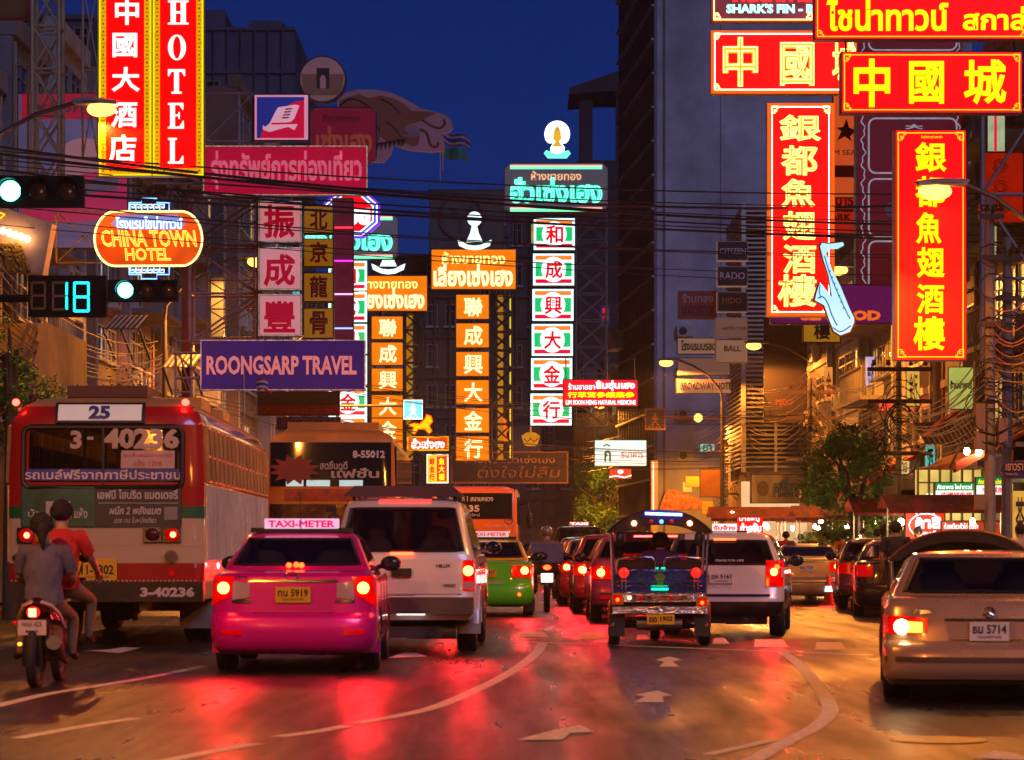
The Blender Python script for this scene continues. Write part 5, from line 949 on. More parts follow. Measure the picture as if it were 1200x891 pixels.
class Car:
    def __init__(s,name,label,cat,D,px,vp,col,low,top,side,win,swin,wheels,wr=.31,ww=.2,H=None,group=None,seats=True,track=None,glas=None,rearwin=True,world=None,darkwin=None):
        loc=Vector(((px-600)*D/F,D,0)) if world is None else Vector(world)
        s.t=thing(name,label,cat,loc,-math.atan((vp-600)/F),group); s.low=low; s.top=top; s.k=D/F; s.D=D; s.px=px
        ns=len(side)-1; n=14*2+2*ns
        mb=MB(); N=None
        for i,rg in enumerate(low): 
            pts=ring_pts(*rg[:5],side); N=len(pts); mb.v+=pts
        for i in range(len(low)-1):
            for j in range(N): mb.f.append((i*N+j,i*N+(j+1)%N,(i+1)*N+(j+1)%N,(i+1)*N+j)); mb.mi.append(0)
        mb.f.append(tuple(range(N-1,-1,-1))); mb.mi.append(1); mb.f.append(tuple(range((len(low)-1)*N,len(low)*N))); mb.mi.append(1)
        me=mb.mesh('body',[col,INT]); bm=bmesh.new(); bm.from_mesh(me); bmesh.ops.triangulate(bm,faces=[f for f in bm.faces if len(f.verts)>4]); bmesh.ops.recalc_face_normals(bm,faces=bm.faces); bm.to_mesh(me); bm.free()
        tmp=bpy.data.objects.new('body',me); COL.objects.link(tmp)
        W=max(r[2] for r in low); cut=MB(); cut.m=0
        for yw in wheels:
            for sd in (-1,1): cut.bar((sd*(W-.32),yw,wr+.01),(sd*(W+.1),yw,wr+.01),wr*1.16,20)
            cut_me=cut
        cme=cut.mesh('arch',[INT]); 
        bm=bmesh.new(); bm.from_mesh(cme); bmesh.ops.recalc_face_normals(bm,faces=bm.faces); bm.to_mesh(cme); bm.free()
        ct=bpy.data.objects.new('arch',cme); COL.objects.link(ct)
        md=tmp.modifiers.new('b','BOOLEAN'); md.object=ct; md.operation='DIFFERENCE'; md.solver='EXACT'; md.material_mode='TRANSFER'
        bpy.context.view_layer.update(); m2=bpy.data.meshes.new_from_object(tmp.evaluated_get(bpy.context.evaluated_depsgraph_get()))
        bpy.data.objects.remove(tmp); bpy.data.objects.remove(ct)
        # greenhouse
        g=MB(); gl={'rear_window':MB(),'windscreen':MB()}; base=None
        for i,rg in enumerate(top):
            g.v+=ring_pts(*rg[:5],side,crown=(rg[5] if len(rg)>5 else 0))
        for i in range(len(top)-1):
            for j in range(N):
                kd,q=kind_of(j,ns); f=(i*N+j,i*N+(j+1)%N,(i+1)*N+(j+1)%N,(i+1)*N+j); w=None
                if i in win:
                    if kd=='rear' and 3<=q<=10 and rearwin: w='rear_window'
                    if kd=='front' and 2<=q<=11: w='windscreen'
                    if kd=='right' and q in swin or kd=='left' and (ns-1-q) in swin: w='side_window.%s%d'%(kd,q)
                if w and w not in gl: gl[w]=MB()
                if w: gl[w].add([g.v[a] for a in f],[(0,1,2,3)])
                else: g.f.append(f); g.mi.append(0)
        g.f.append(tuple(range((len(top)-1)*N,len(top)*N))); g.mi.append(0)
        bm=bmesh.new(); bm.from_mesh(m2); gm=g.mesh('g',[col]); bm.from_mesh(gm); me=bpy.data.meshes.new('body'); bm.to_mesh(me); bm.free()
        for m in (col,INT): me.materials.append(m)
        me.polygons.foreach_set('use_smooth',[True]*len(me.polygons)); me.set_sharp_from_angle(angle=math.radians(42))
        s.body=link('body',me,s.t)
        for k_,m in gl.items():
            if m.v: m.obj(k_.split('.')[0],glas or CGL,s.t,smooth=40)
        if rearwin and gl['rear_window'].v:   # black rubber surround
            vs=gl['rear_window'].v; x=max(v[0] for v in vs); 
            zs=[v[2] for v in vs]; z0,z1=min(zs),max(zs)
            nr=[MB()]; rr=nr[0]; bot=[(x_,) for x_ in ()]
            lo=sorted({(round(v[0],4),round(v[1],4),round(v[2],4)) for v in vs if v[2]<z0+.03}); hi=sorted({(round(v[0],4),round(v[1],4),round(v[2],4)) for v in vs if v[2]>z1-.03})
            rr.tube([Vector(p)-Vector((0,.004,0)) for p in lo]+[Vector(p)-Vector((0,.004,0)) for p in reversed(hi)],.018,6,True); rr.obj('window_seal',BLACK,s.t)
        T=track or W-ww*.55
        tyre=MB(); 
        prof=[(-ww/2,wr*.68),(-ww/2,wr*.93),(-ww/2+.02,wr*.985),(-ww*.2,wr),(-ww*.18,wr*.985),(-ww*.06,wr*.985),(-ww*.04,wr),(ww*.04,wr),(ww*.06,wr*.985),(ww*.18,wr*.985),(ww*.2,wr),(ww/2-.02,wr*.985),(ww/2,wr*.93),(ww/2,wr*.68)]
        nn=26; vs=[(x,rr*math.cos(a*2*math.pi/nn),rr*math.sin(a*2*math.pi/nn)) for x,rr in prof for a in range(nn)]
        tyre.add(vs,[(i*nn+a,i*nn+(a+1)%nn,(i+1)*nn+(a+1)%nn,(i+1)*nn+a) for i in range(len(prof)-1) for a in range(nn)]); tm=tyre.mesh('tyre',RUBBER,50)
        rm=MB(); rm.bar((-ww*.3,0,0),(ww*.3,0,0),wr*.30,12)
        vs=[(x,rr*math.cos(a*2*math.pi/nn),rr*math.sin(a*2*math.pi/nn)) for x,rr in ((-ww*.46,wr*.70),(-ww*.3,wr*.62),(ww*.3,wr*.62),(ww*.46,wr*.70)) for a in range(nn)]
        rm.add(vs,[(i*nn+a,i*nn+(a+1)%nn,(i+1)*nn+(a+1)%nn,(i+1)*nn+a) for i in range(3) for a in range(nn)])
        for a in range(7):
            an=a*.8976
            for sx in (-1,1): rm.bar((sx*ww*.34,.1*math.cos(an)*wr,.1*math.sin(an)*wr),(sx*ww*.38,wr*.66*math.cos(an),wr*.66*math.sin(an)),.028)
        rmm=rm.mesh('rim',RIM,40)
        for yw in wheels:
            for sd in (-1,1):
                wo=link('wheel',tm,s.t,(sd*T,yw,wr)); link('rim',rmm,wo)
        MB().box(-W*.55,W*.55,.25,low[-1][4]-.4,.2,.34).bar((-T,wheels[0],wr),(T,wheels[0],wr),.05).bar((.35,.12,.26),(.35,1.4,.3),.04).bar((.05,.35,.27),(.65,.35,.27),.09,10).obj('underbody',mat('underbody_metal',(.08,.075,.07),.5,.5),s.t)
        if seats:
            zb=low[-1][0]; ys=top[min(win)][1]+.75
            for xx,yy in ((-W*.42,ys),(W*.42,ys),(-W*.42,ys+1.0),(W*.42,ys+1.0)):
                b=MB(); b.ell((xx,yy,zb-.05),.24,.08,.3,12,8); b.ell((xx,yy+.02,zb+.25),.13,.06,.11,12,8); b.obj('seat',SEAT,s.t,smooth=60)
    def ev(s,z):
        L=sorted([r[:5] for r in s.low]+[r[:5] for r in s.top],key=lambda r:r[0])
        if z<=L[0][0]: return L[0]
        for a,b in zip(L,L[1:]):
            if a[0]<=z<=b[0]:
                t=(z-a[0])/((b[0]-a[0]) or 1); return [a[i]+(b[i]-a[i])*t for i in range(5)]
        return L[-1]
    def ry(s,x,z):
        _,r,w,c,f=s.ev(z); u=min(1,abs(x)/w); return r+c*(1-max(0,1-u**NE)**(1/NE))
    def patch(s,name,q,m,off=.012,nu=6,nv=4,th=.03):
        """q: four (x,z) corners, bottom left first"""
        a,b,c,d=q; mb=MB()
        def pt(u,v):
            x=(a[0]*(1-u)+b[0]*u)*(1-v)+(d[0]*(1-u)+c[0]*u)*v; z=(a[1]*(1-u)+b[1]*u)*(1-v)+(d[1]*(1-u)+c[1]*u)*v; return x,z
        mb.grid(lambda u,v:(lambda p:(p[0],s.ry(*p)-off,p[1]))(pt(u,v)),nu,nv)
        ed=[pt(i/nu,0) for i in range(nu)]+[pt(1,j/nv) for j in range(nv)]+[pt(1-i/nu,1) for i in range(nu)]+[pt(0,1-j/nv) for j in range(nv)]; n=len(ed)
        mb.add([(x,s.ry(x,z)-off,z) for x,z in ed]+[(x,s.ry(x,z)+th,z) for x,z in ed],[(i,n+i,n+(i+1)%n,(i+1)%n) for i in range(n)])
        return mb.obj(name,m,s.t,smooth=40)
    def q4(s,x0,x1,z0,z1): return ((x0,z0),(x1,z0),(x1,z1),(x0,z1))
    def lamp(s,x,z,r,m=GLOWR,off=.02,name='brake_bulb'):
        if r>.045 and m in (GLOWR,GLOWY):   # the lit tail lamp throws red light backwards
            l=bpy.data.lights.new('tail_light_beam','SPOT'); l.energy=75*(r/.06)**2; l.color=(1,.012,.02); l.spot_size=math.radians(150); l.spot_blend=.8; l.shadow_soft_size=.05
            o=bpy.data.objects.new('tail_light_beam',l); COL.objects.link(o); o.parent=s.t; o.location=(x,s.ry(x,z)-off-.1,z); o.rotation_euler=(math.radians(-62),0,0)
        return MB().ell((x,s.ry(x,z)-off,z),r,.025,r,12,6).obj(name,m,s.t,smooth=60)
    def plate(s,txt,x,z,w=.34,h=.15,m=None,off=.03,tm=None):
        y=s.ry(x,z)-off; p=MB().box(x-w/2,x+w/2,y-.01,y+.02,z-h/2,z+h/2).obj('number_plate',m or PLY,s.t)
        text(txt,x-w*.43,x+w*.43,z-h*.12,z+h*.36,y-.012,tm or PLT,p,.03,'plate_lettering',thick=.003); text('กรุงเทพมหานคร',x-w*.3,x+w*.3,z-h*.42,z-h*.22,y-.012,tm or PLT,p,0,'plate_lettering',thick=.003); return p
    def mirror(s,sd,y,z,m=BLACK):
        w=s.ev(z)[2]; b=MB().ell((sd*(w+.16),y,z),.12,.07,.09,12,8); b.bar((sd*(w-.02),y+.05,z-.05),(sd*(w+.1),y,z-.02),.03); o=b.obj('wing_mirror',m,s.t,smooth=60); MB().ell((sd*(w+.16),y-.05,z),.10,.03,.07,12,8).obj('mirror_glass',DGL,o,smooth=60); return o
    def seam(s,pts,r=.006): return MB().tube([(x,s.ry(x,z)-.001,z) for x,z in pts],r,4).obj('panel_gap',BLACK,s.t)
    def door_seams(s,ys,z0,z1):
        for sd in (-1,1):
            for y in ys: MB().tube([(sd*(s.ev(z0+(z1-z0)*i/6)[2]+.001),y,z0+(z1-z0)*i/6) for i in range(7)],.006,4).obj('door_gap',BLACK,s.t)
            for y in ys[:2]: MB().box(*sorted((sd*(s.ev(z1)[2]-.01),sd*(s.ev(z1)[2]+.03))),y+.1,y+.25,z1-.12,z1-.08).obj('door_handle',BLACK,s.t)
SIDE=[0,.06,.26,.30,.54,.58,.86,1]; SW=(1,3,5)
def sedan_rings(L=4.5,w=.87,deck=1.05,belt=1.1,bz=.6,rs=1.0,roof=1.49,rw=.56):
    low=[(.2,.16,w-.09,.3,L-.05),(.27,.05,w-.03,.34,L-.02),(.40,.0,w,.34,L),(.55,.01,w,.34,L-.02),(bz,.03,w-.003,.34,L-.05),(bz+.03,.075,w-.01,.33,L-.1),(deck-.13,.09,w-.015,.32,L-.2),(deck-.05,.10,w-.03,.3,L-.35),(deck-.015,.15,w-.06,.3,L-.6),(deck,.24,w-.10,.3,L-.9),(belt-.02,.55,w-.12,.2,L-1.1)]
    top=[(belt-.03,.56,w-.10,.2,L-1.05),(belt+.02,.62,w-.12,.2,L-1.12),(roof-.10,.62+.55*rs,rw+.06,.2,L-1.75),(roof-.045,.70+.6*rs,rw+.01,.2,L-1.85),(roof-.01,.85+.62*rs,rw-.1,.2,L-2.0),(roof+.005,1.1+.62*rs,rw-.3,.2,L-2.2)]
    return low,top
# pink taxi ----------------------------------------------------------
low,top=sedan_rings(); PK=paint('pink_taxi_paint',(.80,.003,.30),.22)
c=Car('taxi','glossy pink taxi with lit roof sign in front of the red city bus','car',26.3,343,556,PK,low,top,SIDE,(1,),SW,(.98,3.55),.31,.2)
for sd in (-1,1):
    q=lambda a,b,z0,z1,z2,z3:((sd*a,z0),(sd*b,z1),(sd*b,z2),(sd*a,z3)) if sd>0 else ((sd*b,z1),(sd*a,z0),(sd*a,z3),(sd*b,z2))
    c.patch('tail_light',((sd*.66,.80),(sd*.856,.70),(sd*.853,1.01),(sd*.60,1.0)) if sd>0 else ((sd*.856,.70),(sd*.66,.80),(sd*.60,1.0),(sd*.853,1.01)),LENSB,.02,8,4); c.patch('reverse_light',q(.45,.625,.79,.76,.96,.93),LENSC,.016,5,3); c.patch('chrome_strip',q(.43,.63,.735,.735,.765,.765),CHROME,.016,4,1)
    c.lamp(sd*.72,.885,.062,GLOWY,.045); c.patch('bumper_reflector',q(.52,.74,.40,.41,.45,.45),LENSR,.01)
    MB().box(sd*.78-.10,sd*.78+.10,.55,.57,.20,.34).obj('mud_flap',PK,c.t)
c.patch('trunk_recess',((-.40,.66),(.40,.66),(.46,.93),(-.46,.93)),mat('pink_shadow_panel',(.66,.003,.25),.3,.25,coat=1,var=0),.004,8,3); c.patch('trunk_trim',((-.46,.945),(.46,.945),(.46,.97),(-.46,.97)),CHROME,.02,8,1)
c.plate('ทน 5919',.0,.815,.36,.16); c.lamp(-.075,1.115,.03,GLOWR,.10); c.lamp(0,1.12,.03,GLOWR,.10); c.lamp(.055,1.115,.03,GLOWR,.10)
text('TAXI',-.62,-.48,.985,1.01,-.012,CHROME,c.t,.03,'badge',rear=c.ry,thick=.004); MB().tube([(.07*math.cos(a*.63)-.02,c.ry(0,1.0)-.012,1.0+.045*math.sin(a*.63)) for a in range(10)],.01,6,True).obj('emblem',CHROME,c.t)
c.mirror(1,3.0,1.12); c.mirror(-1,3.0,1.12); c.seam([(-.84,.645),(-.4,.63),(0,.628),(.4,.63),(.84,.645)]); c.door_seams((1.35,2.3,3.2),.35,1.05); MB().bar((0,1.3,1.48),(0,1.1,1.9),.004).obj('aerial',BLACK,c.t)
def taxi_sign(c,w,z,y,m,txt,tc,x0=0,h=.11):
    t=MB().box(x0-w,x0+w,y,y+.14,z,z+h).obj('roof_sign',m,c.t); MB().box(x0-w-.15,x0+w+.15,y+.02,y+.12,z-.04,z+.01).obj('roof_bar',BLACK,t); text(txt,x0-w*.9,x0+w*.9,z+.015,z+h-.02,y-.004,tc,t,.04,thick=.004)
taxi_sign(c,.40,1.505,1.35,em('taxi_sign_light',(.80,.45,.68),.9,.15),'TAXI-METER',em('taxi_magenta',(.75,.0,.12),.8,0,sample=False))
# green/yellow taxi ----------------------------------------------------
low,top=sedan_rings(); 
def two_tone(c,m2,zs):
    me=c.body.data; me.materials.append(m2)
    for p in me.polygons:
        if p.material_index==0 and p.center.z>zs: p.material_index=2
GP=paint('green_taxi_paint',(.08,.62,.01)); YP=paint('yellow_taxi_paint',(.72,.42,.01))
c=Car('taxi','green and yellow taxi right of the silver pickup','car',48,571,640,GP,low,top,SIDE,(1,),SW,(.98,3.55))
two_tone(c,YP,1.06)
for sd in (-1,1):
    q=lambda a,b,z0,z1:((sd*a,z0),(sd*b,z0),(sd*b,z1),(sd*a,z1)) if sd>0 else ((sd*b,z0),(sd*a,z0),(sd*a,z1),(sd*b,z1))
    c.patch('tail_light',q(.45,.86,.74,.97),LENSB,.02,8,4); c.lamp(sd*.70,.87,.075,GLOWY,.04); c.lamp(sd*.60,.42,.03,GLOWR,.02); MB().box(sd*.78-.11,sd*.78+.11,.55,.57,.10,.32).obj('mud_flap',BLACK,c.t)
c.patch('bumper_reflector',((-.3,.62),(.3,.62),(.3,.66),(-.3,.66)),LENSC,.01); c.plate('ทศ 4417',0,.82); c.mirror(1,3.0,1.12,BLACK); c.mirror(-1,3.0,1.12,BLACK); taxi_sign(c,.38,1.505,1.35,em('taxi_sign_light2',(.7,.6,.6),.8,.15),'TAXI-METER',RDP); c.door_seams((1.35,2.3,3.2),.35,1.05)
text('ติดต่อแท็กซี่',.38,.74,1.01,1.045,-.02,YP,c.t,.02,rear=c.ry,thick=.004)
# silver pickup with canopy ------------------------------------------------
SV=paint('silver_pickup_paint',(.74,.70,.68),.15,.3)
low=[(.42,.10,.84,.2,5.0),(.50,.06,.88,.2,5.1),(.60,.05,.89,.2,5.1),(.70,.09,.89,.18,5.1),(1.0,.10,.89,.16,5.0),(1.17,.12,.88,.16,4.6),(1.22,.13,.86,.16,4.3)]
top=[(1.21,.14,.86,.18,3.8),(1.26,.16,.85,.18,3.75),(1.78,.34,.72,.18,2.9),(1.86,.40,.68,.2,2.75),(1.90,.55,.58,.2,2.6),(1.915,.8,.4,.2,2.4)]
c=Car('pickup_truck','silver pickup with rear canopy and roof rack behind the pink taxi','pickup truck',31,470,672,SV,low,top,SIDE,(1,),(1,3,5),(1.15,4.1),.37,.24)
c.patch('tailgate_panel',((-.72,.74),(.72,.74),(.72,1.16),(-.72,1.16)),SV,.02,8,4); c.seam([(-.73,.73),(0,.72),(.73,.73)])
for sd in (-1,1):
    q=lambda a,b,z0,z1:((sd*a,z0),(sd*b,z0),(sd*b,z1),(sd*a,z1)) if sd>0 else ((sd*b,z0),(sd*a,z0),(sd*a,z1),(sd*b,z1))
    c.patch('tail_light',q(.745,.885,.78,1.15),LENSB,.02,5,6); c.lamp(sd*.81,1.02,.062,GLOWY,.04); c.patch('reverse_light',q(.75,.88,.80,.88),LENSC,.03,3,2)
    MB().box(sd*.80-.14,sd*.80+.14,.62,.64,.24,.56).obj('mud_flap',mat('cream_mudflap',(.5,.42,.33),.6),c.t)
c.patch('high_brake_light',((-.14,1.21),(.14,1.21),(.14,1.245),(-.14,1.245)),em('brake_bar',(1,.07,.02),6,0),.04,4,1); c.patch('roof_brake_light',((-.30,1.865),(.34,1.865),(.34,1.895),(-.30,1.895)),em('brake_bar2',(1,.03,.02),3,0),.03,4,1)
b=MB().box(-.88,.88,-.08,.14,.50,.70); b.obj('bumper',mat('grey_bumper',(.10,.09,.09),.35,.4),c.t); MB().box(-.12,.12,.02,.1,.95,1.05).obj('tailgate_handle',BLACK,c.t)
c.plate('ฒธ 8171',.12,.56,.34,.15,em('lit_plate',(1,.9,.75),2.2,.1),.09); text('HILUX',.42,.60,1.06,1.10,-.03,BLACK,c.t,.03,'badge',rear=c.ry,thick=.004); text('VIGO',.50,.66,.82,.86,-.03,BLACK,c.t,.03,'badge',rear=c.ry,thick=.004)
b=MB()
for sd in (-1,1): b.bar((sd*.62,.5,2.0),(sd*.62,2.4,2.0),.025); [b.bar((sd*.62,y,1.88),(sd*.62,y,2.0),.02) for y in (.6,1.4,2.3)]
for y in (.5,1.4,2.4): b.bar((-.62,y,2.0),(.62,y,2.0),.025)
b.obj('roof_rack',BLACK,c.t); MB().prism([(-.75,1.93),(.75,1.93),(.60,2.06),(-.60,2.06)],.42,.62).obj('roof_spoiler',mat('spoiler_plum',(.06,.03,.06),.4),c.t); c.mirror(1,3.7,1.3,CHROME); c.mirror(-1,3.7,1.3,CHROME); c.door_seams((1.9,2.8,3.6),.5,1.18)
b=MB()
for sd in (-1,1): b.tube([(sd*.90,.72+.42*math.cos(a*.35),.37+.44*math.sin(a*.35)) for a in range(10)],.045,6)
b.obj('wheel_arch_flare',SV,c.t,smooth=60)
# white estate / minivan right ---------------------------------------------------------
WV=paint('pearl_white_paint',(.72,.68,.68),.1)
low=[(.30,.12,.82,.2,4.5),(.38,.04,.88,.24,4.6),(.52,.0,.90,.26,4.6),(.60,.02,.90,.26,4.6),(.66,.06,.90,.24,4.6),(.90,.09,.90,.24,4.4),(1.02,.11,.88,.22,3.9)]
top=[(1.01,.11,.87,.22,3.7),(1.06,.14,.86,.22,3.6),(1.40,.30,.72,.24,2.7),(1.48,.36,.66,.24,2.5),(1.52,.5,.55,.24,2.3),(1.53,.8,.35,.2,2.1)]
c=Car('estate_car','pearl white estate car with black lower body right of the three wheeler','car',37,845,1010,WV,low,top,SIDE,(1,),SW,(.95,3.6),.33,.22)
me=c.body.data; me.materials.append(mat('black_cladding',(.015,.014,.014),.35,coat=.4))
for p in me.polygons:
    if p.material_index==0 and p.center.z<.56: p.material_index=2
for sd in (-1,1):
    q=lambda a,b,z0,z1:((sd*a,z0),(sd*b,z0),(sd*b,z1),(sd*a,z1)) if sd>0 else ((sd*b,z0),(sd*a,z0),(sd*a,z1),(sd*b,z1))
    c.patch('tail_light',q(.64,.895,.74,1.12),LENSB,.02,6,6); c.lamp(sd*.76,.95,.055,GLOWY,.05); c.lamp(sd*.80,1.02,.04,GLOWR,.05)
c.patch('high_brake_light',((-.12,1.405),(.20,1.405),(.20,1.435),(-.12,1.435)),em('brake_bar',(1,.07,.02),6,0),.04,4,1); c.plate('ฎจ 5161',.0,.86,.34,.15,PLW); taxi_sign(c,.18,1.545,.9,em('white_roof_sign',(.9,.8,.78),1.1,.1),'รับจ้าง',RDP); c.patch('bumper_trim',((-.7,.60),(.7,.60),(.7,.63),(-.7,.63)),CHROME,.02,8,1); text('CRIME FOR LIFE',-.1,.32,1.10,1.13,-.015,PLW,c.t,.02,'sticker',rear=c.ry,thick=.003)
c.mirror(1,2.9,1.1); c.door_seams((1.2,2.2,3.1),.4,1.0)
# grey saloon (nearest right) --------------------------------------------------------
SG=paint('champagne_paint',(.55,.36,.22),.4,.25)
L=4.7; w=.87
low=[(.16,.14,w-.06,.22,L),(.22,.04,w-.01,.26,L),(.30,.0,w,.28,L),(.46,.0,w,.28,L),(.50,.03,w,.27,L),(.53,.10,w-.005,.26,L),(.60,.11,w-.01,.26,L-.1),(.80,.13,w-.02,.26,L-.3),(.86,.17,w-.05,.26,L-.6),(.885,.28,w-.08,.26,L-.9),(.90,.62,w-.1,.2,L-1.1)]
top=[(.89,.63,w-.09,.2,L-1.05),(.925,.66,w-.10,.2,L-1.1),(1.20,1.12,.63,.22,L-1.8),(1.245,1.22,.58,.22,L-1.9),(1.265,1.4,.46,.2,L-2.1),(1.275,1.7,.26,.2,L-2.3)]
c=Car('saloon_car','champagne grey saloon car cut by the right picture edge','car',21,1160,1010,SG,low,top,SIDE,(1,),SW,(1.02,3.7),.31,.22,glas=glass('clear_car_glass',(.6,.55,.5),.1))
for sd in (-1,1):
    q=lambda a,b,z0,z1,z2,z3:((sd*a,z0),(sd*b,z1),(sd*b,z2),(sd*a,z3)) if sd>0 else ((sd*b,z1),(sd*a,z0),(sd*a,z3),(sd*b,z2))
    c.patch('tail_light',q(.50,.865,.59,.59,.74,.72),LENSB,.02,8,4); c.patch('lit_lens',q(.545,.67,.60,.60,.69,.68),em('lens_amber_lit',(1,.55,.04),3.5,.1),.03,3,2); c.lamp(sd*.715,.645,.062,em('lens_white_lit',(1,.72,.35),22,0),.035)
c.patch('plate_recess',((-.33,.56),(.33,.56),(.36,.69),(-.36,.69)),mat('recess_pink',(.36,.25,.21),.35,.3),.006); c.patch('recess_lip',((-.36,.70),(.36,.70),(.36,.715),(-.36,.715)),BLACK,.02,6,1)
c.plate('ธม 5714',0,.61,.32,.155,PLW); c.seam([(-.86,.545),(-.3,.54),(.3,.54),(.86,.545)]); text('E 280',-.62,-.46,.755,.785,-.012,CHROME,c.t,.03,'badge',rear=c.ry,thick=.004)
mb=MB(); y=c.ry(0,.77)-.015; mb.tube([(.045*math.cos(a*.524),y,.765+.045*math.sin(a*.524)) for a in range(12)],.006,6,True); [mb.bar((0,y,.765),(.045*math.sin(a),y,.765+.045*math.cos(a)),.005) for a in (0,2.094,4.189)]; mb.obj('emblem',CHROME,c.t)
c.patch('bumper_moulding',((-.85,.36),(.85,.36),(.85,.40),(-.85,.40)),mat('bumper_brown',(.10,.07,.055),.4),.012,14,1); c.patch('bumper_chrome',((-.84,.20),(.84,.20),(.84,.215),(-.84,.215)),CHROME,.02,14,1)
MB().disc((0,c.ry(0,.545)-.01,.545),.02,.02,12).obj('lock',CHROME,c.t); c.door_seams((1.4,2.4,3.4),.3,.85)
# distant cars -------------------------------------------------------------------------
def simple_car(px,D,vp,label,col,name='car',plate=PLW,roofz=1.49,glow=GLOWY,sign=None,L=4.4,suv=False,grp=None,lit=True,w=.87,ptxt='กข 2208'):
    if suv:
        low=[(.32,.10,w-.05,.2,L),(.42,.03,w,.22,L),(.60,.02,w,.22,L),(.68,.08,w,.2,L),(1.0,.12,w-.01,.2,L-.4),(1.08,.14,w-.03,.2,L-.7)]; top=[(1.07,.15,w-.03,.2,L-.8),(1.12,.17,w-.04,.2,L-.9),(roofz-.1,.36,w-.18,.2,L-1.6),(roofz-.03,.45,w-.24,.2,L-1.8),(roofz,.7,w-.4,.2,L-2)]
    else: low,top=sedan_rings(L,w,roof=roofz)
    c=Car(name,label,'car',D,px,vp,col,low,top,SIDE,(1,),SW,(.95,L-.95),.31,.2,group=grp)
    for sd in (-1,1):
        q=((sd*.52,.76),(sd*(w-.01),.76),(sd*(w-.01),.99),(sd*.52,.97)) if sd>0 else ((sd*(w-.01),.76),(sd*.52,.76),(sd*.52,.97),(sd*(w-.01),.99))
        c.patch('tail_light',q,LENSB if lit else LENSR,.02,6,3)
        if lit: c.lamp(sd*.70,.87,.07,glow,.045); c.patch('bumper_reflector',((sd*.6-.1,.42),(sd*.6+.1,.42),(sd*.6+.1,.46),(sd*.6-.1,.46)),LENSR,.012,3,1)
    c.patch('chrome_strip',((-.42,.965),(.42,.965),(.42,.99),(-.42,.99)),CHROME,.02,8,1); c.patch('bumper_trim',((-.7,.50),(.7,.50),(.7,.52),(-.7,.52)),BLACK,.01,8,1); c.door_seams((1.3,2.2,3.1),.38,1.0)
    c.plate(ptxt,0,.83,.34,.15,plate); c.mirror(1,L-1.6,1.12); c.mirror(-1,L-1.6,1.12); c.seam([(-.8,.64),(0,.63),(.8,.64)])
    if sign: taxi_sign(c,.3,roofz+.03,1.3,em('red_roof_sign',(.8,.12,.12),.8,.2),'TAXI',WL)
    return c
RP=paint('red_taxi_paint',(.60,.03,.04),.2); BG=paint('beige_car_paint',(.50,.36,.20),.3); DK=paint('dark_car_paint',(.03,.015,.02),.3,.2); PKS=paint('dull_pink_paint',(.45,.05,.12),.2)
simple_car(724,50,600,'dark red car, second of the centre queue left of the three wheeler',RP,suv=True,roofz=1.56,plate=PLW,ptxt='ชฐ 3390'); c=simple_car(752,44,600,'crimson car half hidden directly behind the three wheeler',PKS,suv=True,roofz=1.5,ptxt='ศก 771')
simple_car(701,56.5,600,'maroon car ahead of the dark red car, farther up the lane',RP,roofz=1.5,ptxt='วร 5120'); simple_car(680,77,600,'large dark van with red roof light beyond the queue',DK,suv=True,roofz=1.95,sign=True,ptxt='ฮต 909'); simple_car(672,84,600,'small red topped taxi beyond the queue',RP,sign=True,ptxt='ทอ 616'); simple_car(742,76,620,'dark grey van beyond the three wheeler roof',DK,suv=True,roofz=1.8,ptxt='นข 1414')
simple_car(945,58.3,985,'beige saloon car beyond the traffic cone',BG,roofz=1.40,ptxt='ฌฉ 7720'); simple_car(1032,53,930,'plum hatchback parked by the pavement behind the dark car',paint('plum_paint',(.18,.05,.07),.3),suv=True,roofz=1.5,lit=False,ptxt='สง 83')
simple_car(1056,47.5,935,'shiny black car parked beside the man in black',DK,roofz=1.45,lit=False,L=4.2,ptxt='ภว 4')
for i,(px,D,cc,lb) in enumerate(((694,63,RP,'red car fourth in the centre queue'),(686,70,DK,'dark car fifth in the centre queue'),(775,68,PKS,'pink car in the next lane hidden by the three wheeler roof'),(662,96,RP,'small far red car with lit tail lamps left of the far queue'),(684,112,DK,'tiny far dark car in the middle of the far queue'),(650,128,BG,'tiny far beige car near the end of the street'),(702,132,RP,'tiny far red car under the distant trees'),(640,104,DK,'dark far car just right of the orange bus'),(722,98,PKS,'far crimson car above the three wheeler roof line'))): simple_car(px,D,600,lb,cc,suv=i%2==0,roofz=1.5+.1*(i%2),ptxt='กก %d'%(i+11))
simple_car(630,110,600,'tiny distant car with one lit lamp beyond the orange bus',DK,suv=True,roofz=1.6,ptxt='รษ 51')
# ---------------------------------------------------------------- buses
def bus(name,label,D,px,vp,W,L,H,cols,n=3.2,winz=(1.95,2.9),L0=.35):
    t=thing(name,label,'bus',((px-600)*D/F,D,0),-math.atan((vp-600)/F)); w=W/2
    return t,w
def bus_shell(t,w,L,zs,col,c=.16,arches=(2.6,8.0),wr=.5):
    """zs: list of (z,rear,halfwidth) rings from bottom to roof"""
    global NE
    side=[0,.5,1]; low=[(z,r,ww,c,L) for z,r,ww in zs]; mb=MB(); N=None
    for rg in low: pts=ring_pts(*rg,side,cf=c,crown=0); N=len(pts); mb.v+=pts
    for i in range(len(low)-1):
        z=(low[i][0]+low[i+1][0])/2; m=0
        for j,(zt,mi) in enumerate(col): 
            if z>zt: m=mi
        for j in range(N): mb.f.append((i*N+j,i*N+(j+1)%N,(i+1)*N+(j+1)%N,(i+1)*N+j)); mb.mi.append(m)
    mb.f.append(tuple(range((len(low)-1)*N,len(low)*N))); mb.mi.append(col[-1][1]); return mb,low
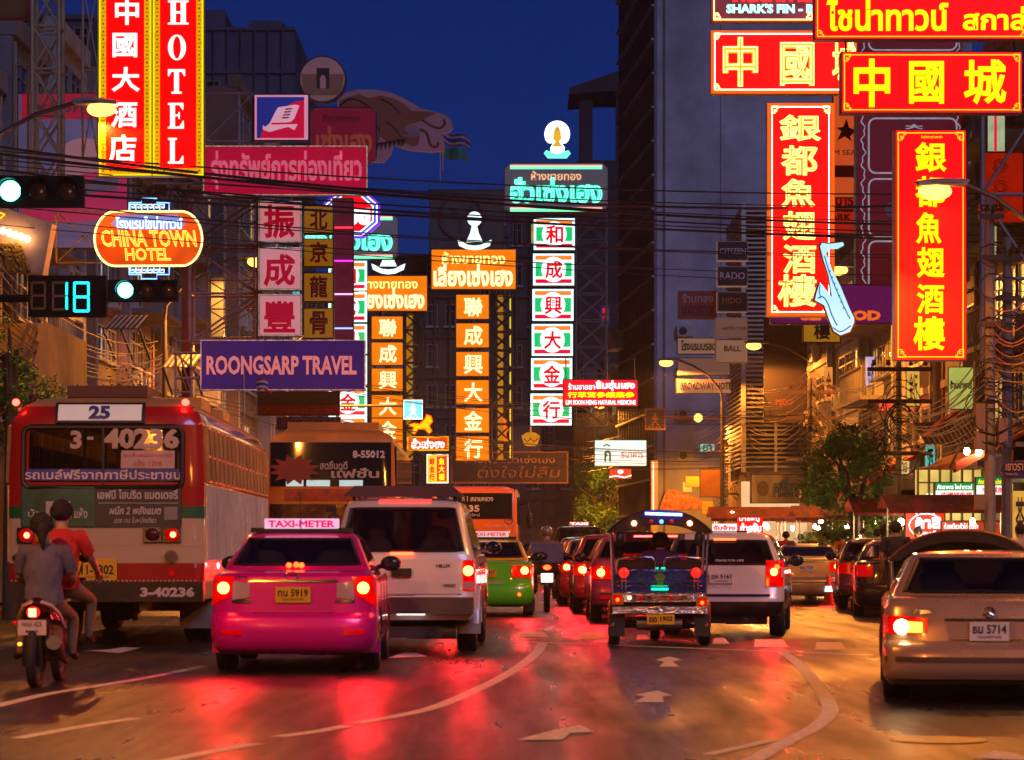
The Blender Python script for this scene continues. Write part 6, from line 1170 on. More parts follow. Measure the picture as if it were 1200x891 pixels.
def rear_fn(low):
    def f(x,z):
        L=low
        if z<=L[0][0]: a=L[0]
        else:
            a=L[-1]
            for p,q in zip(L,L[1:]):
                if p[0]<=z<=q[0]:
                    tt=(z-p[0])/((q[0]-p[0]) or 1); a=[p[i]+(q[i]-p[i])*tt for i in range(5)]; break
        u=min(1,abs(x)/a[2]); return a[1]+a[3]*(1-max(0,1-u**NE)**(1/NE))
    return f
def rpatch(t,f,name,x0,x1,z0,z1,m,off=.012,nu=8,nv=3,th=.02):
    mb=MB(); mb.grid(lambda u,v:(x0+(x1-x0)*u,f(x0+(x1-x0)*u,z0+(z1-z0)*v)-off,z0+(z1-z0)*v),nu,nv)
    ed=[(x0+(x1-x0)*i/nu,z0) for i in range(nu)]+[(x1,z0+(z1-z0)*j/nv) for j in range(nv)]+[(x1-(x1-x0)*i/nu,z1) for i in range(nu)]+[(x0,z1-(z1-z0)*j/nv) for j in range(nv)]; k=len(ed)
    mb.add([(x,f(x,z)-off,z) for x,z in ed]+[(x,f(x,z)+th,z) for x,z in ed],[(i,k+i,k+(i+1)%k,(i+1)%k) for i in range(k)]); return mb.obj(name,m,t,smooth=40)
TYRE=None
def bigwheel(t,x,y,r=.5,w=.5):
    mb=MB(); nn=28
    prof=[(-w/2,r*.6),(-w/2,r*.92),(-w/2+.03,r)]
    for i in range(5): a=-w/2+.05+i*(w-.1)/5; prof+=[(a,r),(a+.03,r),(a+.035,r*.97),(a+(w-.1)/5-.005,r*.97)]
    prof+=[(w/2-.03,r),(w/2,r*.92),(w/2,r*.6)]
    vs=[(xx,rr*math.cos(a*2*math.pi/nn),rr*math.sin(a*2*math.pi/nn)) for xx,rr in prof for a in range(nn)]
    mb.add(vs,[(i*nn+a,i*nn+(a+1)%nn,(i+1)*nn+(a+1)%nn,(i+1)*nn+a) for i in range(len(prof)-1) for a in range(nn)]); o=mb.obj('wheel',RUBBER,t,(x,y,r),smooth=50)
    MB().bar((-w/2+.06,0,0),(w/2-.06,0,0),r*.6,20).obj('rim',mat('wheel_grey',(.25,.23,.2),.5,.3),o)
# --- near bus
BR=paint('bus_red',(.36,.012,.012),0,.22); BC=paint('bus_cream',(.52,.40,.25),0,.35); BGN=paint('bus_green',(.01,.12,.04),0,.35); BRO=mat('bus_roof',(.35,.22,.10),.5)
D=33.2; t,w=bus('city_bus','red and cream city bus with number 25 at the left',D,124,560,2.56,10,3.3,None)
zs=[(.62,.06,1.24),(.70,.04,1.26),(.86,.0,1.27),(.861,.0,1.27),(1.10,.0,1.28),(1.101,.0,1.28),(1.68,.0,1.28),(1.681,.0,1.28),(1.84,.0,1.28),(1.841,.0,1.28),(2.15,.0,1.28)]
mb,low=bus_shell(t,w,10,zs,[(0,0),(.87,1),(1.10,2),(1.68,3),(1.84,1)])
top=[(2.15,.0,1.28,.16,10),(2.90,.03,1.25,.18,10),(3.0,.05,1.22,.2,10),(3.14,.10,1.12,.25,9.95),(3.24,.22,.95,.3,9.85),(3.29,.45,.6,.3,9.7),(3.31,.9,.2,.2,9.4)]
M0=mb; sidew=[.0]+[i/14 for i in range(1,14)]+[1.0]
g=MB(); N=len(ring_pts(*top[0],sidew))
for rg in top: g.v+=ring_pts(*rg,sidew,cf=rg[3])
ns=len(sidew)-1; wn=MB(); rw=MB()
for i in range(len(top)-1):
    for j in range(N):
        kd,q=kind_of(j,ns); f=(i*N+j,i*N+(j+1)%N,(i+1)*N+(j+1)%N,(i+1)*N+j)
        if i==0 and kd in('right','left'): wn.add([g.v[a] for a in f],[(0,1,2,3)]); continue
        if i==0 and kd=='rear' and 3<=q<=10: rw.add([g.v[a] for a in f],[(0,1,2,3)]); continue
        if i==0 and kd=='front' and 2<=q<=11: wn.add([g.v[a] for a in f],[(0,1,2,3)]); continue
        g.f.append(f); g.mi.append(0 if i<3 else 1)
M0.obj('lower_body',[BC,mat('bus_bumper_dark',(.05,.05,.055),.3,.5),BC,BGN,BR],t,smooth=40).data.materials[1]=BR
me=g.obj('upper_body',[BR,BRO],t,smooth=40)
# slatted side windows: pillars and rails on both sides
wn.obj('side_glass',BGL,t); rwf=rear_fn(low+top[1:]); rw.obj('rear_window',glass('bus_rear_glass',(.42,.40,.32),.10),t)
ORS=mat('amber_lit_frame',(.55,.34,.15),.4,.4)  # orange reflected light is put into the frame colour
b=MB()
for sd in (-1,1):
    for i in range(33):
        y=.18+i*.295; b.bar((sd*1.29,y,2.15),(sd*1.262,y,2.88),.025 if i%2 else .04,5)
    for z in (2.17,2.50,2.88): b.bar((sd*(1.29-(z-2.15)*.04),.16,z),(sd*(1.29-(z-2.15)*.04),9.8,z),.025,5)
b.obj('window_frame',ORS,t)
b=MB()
for sd in (-1,1):
    b.m=0; b.box(*sorted((sd*1.272,sd*1.298)),.16,9.8,1.12,2.12)
    for i in range(66): y=.2+i*.146; b.bar((sd*1.30,y,1.13),(sd*1.30,y,2.11),.014,4)
b.obj('side_cladding',mat('ribbed_aluminium',(.95,.80,.58),.22,.4,bump=.6,bs=9,stretch=(1,1,.6)),t)
MB().box(-1.2,1.2,.25,9.6,1.5,1.6).obj('floor',INT,t)
sb=MB()
for i in range(9):
    for x in (-.75,.75): sb.box(x-.42,x+.42,1.0+i*.9,1.12+i*.9,1.6,2.32)
sb.obj('seats' if 0 else 'seat_row',mat('seat_brown',(.14,.08,.05),.7),t); 
hb=MB(); [hb.bar((x,.6,2.85),(x,9,2.85),.02) for x in (-.5,.5)]; [hb.bar((x,y,1.6),(x,y,2.9),.02) for x in (-.5,.5) for y in (1.5,3.5,5.5,7.5)]; hb.obj('handrail',CHROME,t)
BK2=mat('black_gasket',(.01,.01,.01),.5,var=0)
def rr_frame(x0,x1,z0,z1,wd,m,name,off=.02):
    pts=[]
    for cx,cz,a0 in ((x1-.1,z0+.1,270),(x1-.1,z1-.1,0),(x0+.1,z1-.1,90),(x0+.1,z0+.1,180)):
        for q in range(5): a=math.radians(a0+q*22.5); pts.append((cx+.1*math.cos(a),cz+.1*math.sin(a)))
    MB().tube([(x,rwf(x,z)-off,z) for x,z in pts],wd,6,True).obj(name,m,t,smooth=60)
rr_frame(-1.07,.99,2.08,2.87,.035,BK2,'window_seal'); MB().box(-.05,-.02,-.012,.02,2.1,2.86).obj('window_divider',BK2,t)
rpatch(t,rwf,'window_corner',-1.24,-1.0,2.1,2.9,BR,.004); rpatch(t,rwf,'window_corner',.97,1.24,2.1,2.9,BR,.004)
rpatch(t,rwf,'destination_box',-.66,.50,2.92,3.19,BK2,.05,8,2,.2); o=rpatch(t,rwf,'destination_blind',-.62,.46,2.95,3.16,mat('blind_white',(.55,.50,.46),.4,em=(.6,.5,.45),es=.35,var=.2),.06,8,2,.0)
text('25',-.22,.06,2.965,3.145,-.075,mat('blind_blue',(.02,.02,.22),.4),t,.05,rear=rwf,thick=.006)
CRM=mat('decal_cream',(.55,.42,.30),.5)
text('3',-.46,-.31,2.58,2.82,-.02,CRM,t,.04,rear=rwf,thick=.004); text('-',-.24,-.16,2.70,2.74,-.02,CRM,t,.04,rear=rwf,thick=.004); text('40236',-.03,.95,2.58,2.86,-.02,CRM,t,.05,rear=rwf,thick=.004)
rpatch(t,rwf,'sticker',.20,.89,2.33,2.56,mat('sticker_pink',(.62,.42,.38),.5),.015); text('พบเห็นพนักงานทุจริต',.23,.86,2.46,2.53,-.02,mat('sticker_red',(.5,.05,.04),.5),t,.0,rear=rwf,thick=.003); text('แจ้ง 1206',.36,.73,2.36,2.44,-.02,mat('sticker_red',(.5,.05,.04),.5),t,.0,rear=rwf,thick=.003)
rpatch(t,rwf,'blue_strip',-1.06,.98,2.17,2.32,mat('decal_blue',(.02,.03,.30),.4),.016); text('รถเมล์ฟรีจากภาษีประชาชน',-1.05,.975,2.185,2.315,-.024,mat('decal_white',(.75,.65,.6),.4),t,.02,rear=rwf,thick=.003)
rpatch(t,rwf,'advert_panel',-1.10,.98,1.57,2.10,mat('advert_grey',(.035,.05,.055),.35),.03); rpatch(t,rwf,'advert_green',-1.08,-.14,1.58,2.09,mat('advert_green',(.02,.13,.08),.4,scale=3,var=.6),.036)
rpatch(t,rwf,'advert_battery',-.77,-.45,1.68,1.90,mat('advert_pale',(.45,.42,.4),.4),.042,3,2)
AD=mat('advert_white',(.6,.55,.5),.4); text('เอฟบี ไฮบริด แบตเตอรี่',-.10,.94,1.93,2.06,-.04,AD,t,.03,rear=rwf,thick=.003); text('ผนึก 2 พลังแบต',.06,.72,1.73,1.84,-.04,AD,t,.03,rear=rwf,thick=.003,italic=.2); text('แรง ทน ในหนึ่งเดียว',.12,.66,1.62,1.70,-.04,AD,t,.01,rear=rwf,thick=.003,italic=.2)
text('น้ำ',-1.0,-.85,1.70,1.80,-.045,AD,t,.0,rear=rwf,thick=.003); text('แห้ง',-.40,-.23,1.68,1.82,-.045,AD,t,.02,rear=rwf,thick=.003); rpatch(t,rwf,'advert_line',-.08,.94,1.875,1.882,AD,.04); rpatch(t,rwf,'advert_shield',.76,.93,1.66,1.83,mat('advert_grey2',(.25,.25,.24),.4),.04,3,2)
def buslamp(x,z,lit,r=.095):
    rpatch(t,rwf,'lamp_housing',x-r*1.25,x+r*1.2,z-r*1.05,z+r*1.05,CHROME,.05,2,2); MB().ell((x,rwf(x,z)-.055,z),r,.05,r*.92,14,8).obj('tail_lamp',LENSR if lit else mat('dark_red_lens',(.08,.01,.01),.1),t,smooth=60)
    if lit: MB().ell((x+.02,rwf(x,z)-.10,z),.04,.02,.04,10,6).obj('lamp_glow',em('bus_lamp_glow',(1,.12,.05),9,0),t)
buslamp(-1.03,1.46,1); buslamp(.61,1.47,0); buslamp(.86,1.47,1)
MB().disc((.85,-.01,1.19),.08,.05,16).disc((.85,-.06,1.19),.045,.02,12).obj('fuel_cap',CHROME,t); MB().disc((.86,-.01,.97),.035,.03,10).obj('reflector',LENSR,t)
for x in (-1.18,1.02): MB().ell((x,.10,3.19),.05,.05,.045,10,6).obj('roof_marker',em('marker_red',(1,.03,.02),14,0,sample=False),t)
o=MB().box(-.35,.15,-.05,-.03,.88,1.16).obj('number_plate',PLY,t); text('11-9302',-.31,.11,.95,1.08,-.055,PLT,o,.03,thick=.003); text('กรุงเทพมหานคร',-.25,.05,.895,.935,-.055,PLT,o,0,thick=.003)
MB().box(-1.27,1.27,-.10,.12,.60,.86).obj('bumper',mat('bus_bumper_dark2',(.06,.055,.055),.25,.6),t); text('3-40236',.46,1.16,.66,.79,-.105,mat('bumper_white',(.65,.55,.5),.4),t,.05,thick=.004)
rb=MB()
for i in range(44): x=-1.2+i*.055; rb.ell((x,-.003,1.33),.008,.006,.008,6,4); 
for i in range(44): x=-1.2+i*.055; rb.ell((x,-.106,.87),.014,.012,.014,6,4)
rb.obj('rivets' if 0 else 'rivet_row',STEEL,t)
for x in (-1.0,1.0): bigwheel(t,x,2.6,.5,.5)
for x in (-1.05,1.05): bigwheel(t,x,8.0,.5,.28)
MB().box(.76,1.27,1.7,1.74,.20,.62).obj('mud_flap',mat('grey_mudflap',(.30,.25,.2),.7),t); MB().box(-1.27,-.76,1.7,1.74,.20,.62).obj('mud_flap',mat('grey_mudflap',(.30,.25,.2),.7),t)
MB().ell((-.15,2.5,.52),.32,.25,.24,16,10).bar((-1,2.6,.5),(1,2.6,.5),.09).box(-.62,-.52,.1,9,.48,.66).box(.42,.52,.1,9,.48,.66).tube([(-.3,2.1,.55),(-.15,2.05,.42),(.0,2.1,.55)],.05).box(.1,.16,1.8,2.0,.3,.6).obj('axle',mat('axle_grey',(.22,.19,.16),.6,.4),t,smooth=40)
b=MB().box(-.55,.5,.3,1.6,3.27,3.42); b.obj('roof_vent',mat('roof_vent_brown',(.10,.04,.03),.6),t); MB().box(.55,1.0,2.2,3.4,3.22,3.38).obj('roof_vent',mat('roof_vent_amber',(.5,.25,.07),.5),t); MB().box(.6,1.0,5.2,6.2,3.22,3.36).obj('roof_vent',mat('roof_vent_amber',(.5,.25,.07),.5),t)
for sd in (-1,1): MB().bar((sd*1.14,.15,3.10),(sd*1.14,9.8,3.10),.03).obj('gutter',BRO,t)
# --- second bus
D=50; t,w=bus('city_bus','dark orange bus with number 8-55012 behind the near bus',D,388,575,2.5,10.5,3.5,None)
OB=paint('bus_orange',(.70,.19,.02),0,.3)
zs=[(.6,.04,1.2),(.9,0,1.25),(2.0,0,1.25),(2.0001,0,1.25),(2.3,0,1.25),(3.35,.05,1.22),(3.351,.05,1.22),(3.50,.12,1.15),(3.60,.3,.95),(3.64,.7,.5)]
mb,low=bus_shell(t,w,10.5,zs,[(0,0),(3.36,1)],c=.14); mb.obj('body',[OB,mat('bus_roof_amber',(.60,.25,.05),.45)],t,smooth=40); f=rear_fn(low)
rpatch(t,f,'rear_window',-1.19,1.17,2.50,3.36,DGL,.02,14,3); MB().box(-.9,.9,.6,3,3.6,3.78).obj('roof_unit',mat('bus_roof_amber',(.60,.25,.05),.45),t)
W_=mat('decal_white',(.75,.65,.6),.4); text('8-55012',.42,1.05,3.05,3.20,-.04,W_,t,.04,rear=f,thick=.004); text('สดชื่นดูดี',-.22,.32,2.78,3.00,-.04,CRM,t,.03,rear=f,thick=.004); text('แฟชั่น',-.0,.94,2.66,2.86,-.04,CRM,t,.03,rear=f,thick=.004)
mb=MB(); st=[]
for i in range(24): a=i*math.pi/12; r_=(.42 if i%2 else .27); st.append((-.72+r_*math.cos(a)*1.25,2.82+r_*math.sin(a)*.72))
mb.prism(st,-.035,-.03); mb.obj('starburst_decal',mat('starburst_red',(.35,.05,.02),.5),t); text('ใช่โสม',-.95,-.60,2.80,2.90,-.045,CRM,t,.01,rear=f,thick=.004)
for x0,x1 in ((-.88,-.54),(-.48,-.02),(.16,.62)): rpatch(t,f,'interior_light',x0,x1,2.50,2.62,em('pale_fluoro',(.65,.85,.85),1.2 if x0>0 else .6,.2,sample=False),.03,4,1)
rpatch(t,f,'logo_band',-.9,1.1,2.22,2.45,mat('band_red_orange',(.55,.06,.02),.4,scale=5,var=.6),.02); rpatch(t,f,'lower_panel',-1.2,1.2,1.15,2.15,mat('dark_chrome_panel',(.25,.2,.15),.12,.9,bump=.8,bs=3),.03,10,4)
o=rpatch(t,f,'logo_plate',-.10,.10,2.0,2.12,BK2,.045,2,1); 
for x in (-1,1): bigwheel(t,x,2.8,.5,.5); MB().ell((x*1.05,-.03,1.3),.1,.05,.1).obj('tail_lamp',LENSR,t)
b=MB(); 
for i in range(7): b.box(1.245,1.262,.4+i*1.42,1.7+i*1.42,2.4,3.3)
b.obj('side_window',DGL,t)
# --- third bus
D=75; t,w=bus('city_bus','bright orange bus with number 1-35 beyond the green taxi',D,556,640,2.5,9,3.1,None)
OB2=paint('bus_bright_orange',(.90,.17,.01),0,.35); zs=[(.5,.04,1.2),(.8,0,1.25),(2.9,.03,1.24),(3.02,.08,1.15),(3.1,.3,.9)]
mb,low=bus_shell(t,w,9,zs,[(0,0)],c=.14); mb.obj('body',[OB2],t,smooth=40); f=rear_fn(low); rpatch(t,f,'rear_window',-1.1,1.1,2.15,2.9,DGL,.02,12,3)
text('ถนนตก 1 สนามหลวง',-.75,.55,2.66,2.80,-.04,W_,t,.03,rear=f,thick=.004); text('1-35',-.4,.15,2.35,2.55,-.04,W_,t,.04,rear=f,thick=.004); text('สายใหม่',-.35,.15,2.22,2.32,-.04,W_,t,.0,rear=f,thick=.004); text('บริการประชาชน',.3,1.05,1.9,1.98,-.03,W_,t,.0,rear=f,thick=.004)
MB().tube([(1.0+.11*math.cos(a*.4),-.03,2.1+.11*math.sin(a*.4)) for a in range(16)],.012,5,True).obj('emblem',DARK,t)
for x in (-1,1): bigwheel(t,x,2.6,.5,.5)
for i in range(5): MB().box(1.235,1.255,.4+i*1.7,1.8+i*1.7,2.0,2.8).obj('side_window',DGL,t)
MB().box(1.2,1.24,.01,8.9,2.95,3.0).obj('gutter',W_,t); b=MB().ell((1.55,8.4,2.2),.12,.08,.28); b.tube([(1.2,8.6,2.7),(1.5,8.5,2.75),(1.55,8.4,2.45)],.03); b.obj('wing_mirror',BLACK,t)
# ---------------------------------------------------------------- tuk-tuk
D=33.8; k=D/F
t=thing('three_wheeler','decorated three wheeled taxi with blue light tube on its dark roof','three wheeler',((773-600)*k,D,0),-math.atan((690-600)/F)); lx=lambda p:(p-773)*k; lz=lambda p:HC+(HY-p)*k
VIN=mat('roof_vinyl',(.02,.012,.012),.35,coat=.4); TB=mat('tuktuk_blue',(.03,.05,.30),.2,coat=1,scale=6,var=.6)
def roof(u,v,o=0):
    a=(u-.5)*2; return (a*.70,-.02+2.3*v,1.52+.29*(1-abs(a)**2.6)+o-.08*(v-.5)**2)
mb=MB().grid(lambda u,v:roof(u,v),16,6).grid(lambda u,v:roof(1-u,v,-.03),16,6); mb.add([roof(i/16,0) for i in range(17)]+[(roof(i/16,0)[0],-.02,max(1.50,roof(i/16,0)[2]-.19)) for i in range(17)],[(i,i+17,i+18,i+1)[::-1] for i in range(16)]); mb.obj('roof',VIN,t,smooth=50)
MB().tube([(roof(i/16,0)[0],-.03,roof(i/16,0)[2]) for i in range(17)],.012,6).obj('roof_trim',DARK,t)
BLU=em('blue_light_tube',(.10,.18,1),14,0); MB().bar((lx(756),-.07,lz(602)),(lx(799),-.07,lz(603.5)),.018,8).obj('light_tube',BLU,t)
for px,m,r in ((743,GLOWR,.035),(808,GLOWR,.035)): MB().ell((lx(px),-.06,lz(613.5)),r,.02,r,12,8).obj('roof_lamp',em('lamp_orange_red',(1,.22,.08),16,0,sample=False),t)
for px,m in ((763,LENSR),(775,em('blue_dot',(.05,.15,1),6,0,sample=False)),(787,LENSR)): MB().ell((lx(px),-.06,lz(611.5)),.028,.02,.028,12,8).obj('roof_lamp',m,t)
b=MB()
for sd in (-1,1):
    b.bar((sd*.60,.02,.55),(sd*.64,.02,1.54),.017,8); b.bar((sd*.60,1.1,.55),(sd*.64,1.1,1.58),.017,8); b.bar((sd*.58,2.2,.5),(sd*.60,2.1,1.55),.02,8); b.bar((sd*.62,.02,1.15),(sd*.62,2.1,1.15),.014,8)
for sx in (-1,1): b.tube([(sx*.06,-.03,.98),(sx*.06,-.05,1.12),(sx*.10,-.06,1.17),(sx*.30,-.07,1.18),(sx*.53,-.06,1.16),(sx*.57,-.04,1.10),(sx*.57,-.02,.95)],.014,8)
for z in (.715,.80,.86,1.0): b.bar((-.56,-.09,z),(.56,-.09,z),.009,6)
for sx in (-1,1):
    for o_ in (-.02,.03): b.bar((sx*.475+o_,-.12,.98),(sx*.475+o_,-.12,.75),.009,6)
b.obj('chrome_rail',CHROME,t,smooth=60)
for sx in (-1,1): MB().box(sx*.31-.24,sx*.31+.24,.02,.16,.98,1.14).obj('seat_back',mat('black_vinyl_seat',(.02,.012,.02),.25,coat=.5),t); MB().box(sx*.29-.28,sx*.29+.28,.16,.6,.70,.80).obj('seat',mat('black_vinyl_seat',(.02,.012,.02),.25,coat=.5),t)
MB().box(-.60,.60,-.02,.03,.70,1.0).obj('rear_panel',TB,t)
fg=MB().prism([(-.03,.78),(.04,.78),(.05,.86),(.08,.93),(.04,.95),(.02,.99),(-.02,.99),(-.03,.95),(-.08,.93),(-.04,.86)],-.035,-.02); fg.obj('painted_figure',mat('figure_green',(.12,.22,.03),.4),t)
for sx in (-.25,.24):
    m=MB().tube([(sx+.06*math.cos(a*.5),-.03,.80+.05*math.sin(a*.5)) for a in range(13)],.006,5,True); m.tube([(sx+.045*math.cos(a*.5),-.03,.92+.045*math.sin(a*.5)) for a in range(13)],.006,5,True); m.obj('painted_scroll',mat('scroll_teal',(.03,.12,.12),.4),t)
MB().bar((-.11,-.09,.755),(.11,-.09,.755),.012,6).obj('green_light',em('green_tube',(.0,1,.35),4,0),t); [MB().ell((x,-.05,1.03),.012,.01,.012,6,4).obj('green_light',em('green_dot',(.0,1,.3),3,0,sample=False),t) for x in (-.03,.03,.06)]
for sx in (-1,1): MB().ell((sx*.475,-.14,.97),.068,.04,.068,16,10).obj('round_lamp',mat('round_red_lens',(.7,.01,.01),.1,em=(1,.02,.01),es=1.3,var=.3),t,smooth=60)
b=MB().box(-.60,.60,-.06,.05,.585,.70); b.obj('light_bar',mat('hammered_chrome',(.92,.75,.68),.12,1,bump=1,bs=22),t)
MB().box(-.42,.40,-.085,-.06,.61,.67).obj('light_panel',mat('panel_print',(.55,.28,.2),.15,.5,scale=16,var=.95),t); 
for i,x in enumerate((-.40,-.25,.15,.38)): MB().ell((x,-.095,.64),.03,.015,.028,10,6).obj('marker_lens',(em('warm_marker',(1,.6,.3),3,0,sample=False),LENSR,LENSR,LENSC)[i],t)
for sx,z in ((-1,.625),(1,.585)):
    MB().box(sx*.555-.075,sx*.555+.075,-.09,.0,z-.075,z+.075).obj('lamp_box',mat('yellow_frame_plastic',(.5,.28,.02),.4),t); MB().box(sx*.555-.05,sx*.555+.05,-.105,-.09,z-.055,z+.055).obj('tail_lamp',LENSR,t); MB().ell((sx*.555,-.11,z-.01),.026,.015,.026,10,6).obj('lamp_glow',GLOWR,t)
MB().box(-.62,.62,-.13,.0,.435,.525).obj('bumper',mat('hammered_chrome',(.92,.75,.68),.12,1,bump=1,bs=22),t)
MB().box(-.64,.64,.05,2.4,.42,.52).box(-.58,.58,.1,.9,.5,.7).box(-.5,.5,1.3,2.3,.52,.62).obj('chassis',mat('tuktuk_dark',(.03,.02,.03),.4),t)
o=MB().box(lx(758),lx(790),-.14,-.13,lz(731.5),lz(720)).obj('number_plate',PLY,t); text('ฎฎ 1902',lx(760),lx(788),lz(729),lz(722),-.143,PLT,o,.03,thick=.003)
MB().bar((-.30,.12,.30),(.30,.12,.30),.09,14).obj('silencer',mat('silencer_grey',(.3,.26,.22),.35,.8),t,smooth=40); MB().bar((-.6,.3,.26),(.6,.3,.26),.03).bar((-.45,-.02,.38),(-.2,-.02,.38),.012).obj('axle',DARK,t)
for sx in (-1,1):
    bigwheel(t,sx*.60,.35,.26,.15); MB().box(sx*.56-.10,sx*.56+.10,-.0,.015,.13,.42).obj('mud_flap',mat('tuktuk_flap',(.025,.02,.02),.6),t); MB().tube([(sx*.62,.35+.30*math.cos(a*.35),.26+.30*math.sin(a*.35)) for a in range(10)],.06,8).obj('mudguard',mat('tuktuk_red',(.35,.02,.02),.3,coat=.5),t,smooth=60)
bigwheel(t,0,2.45,.24,.13); MB().box(-.35,.35,2.35,2.4,.55,1.1).box(-.25,.25,2.4,2.8,.5,.8).obj('front_cowl',mat('tuktuk_red',(.35,.02,.02),.3,coat=.5),t)
MB().box(-.42,.42,2.28,2.3,1.1,1.5).obj('windscreen',CGL,t); MB().box(-.3,.3,.9,.95,.7,1.2).obj('driver_seat',mat('seat_red',(.3,.02,.02),.6),t)
MB().box(-.45,.45,2.24,2.27,.8,1.22).obj('red_glow_panel',mat('red_glow_cloth',(.65,.02,.02),.5),t); MB().box(-.42,.42,1.0,1.06,.9,1.02).obj('red_rail_pad',mat('red_glow_cloth',(.65,.02,.02),.5),t); MB().bar((-.3,1.9,1.46),(.3,1.9,1.46),.012).obj('red_light_tube',em('red_tube',(1,.02,.015),30,0),t)  # red panel added to enlarge the red glow in the cabin
for sx in (-1,1): MB().ell((sx*.52,.05,1.42),.06,.05,.11).obj('speaker',BLACK,t)
# other three wheelers at the right (only their hoods show)
def hood(px,D,label,w=.66,ztop=1.72,col=VIN,lit=False,vp=900):
    t=thing('three_wheeler',label,'three wheeler',((px-600)*D/F,D,0),-math.atan((vp-600)/F)); 
    rf=lambda u,v,o=0:((u-.5)*2*w,1.9*v,ztop-.34+.34*(1-abs((u-.5)*2)**2.6)+o)
    MB().grid(lambda u,v:rf(u,v),14,4).grid(lambda u,v:rf(1-u,v,-.03),14,4).obj('roof',col,t,smooth=50); MB().tube([rf(i/14,0) for i in range(15)],.02,6).obj('roof_trim',mat('brown_trim',(.2,.08,.03),.3,coat=.5),t)
    MB().add([rf(i/14,0) for i in range(15)]+[(rf(i/14,0)[0],0,max(ztop-.36,rf(i/14,0)[2]-.13)) for i in range(15)],[(i,i+15,i+16,i+1) for i in range(14)]).obj('valance',col,t,smooth=50); MB().add([rf(i/14,1,-.04) for i in range(15)]+[(rf(i/14,1)[0],1.9,.8) for i in range(15)],[(i,i+15,i+16,i+1) for i in range(14)]).obj('dark_end_wall',mat('hood_inner',(.10,.035,.015),.6),t)  # dark end wall added to make the inside of the hood dark
    b=MB(); [b.bar((sx*w*.92,y,.4),(sx*w*.96,y,ztop-.3),.018) for sx in (-1,1) for y in (.05,1.8)]; b.obj('post',CHROME,t)
    MB().box(-w*.9,w*.9,.0,1.9,.35,.8).obj('body',TB,t); MB().box(-w*.8,w*.8,.05,.18,.8,1.15).obj('seat_back',SEAT,t); [bigwheel(t,sx*.58,.35,.25,.14) for sx in (-1,1)]; bigwheel(t,0,1.9,.24,.13)
    if lit: MB().ell((.05,.5,ztop-.28),.05,.05,.05).obj('cabin_lamp',em('warm_bulb',(1,.6,.25),14,0,sample=False),t); lamp_light(t,(.05,.5,ztop-.35),12,(1,.4,.15),170,.04)
    return t
hood(1128,31,'three wheeler with dark arched hood and glowing cabin lamp behind the grey saloon',.88,1.50,lit=True,vp=1010)
hood(951,64,'three wheeler with black hood beyond the beige saloon',.55,1.47)
# ---------------------------------------------------------------- cone
t=thing('traffic_cone','orange traffic cone with white band beside the beige saloon','traffic cone',G(971,709)); k=DG(709)/F
MB().box(-.19,.19,-.19,.19,.0,.03).obj('base',mat('cone_orange',(.85,.10,.01),.5),t); b=MB(); b.bar((0,0,.03),(0,0,.68),.13,18,.025); b.obj('cone',mat('cone_orange',(.85,.10,.01),.5),t,smooth=40); MB().bar((0,0,.30),(0,0,.43),.094,18,.068).obj('reflective_band',mat('cone_white',(.7,.65,.6),.4),t,smooth=40)
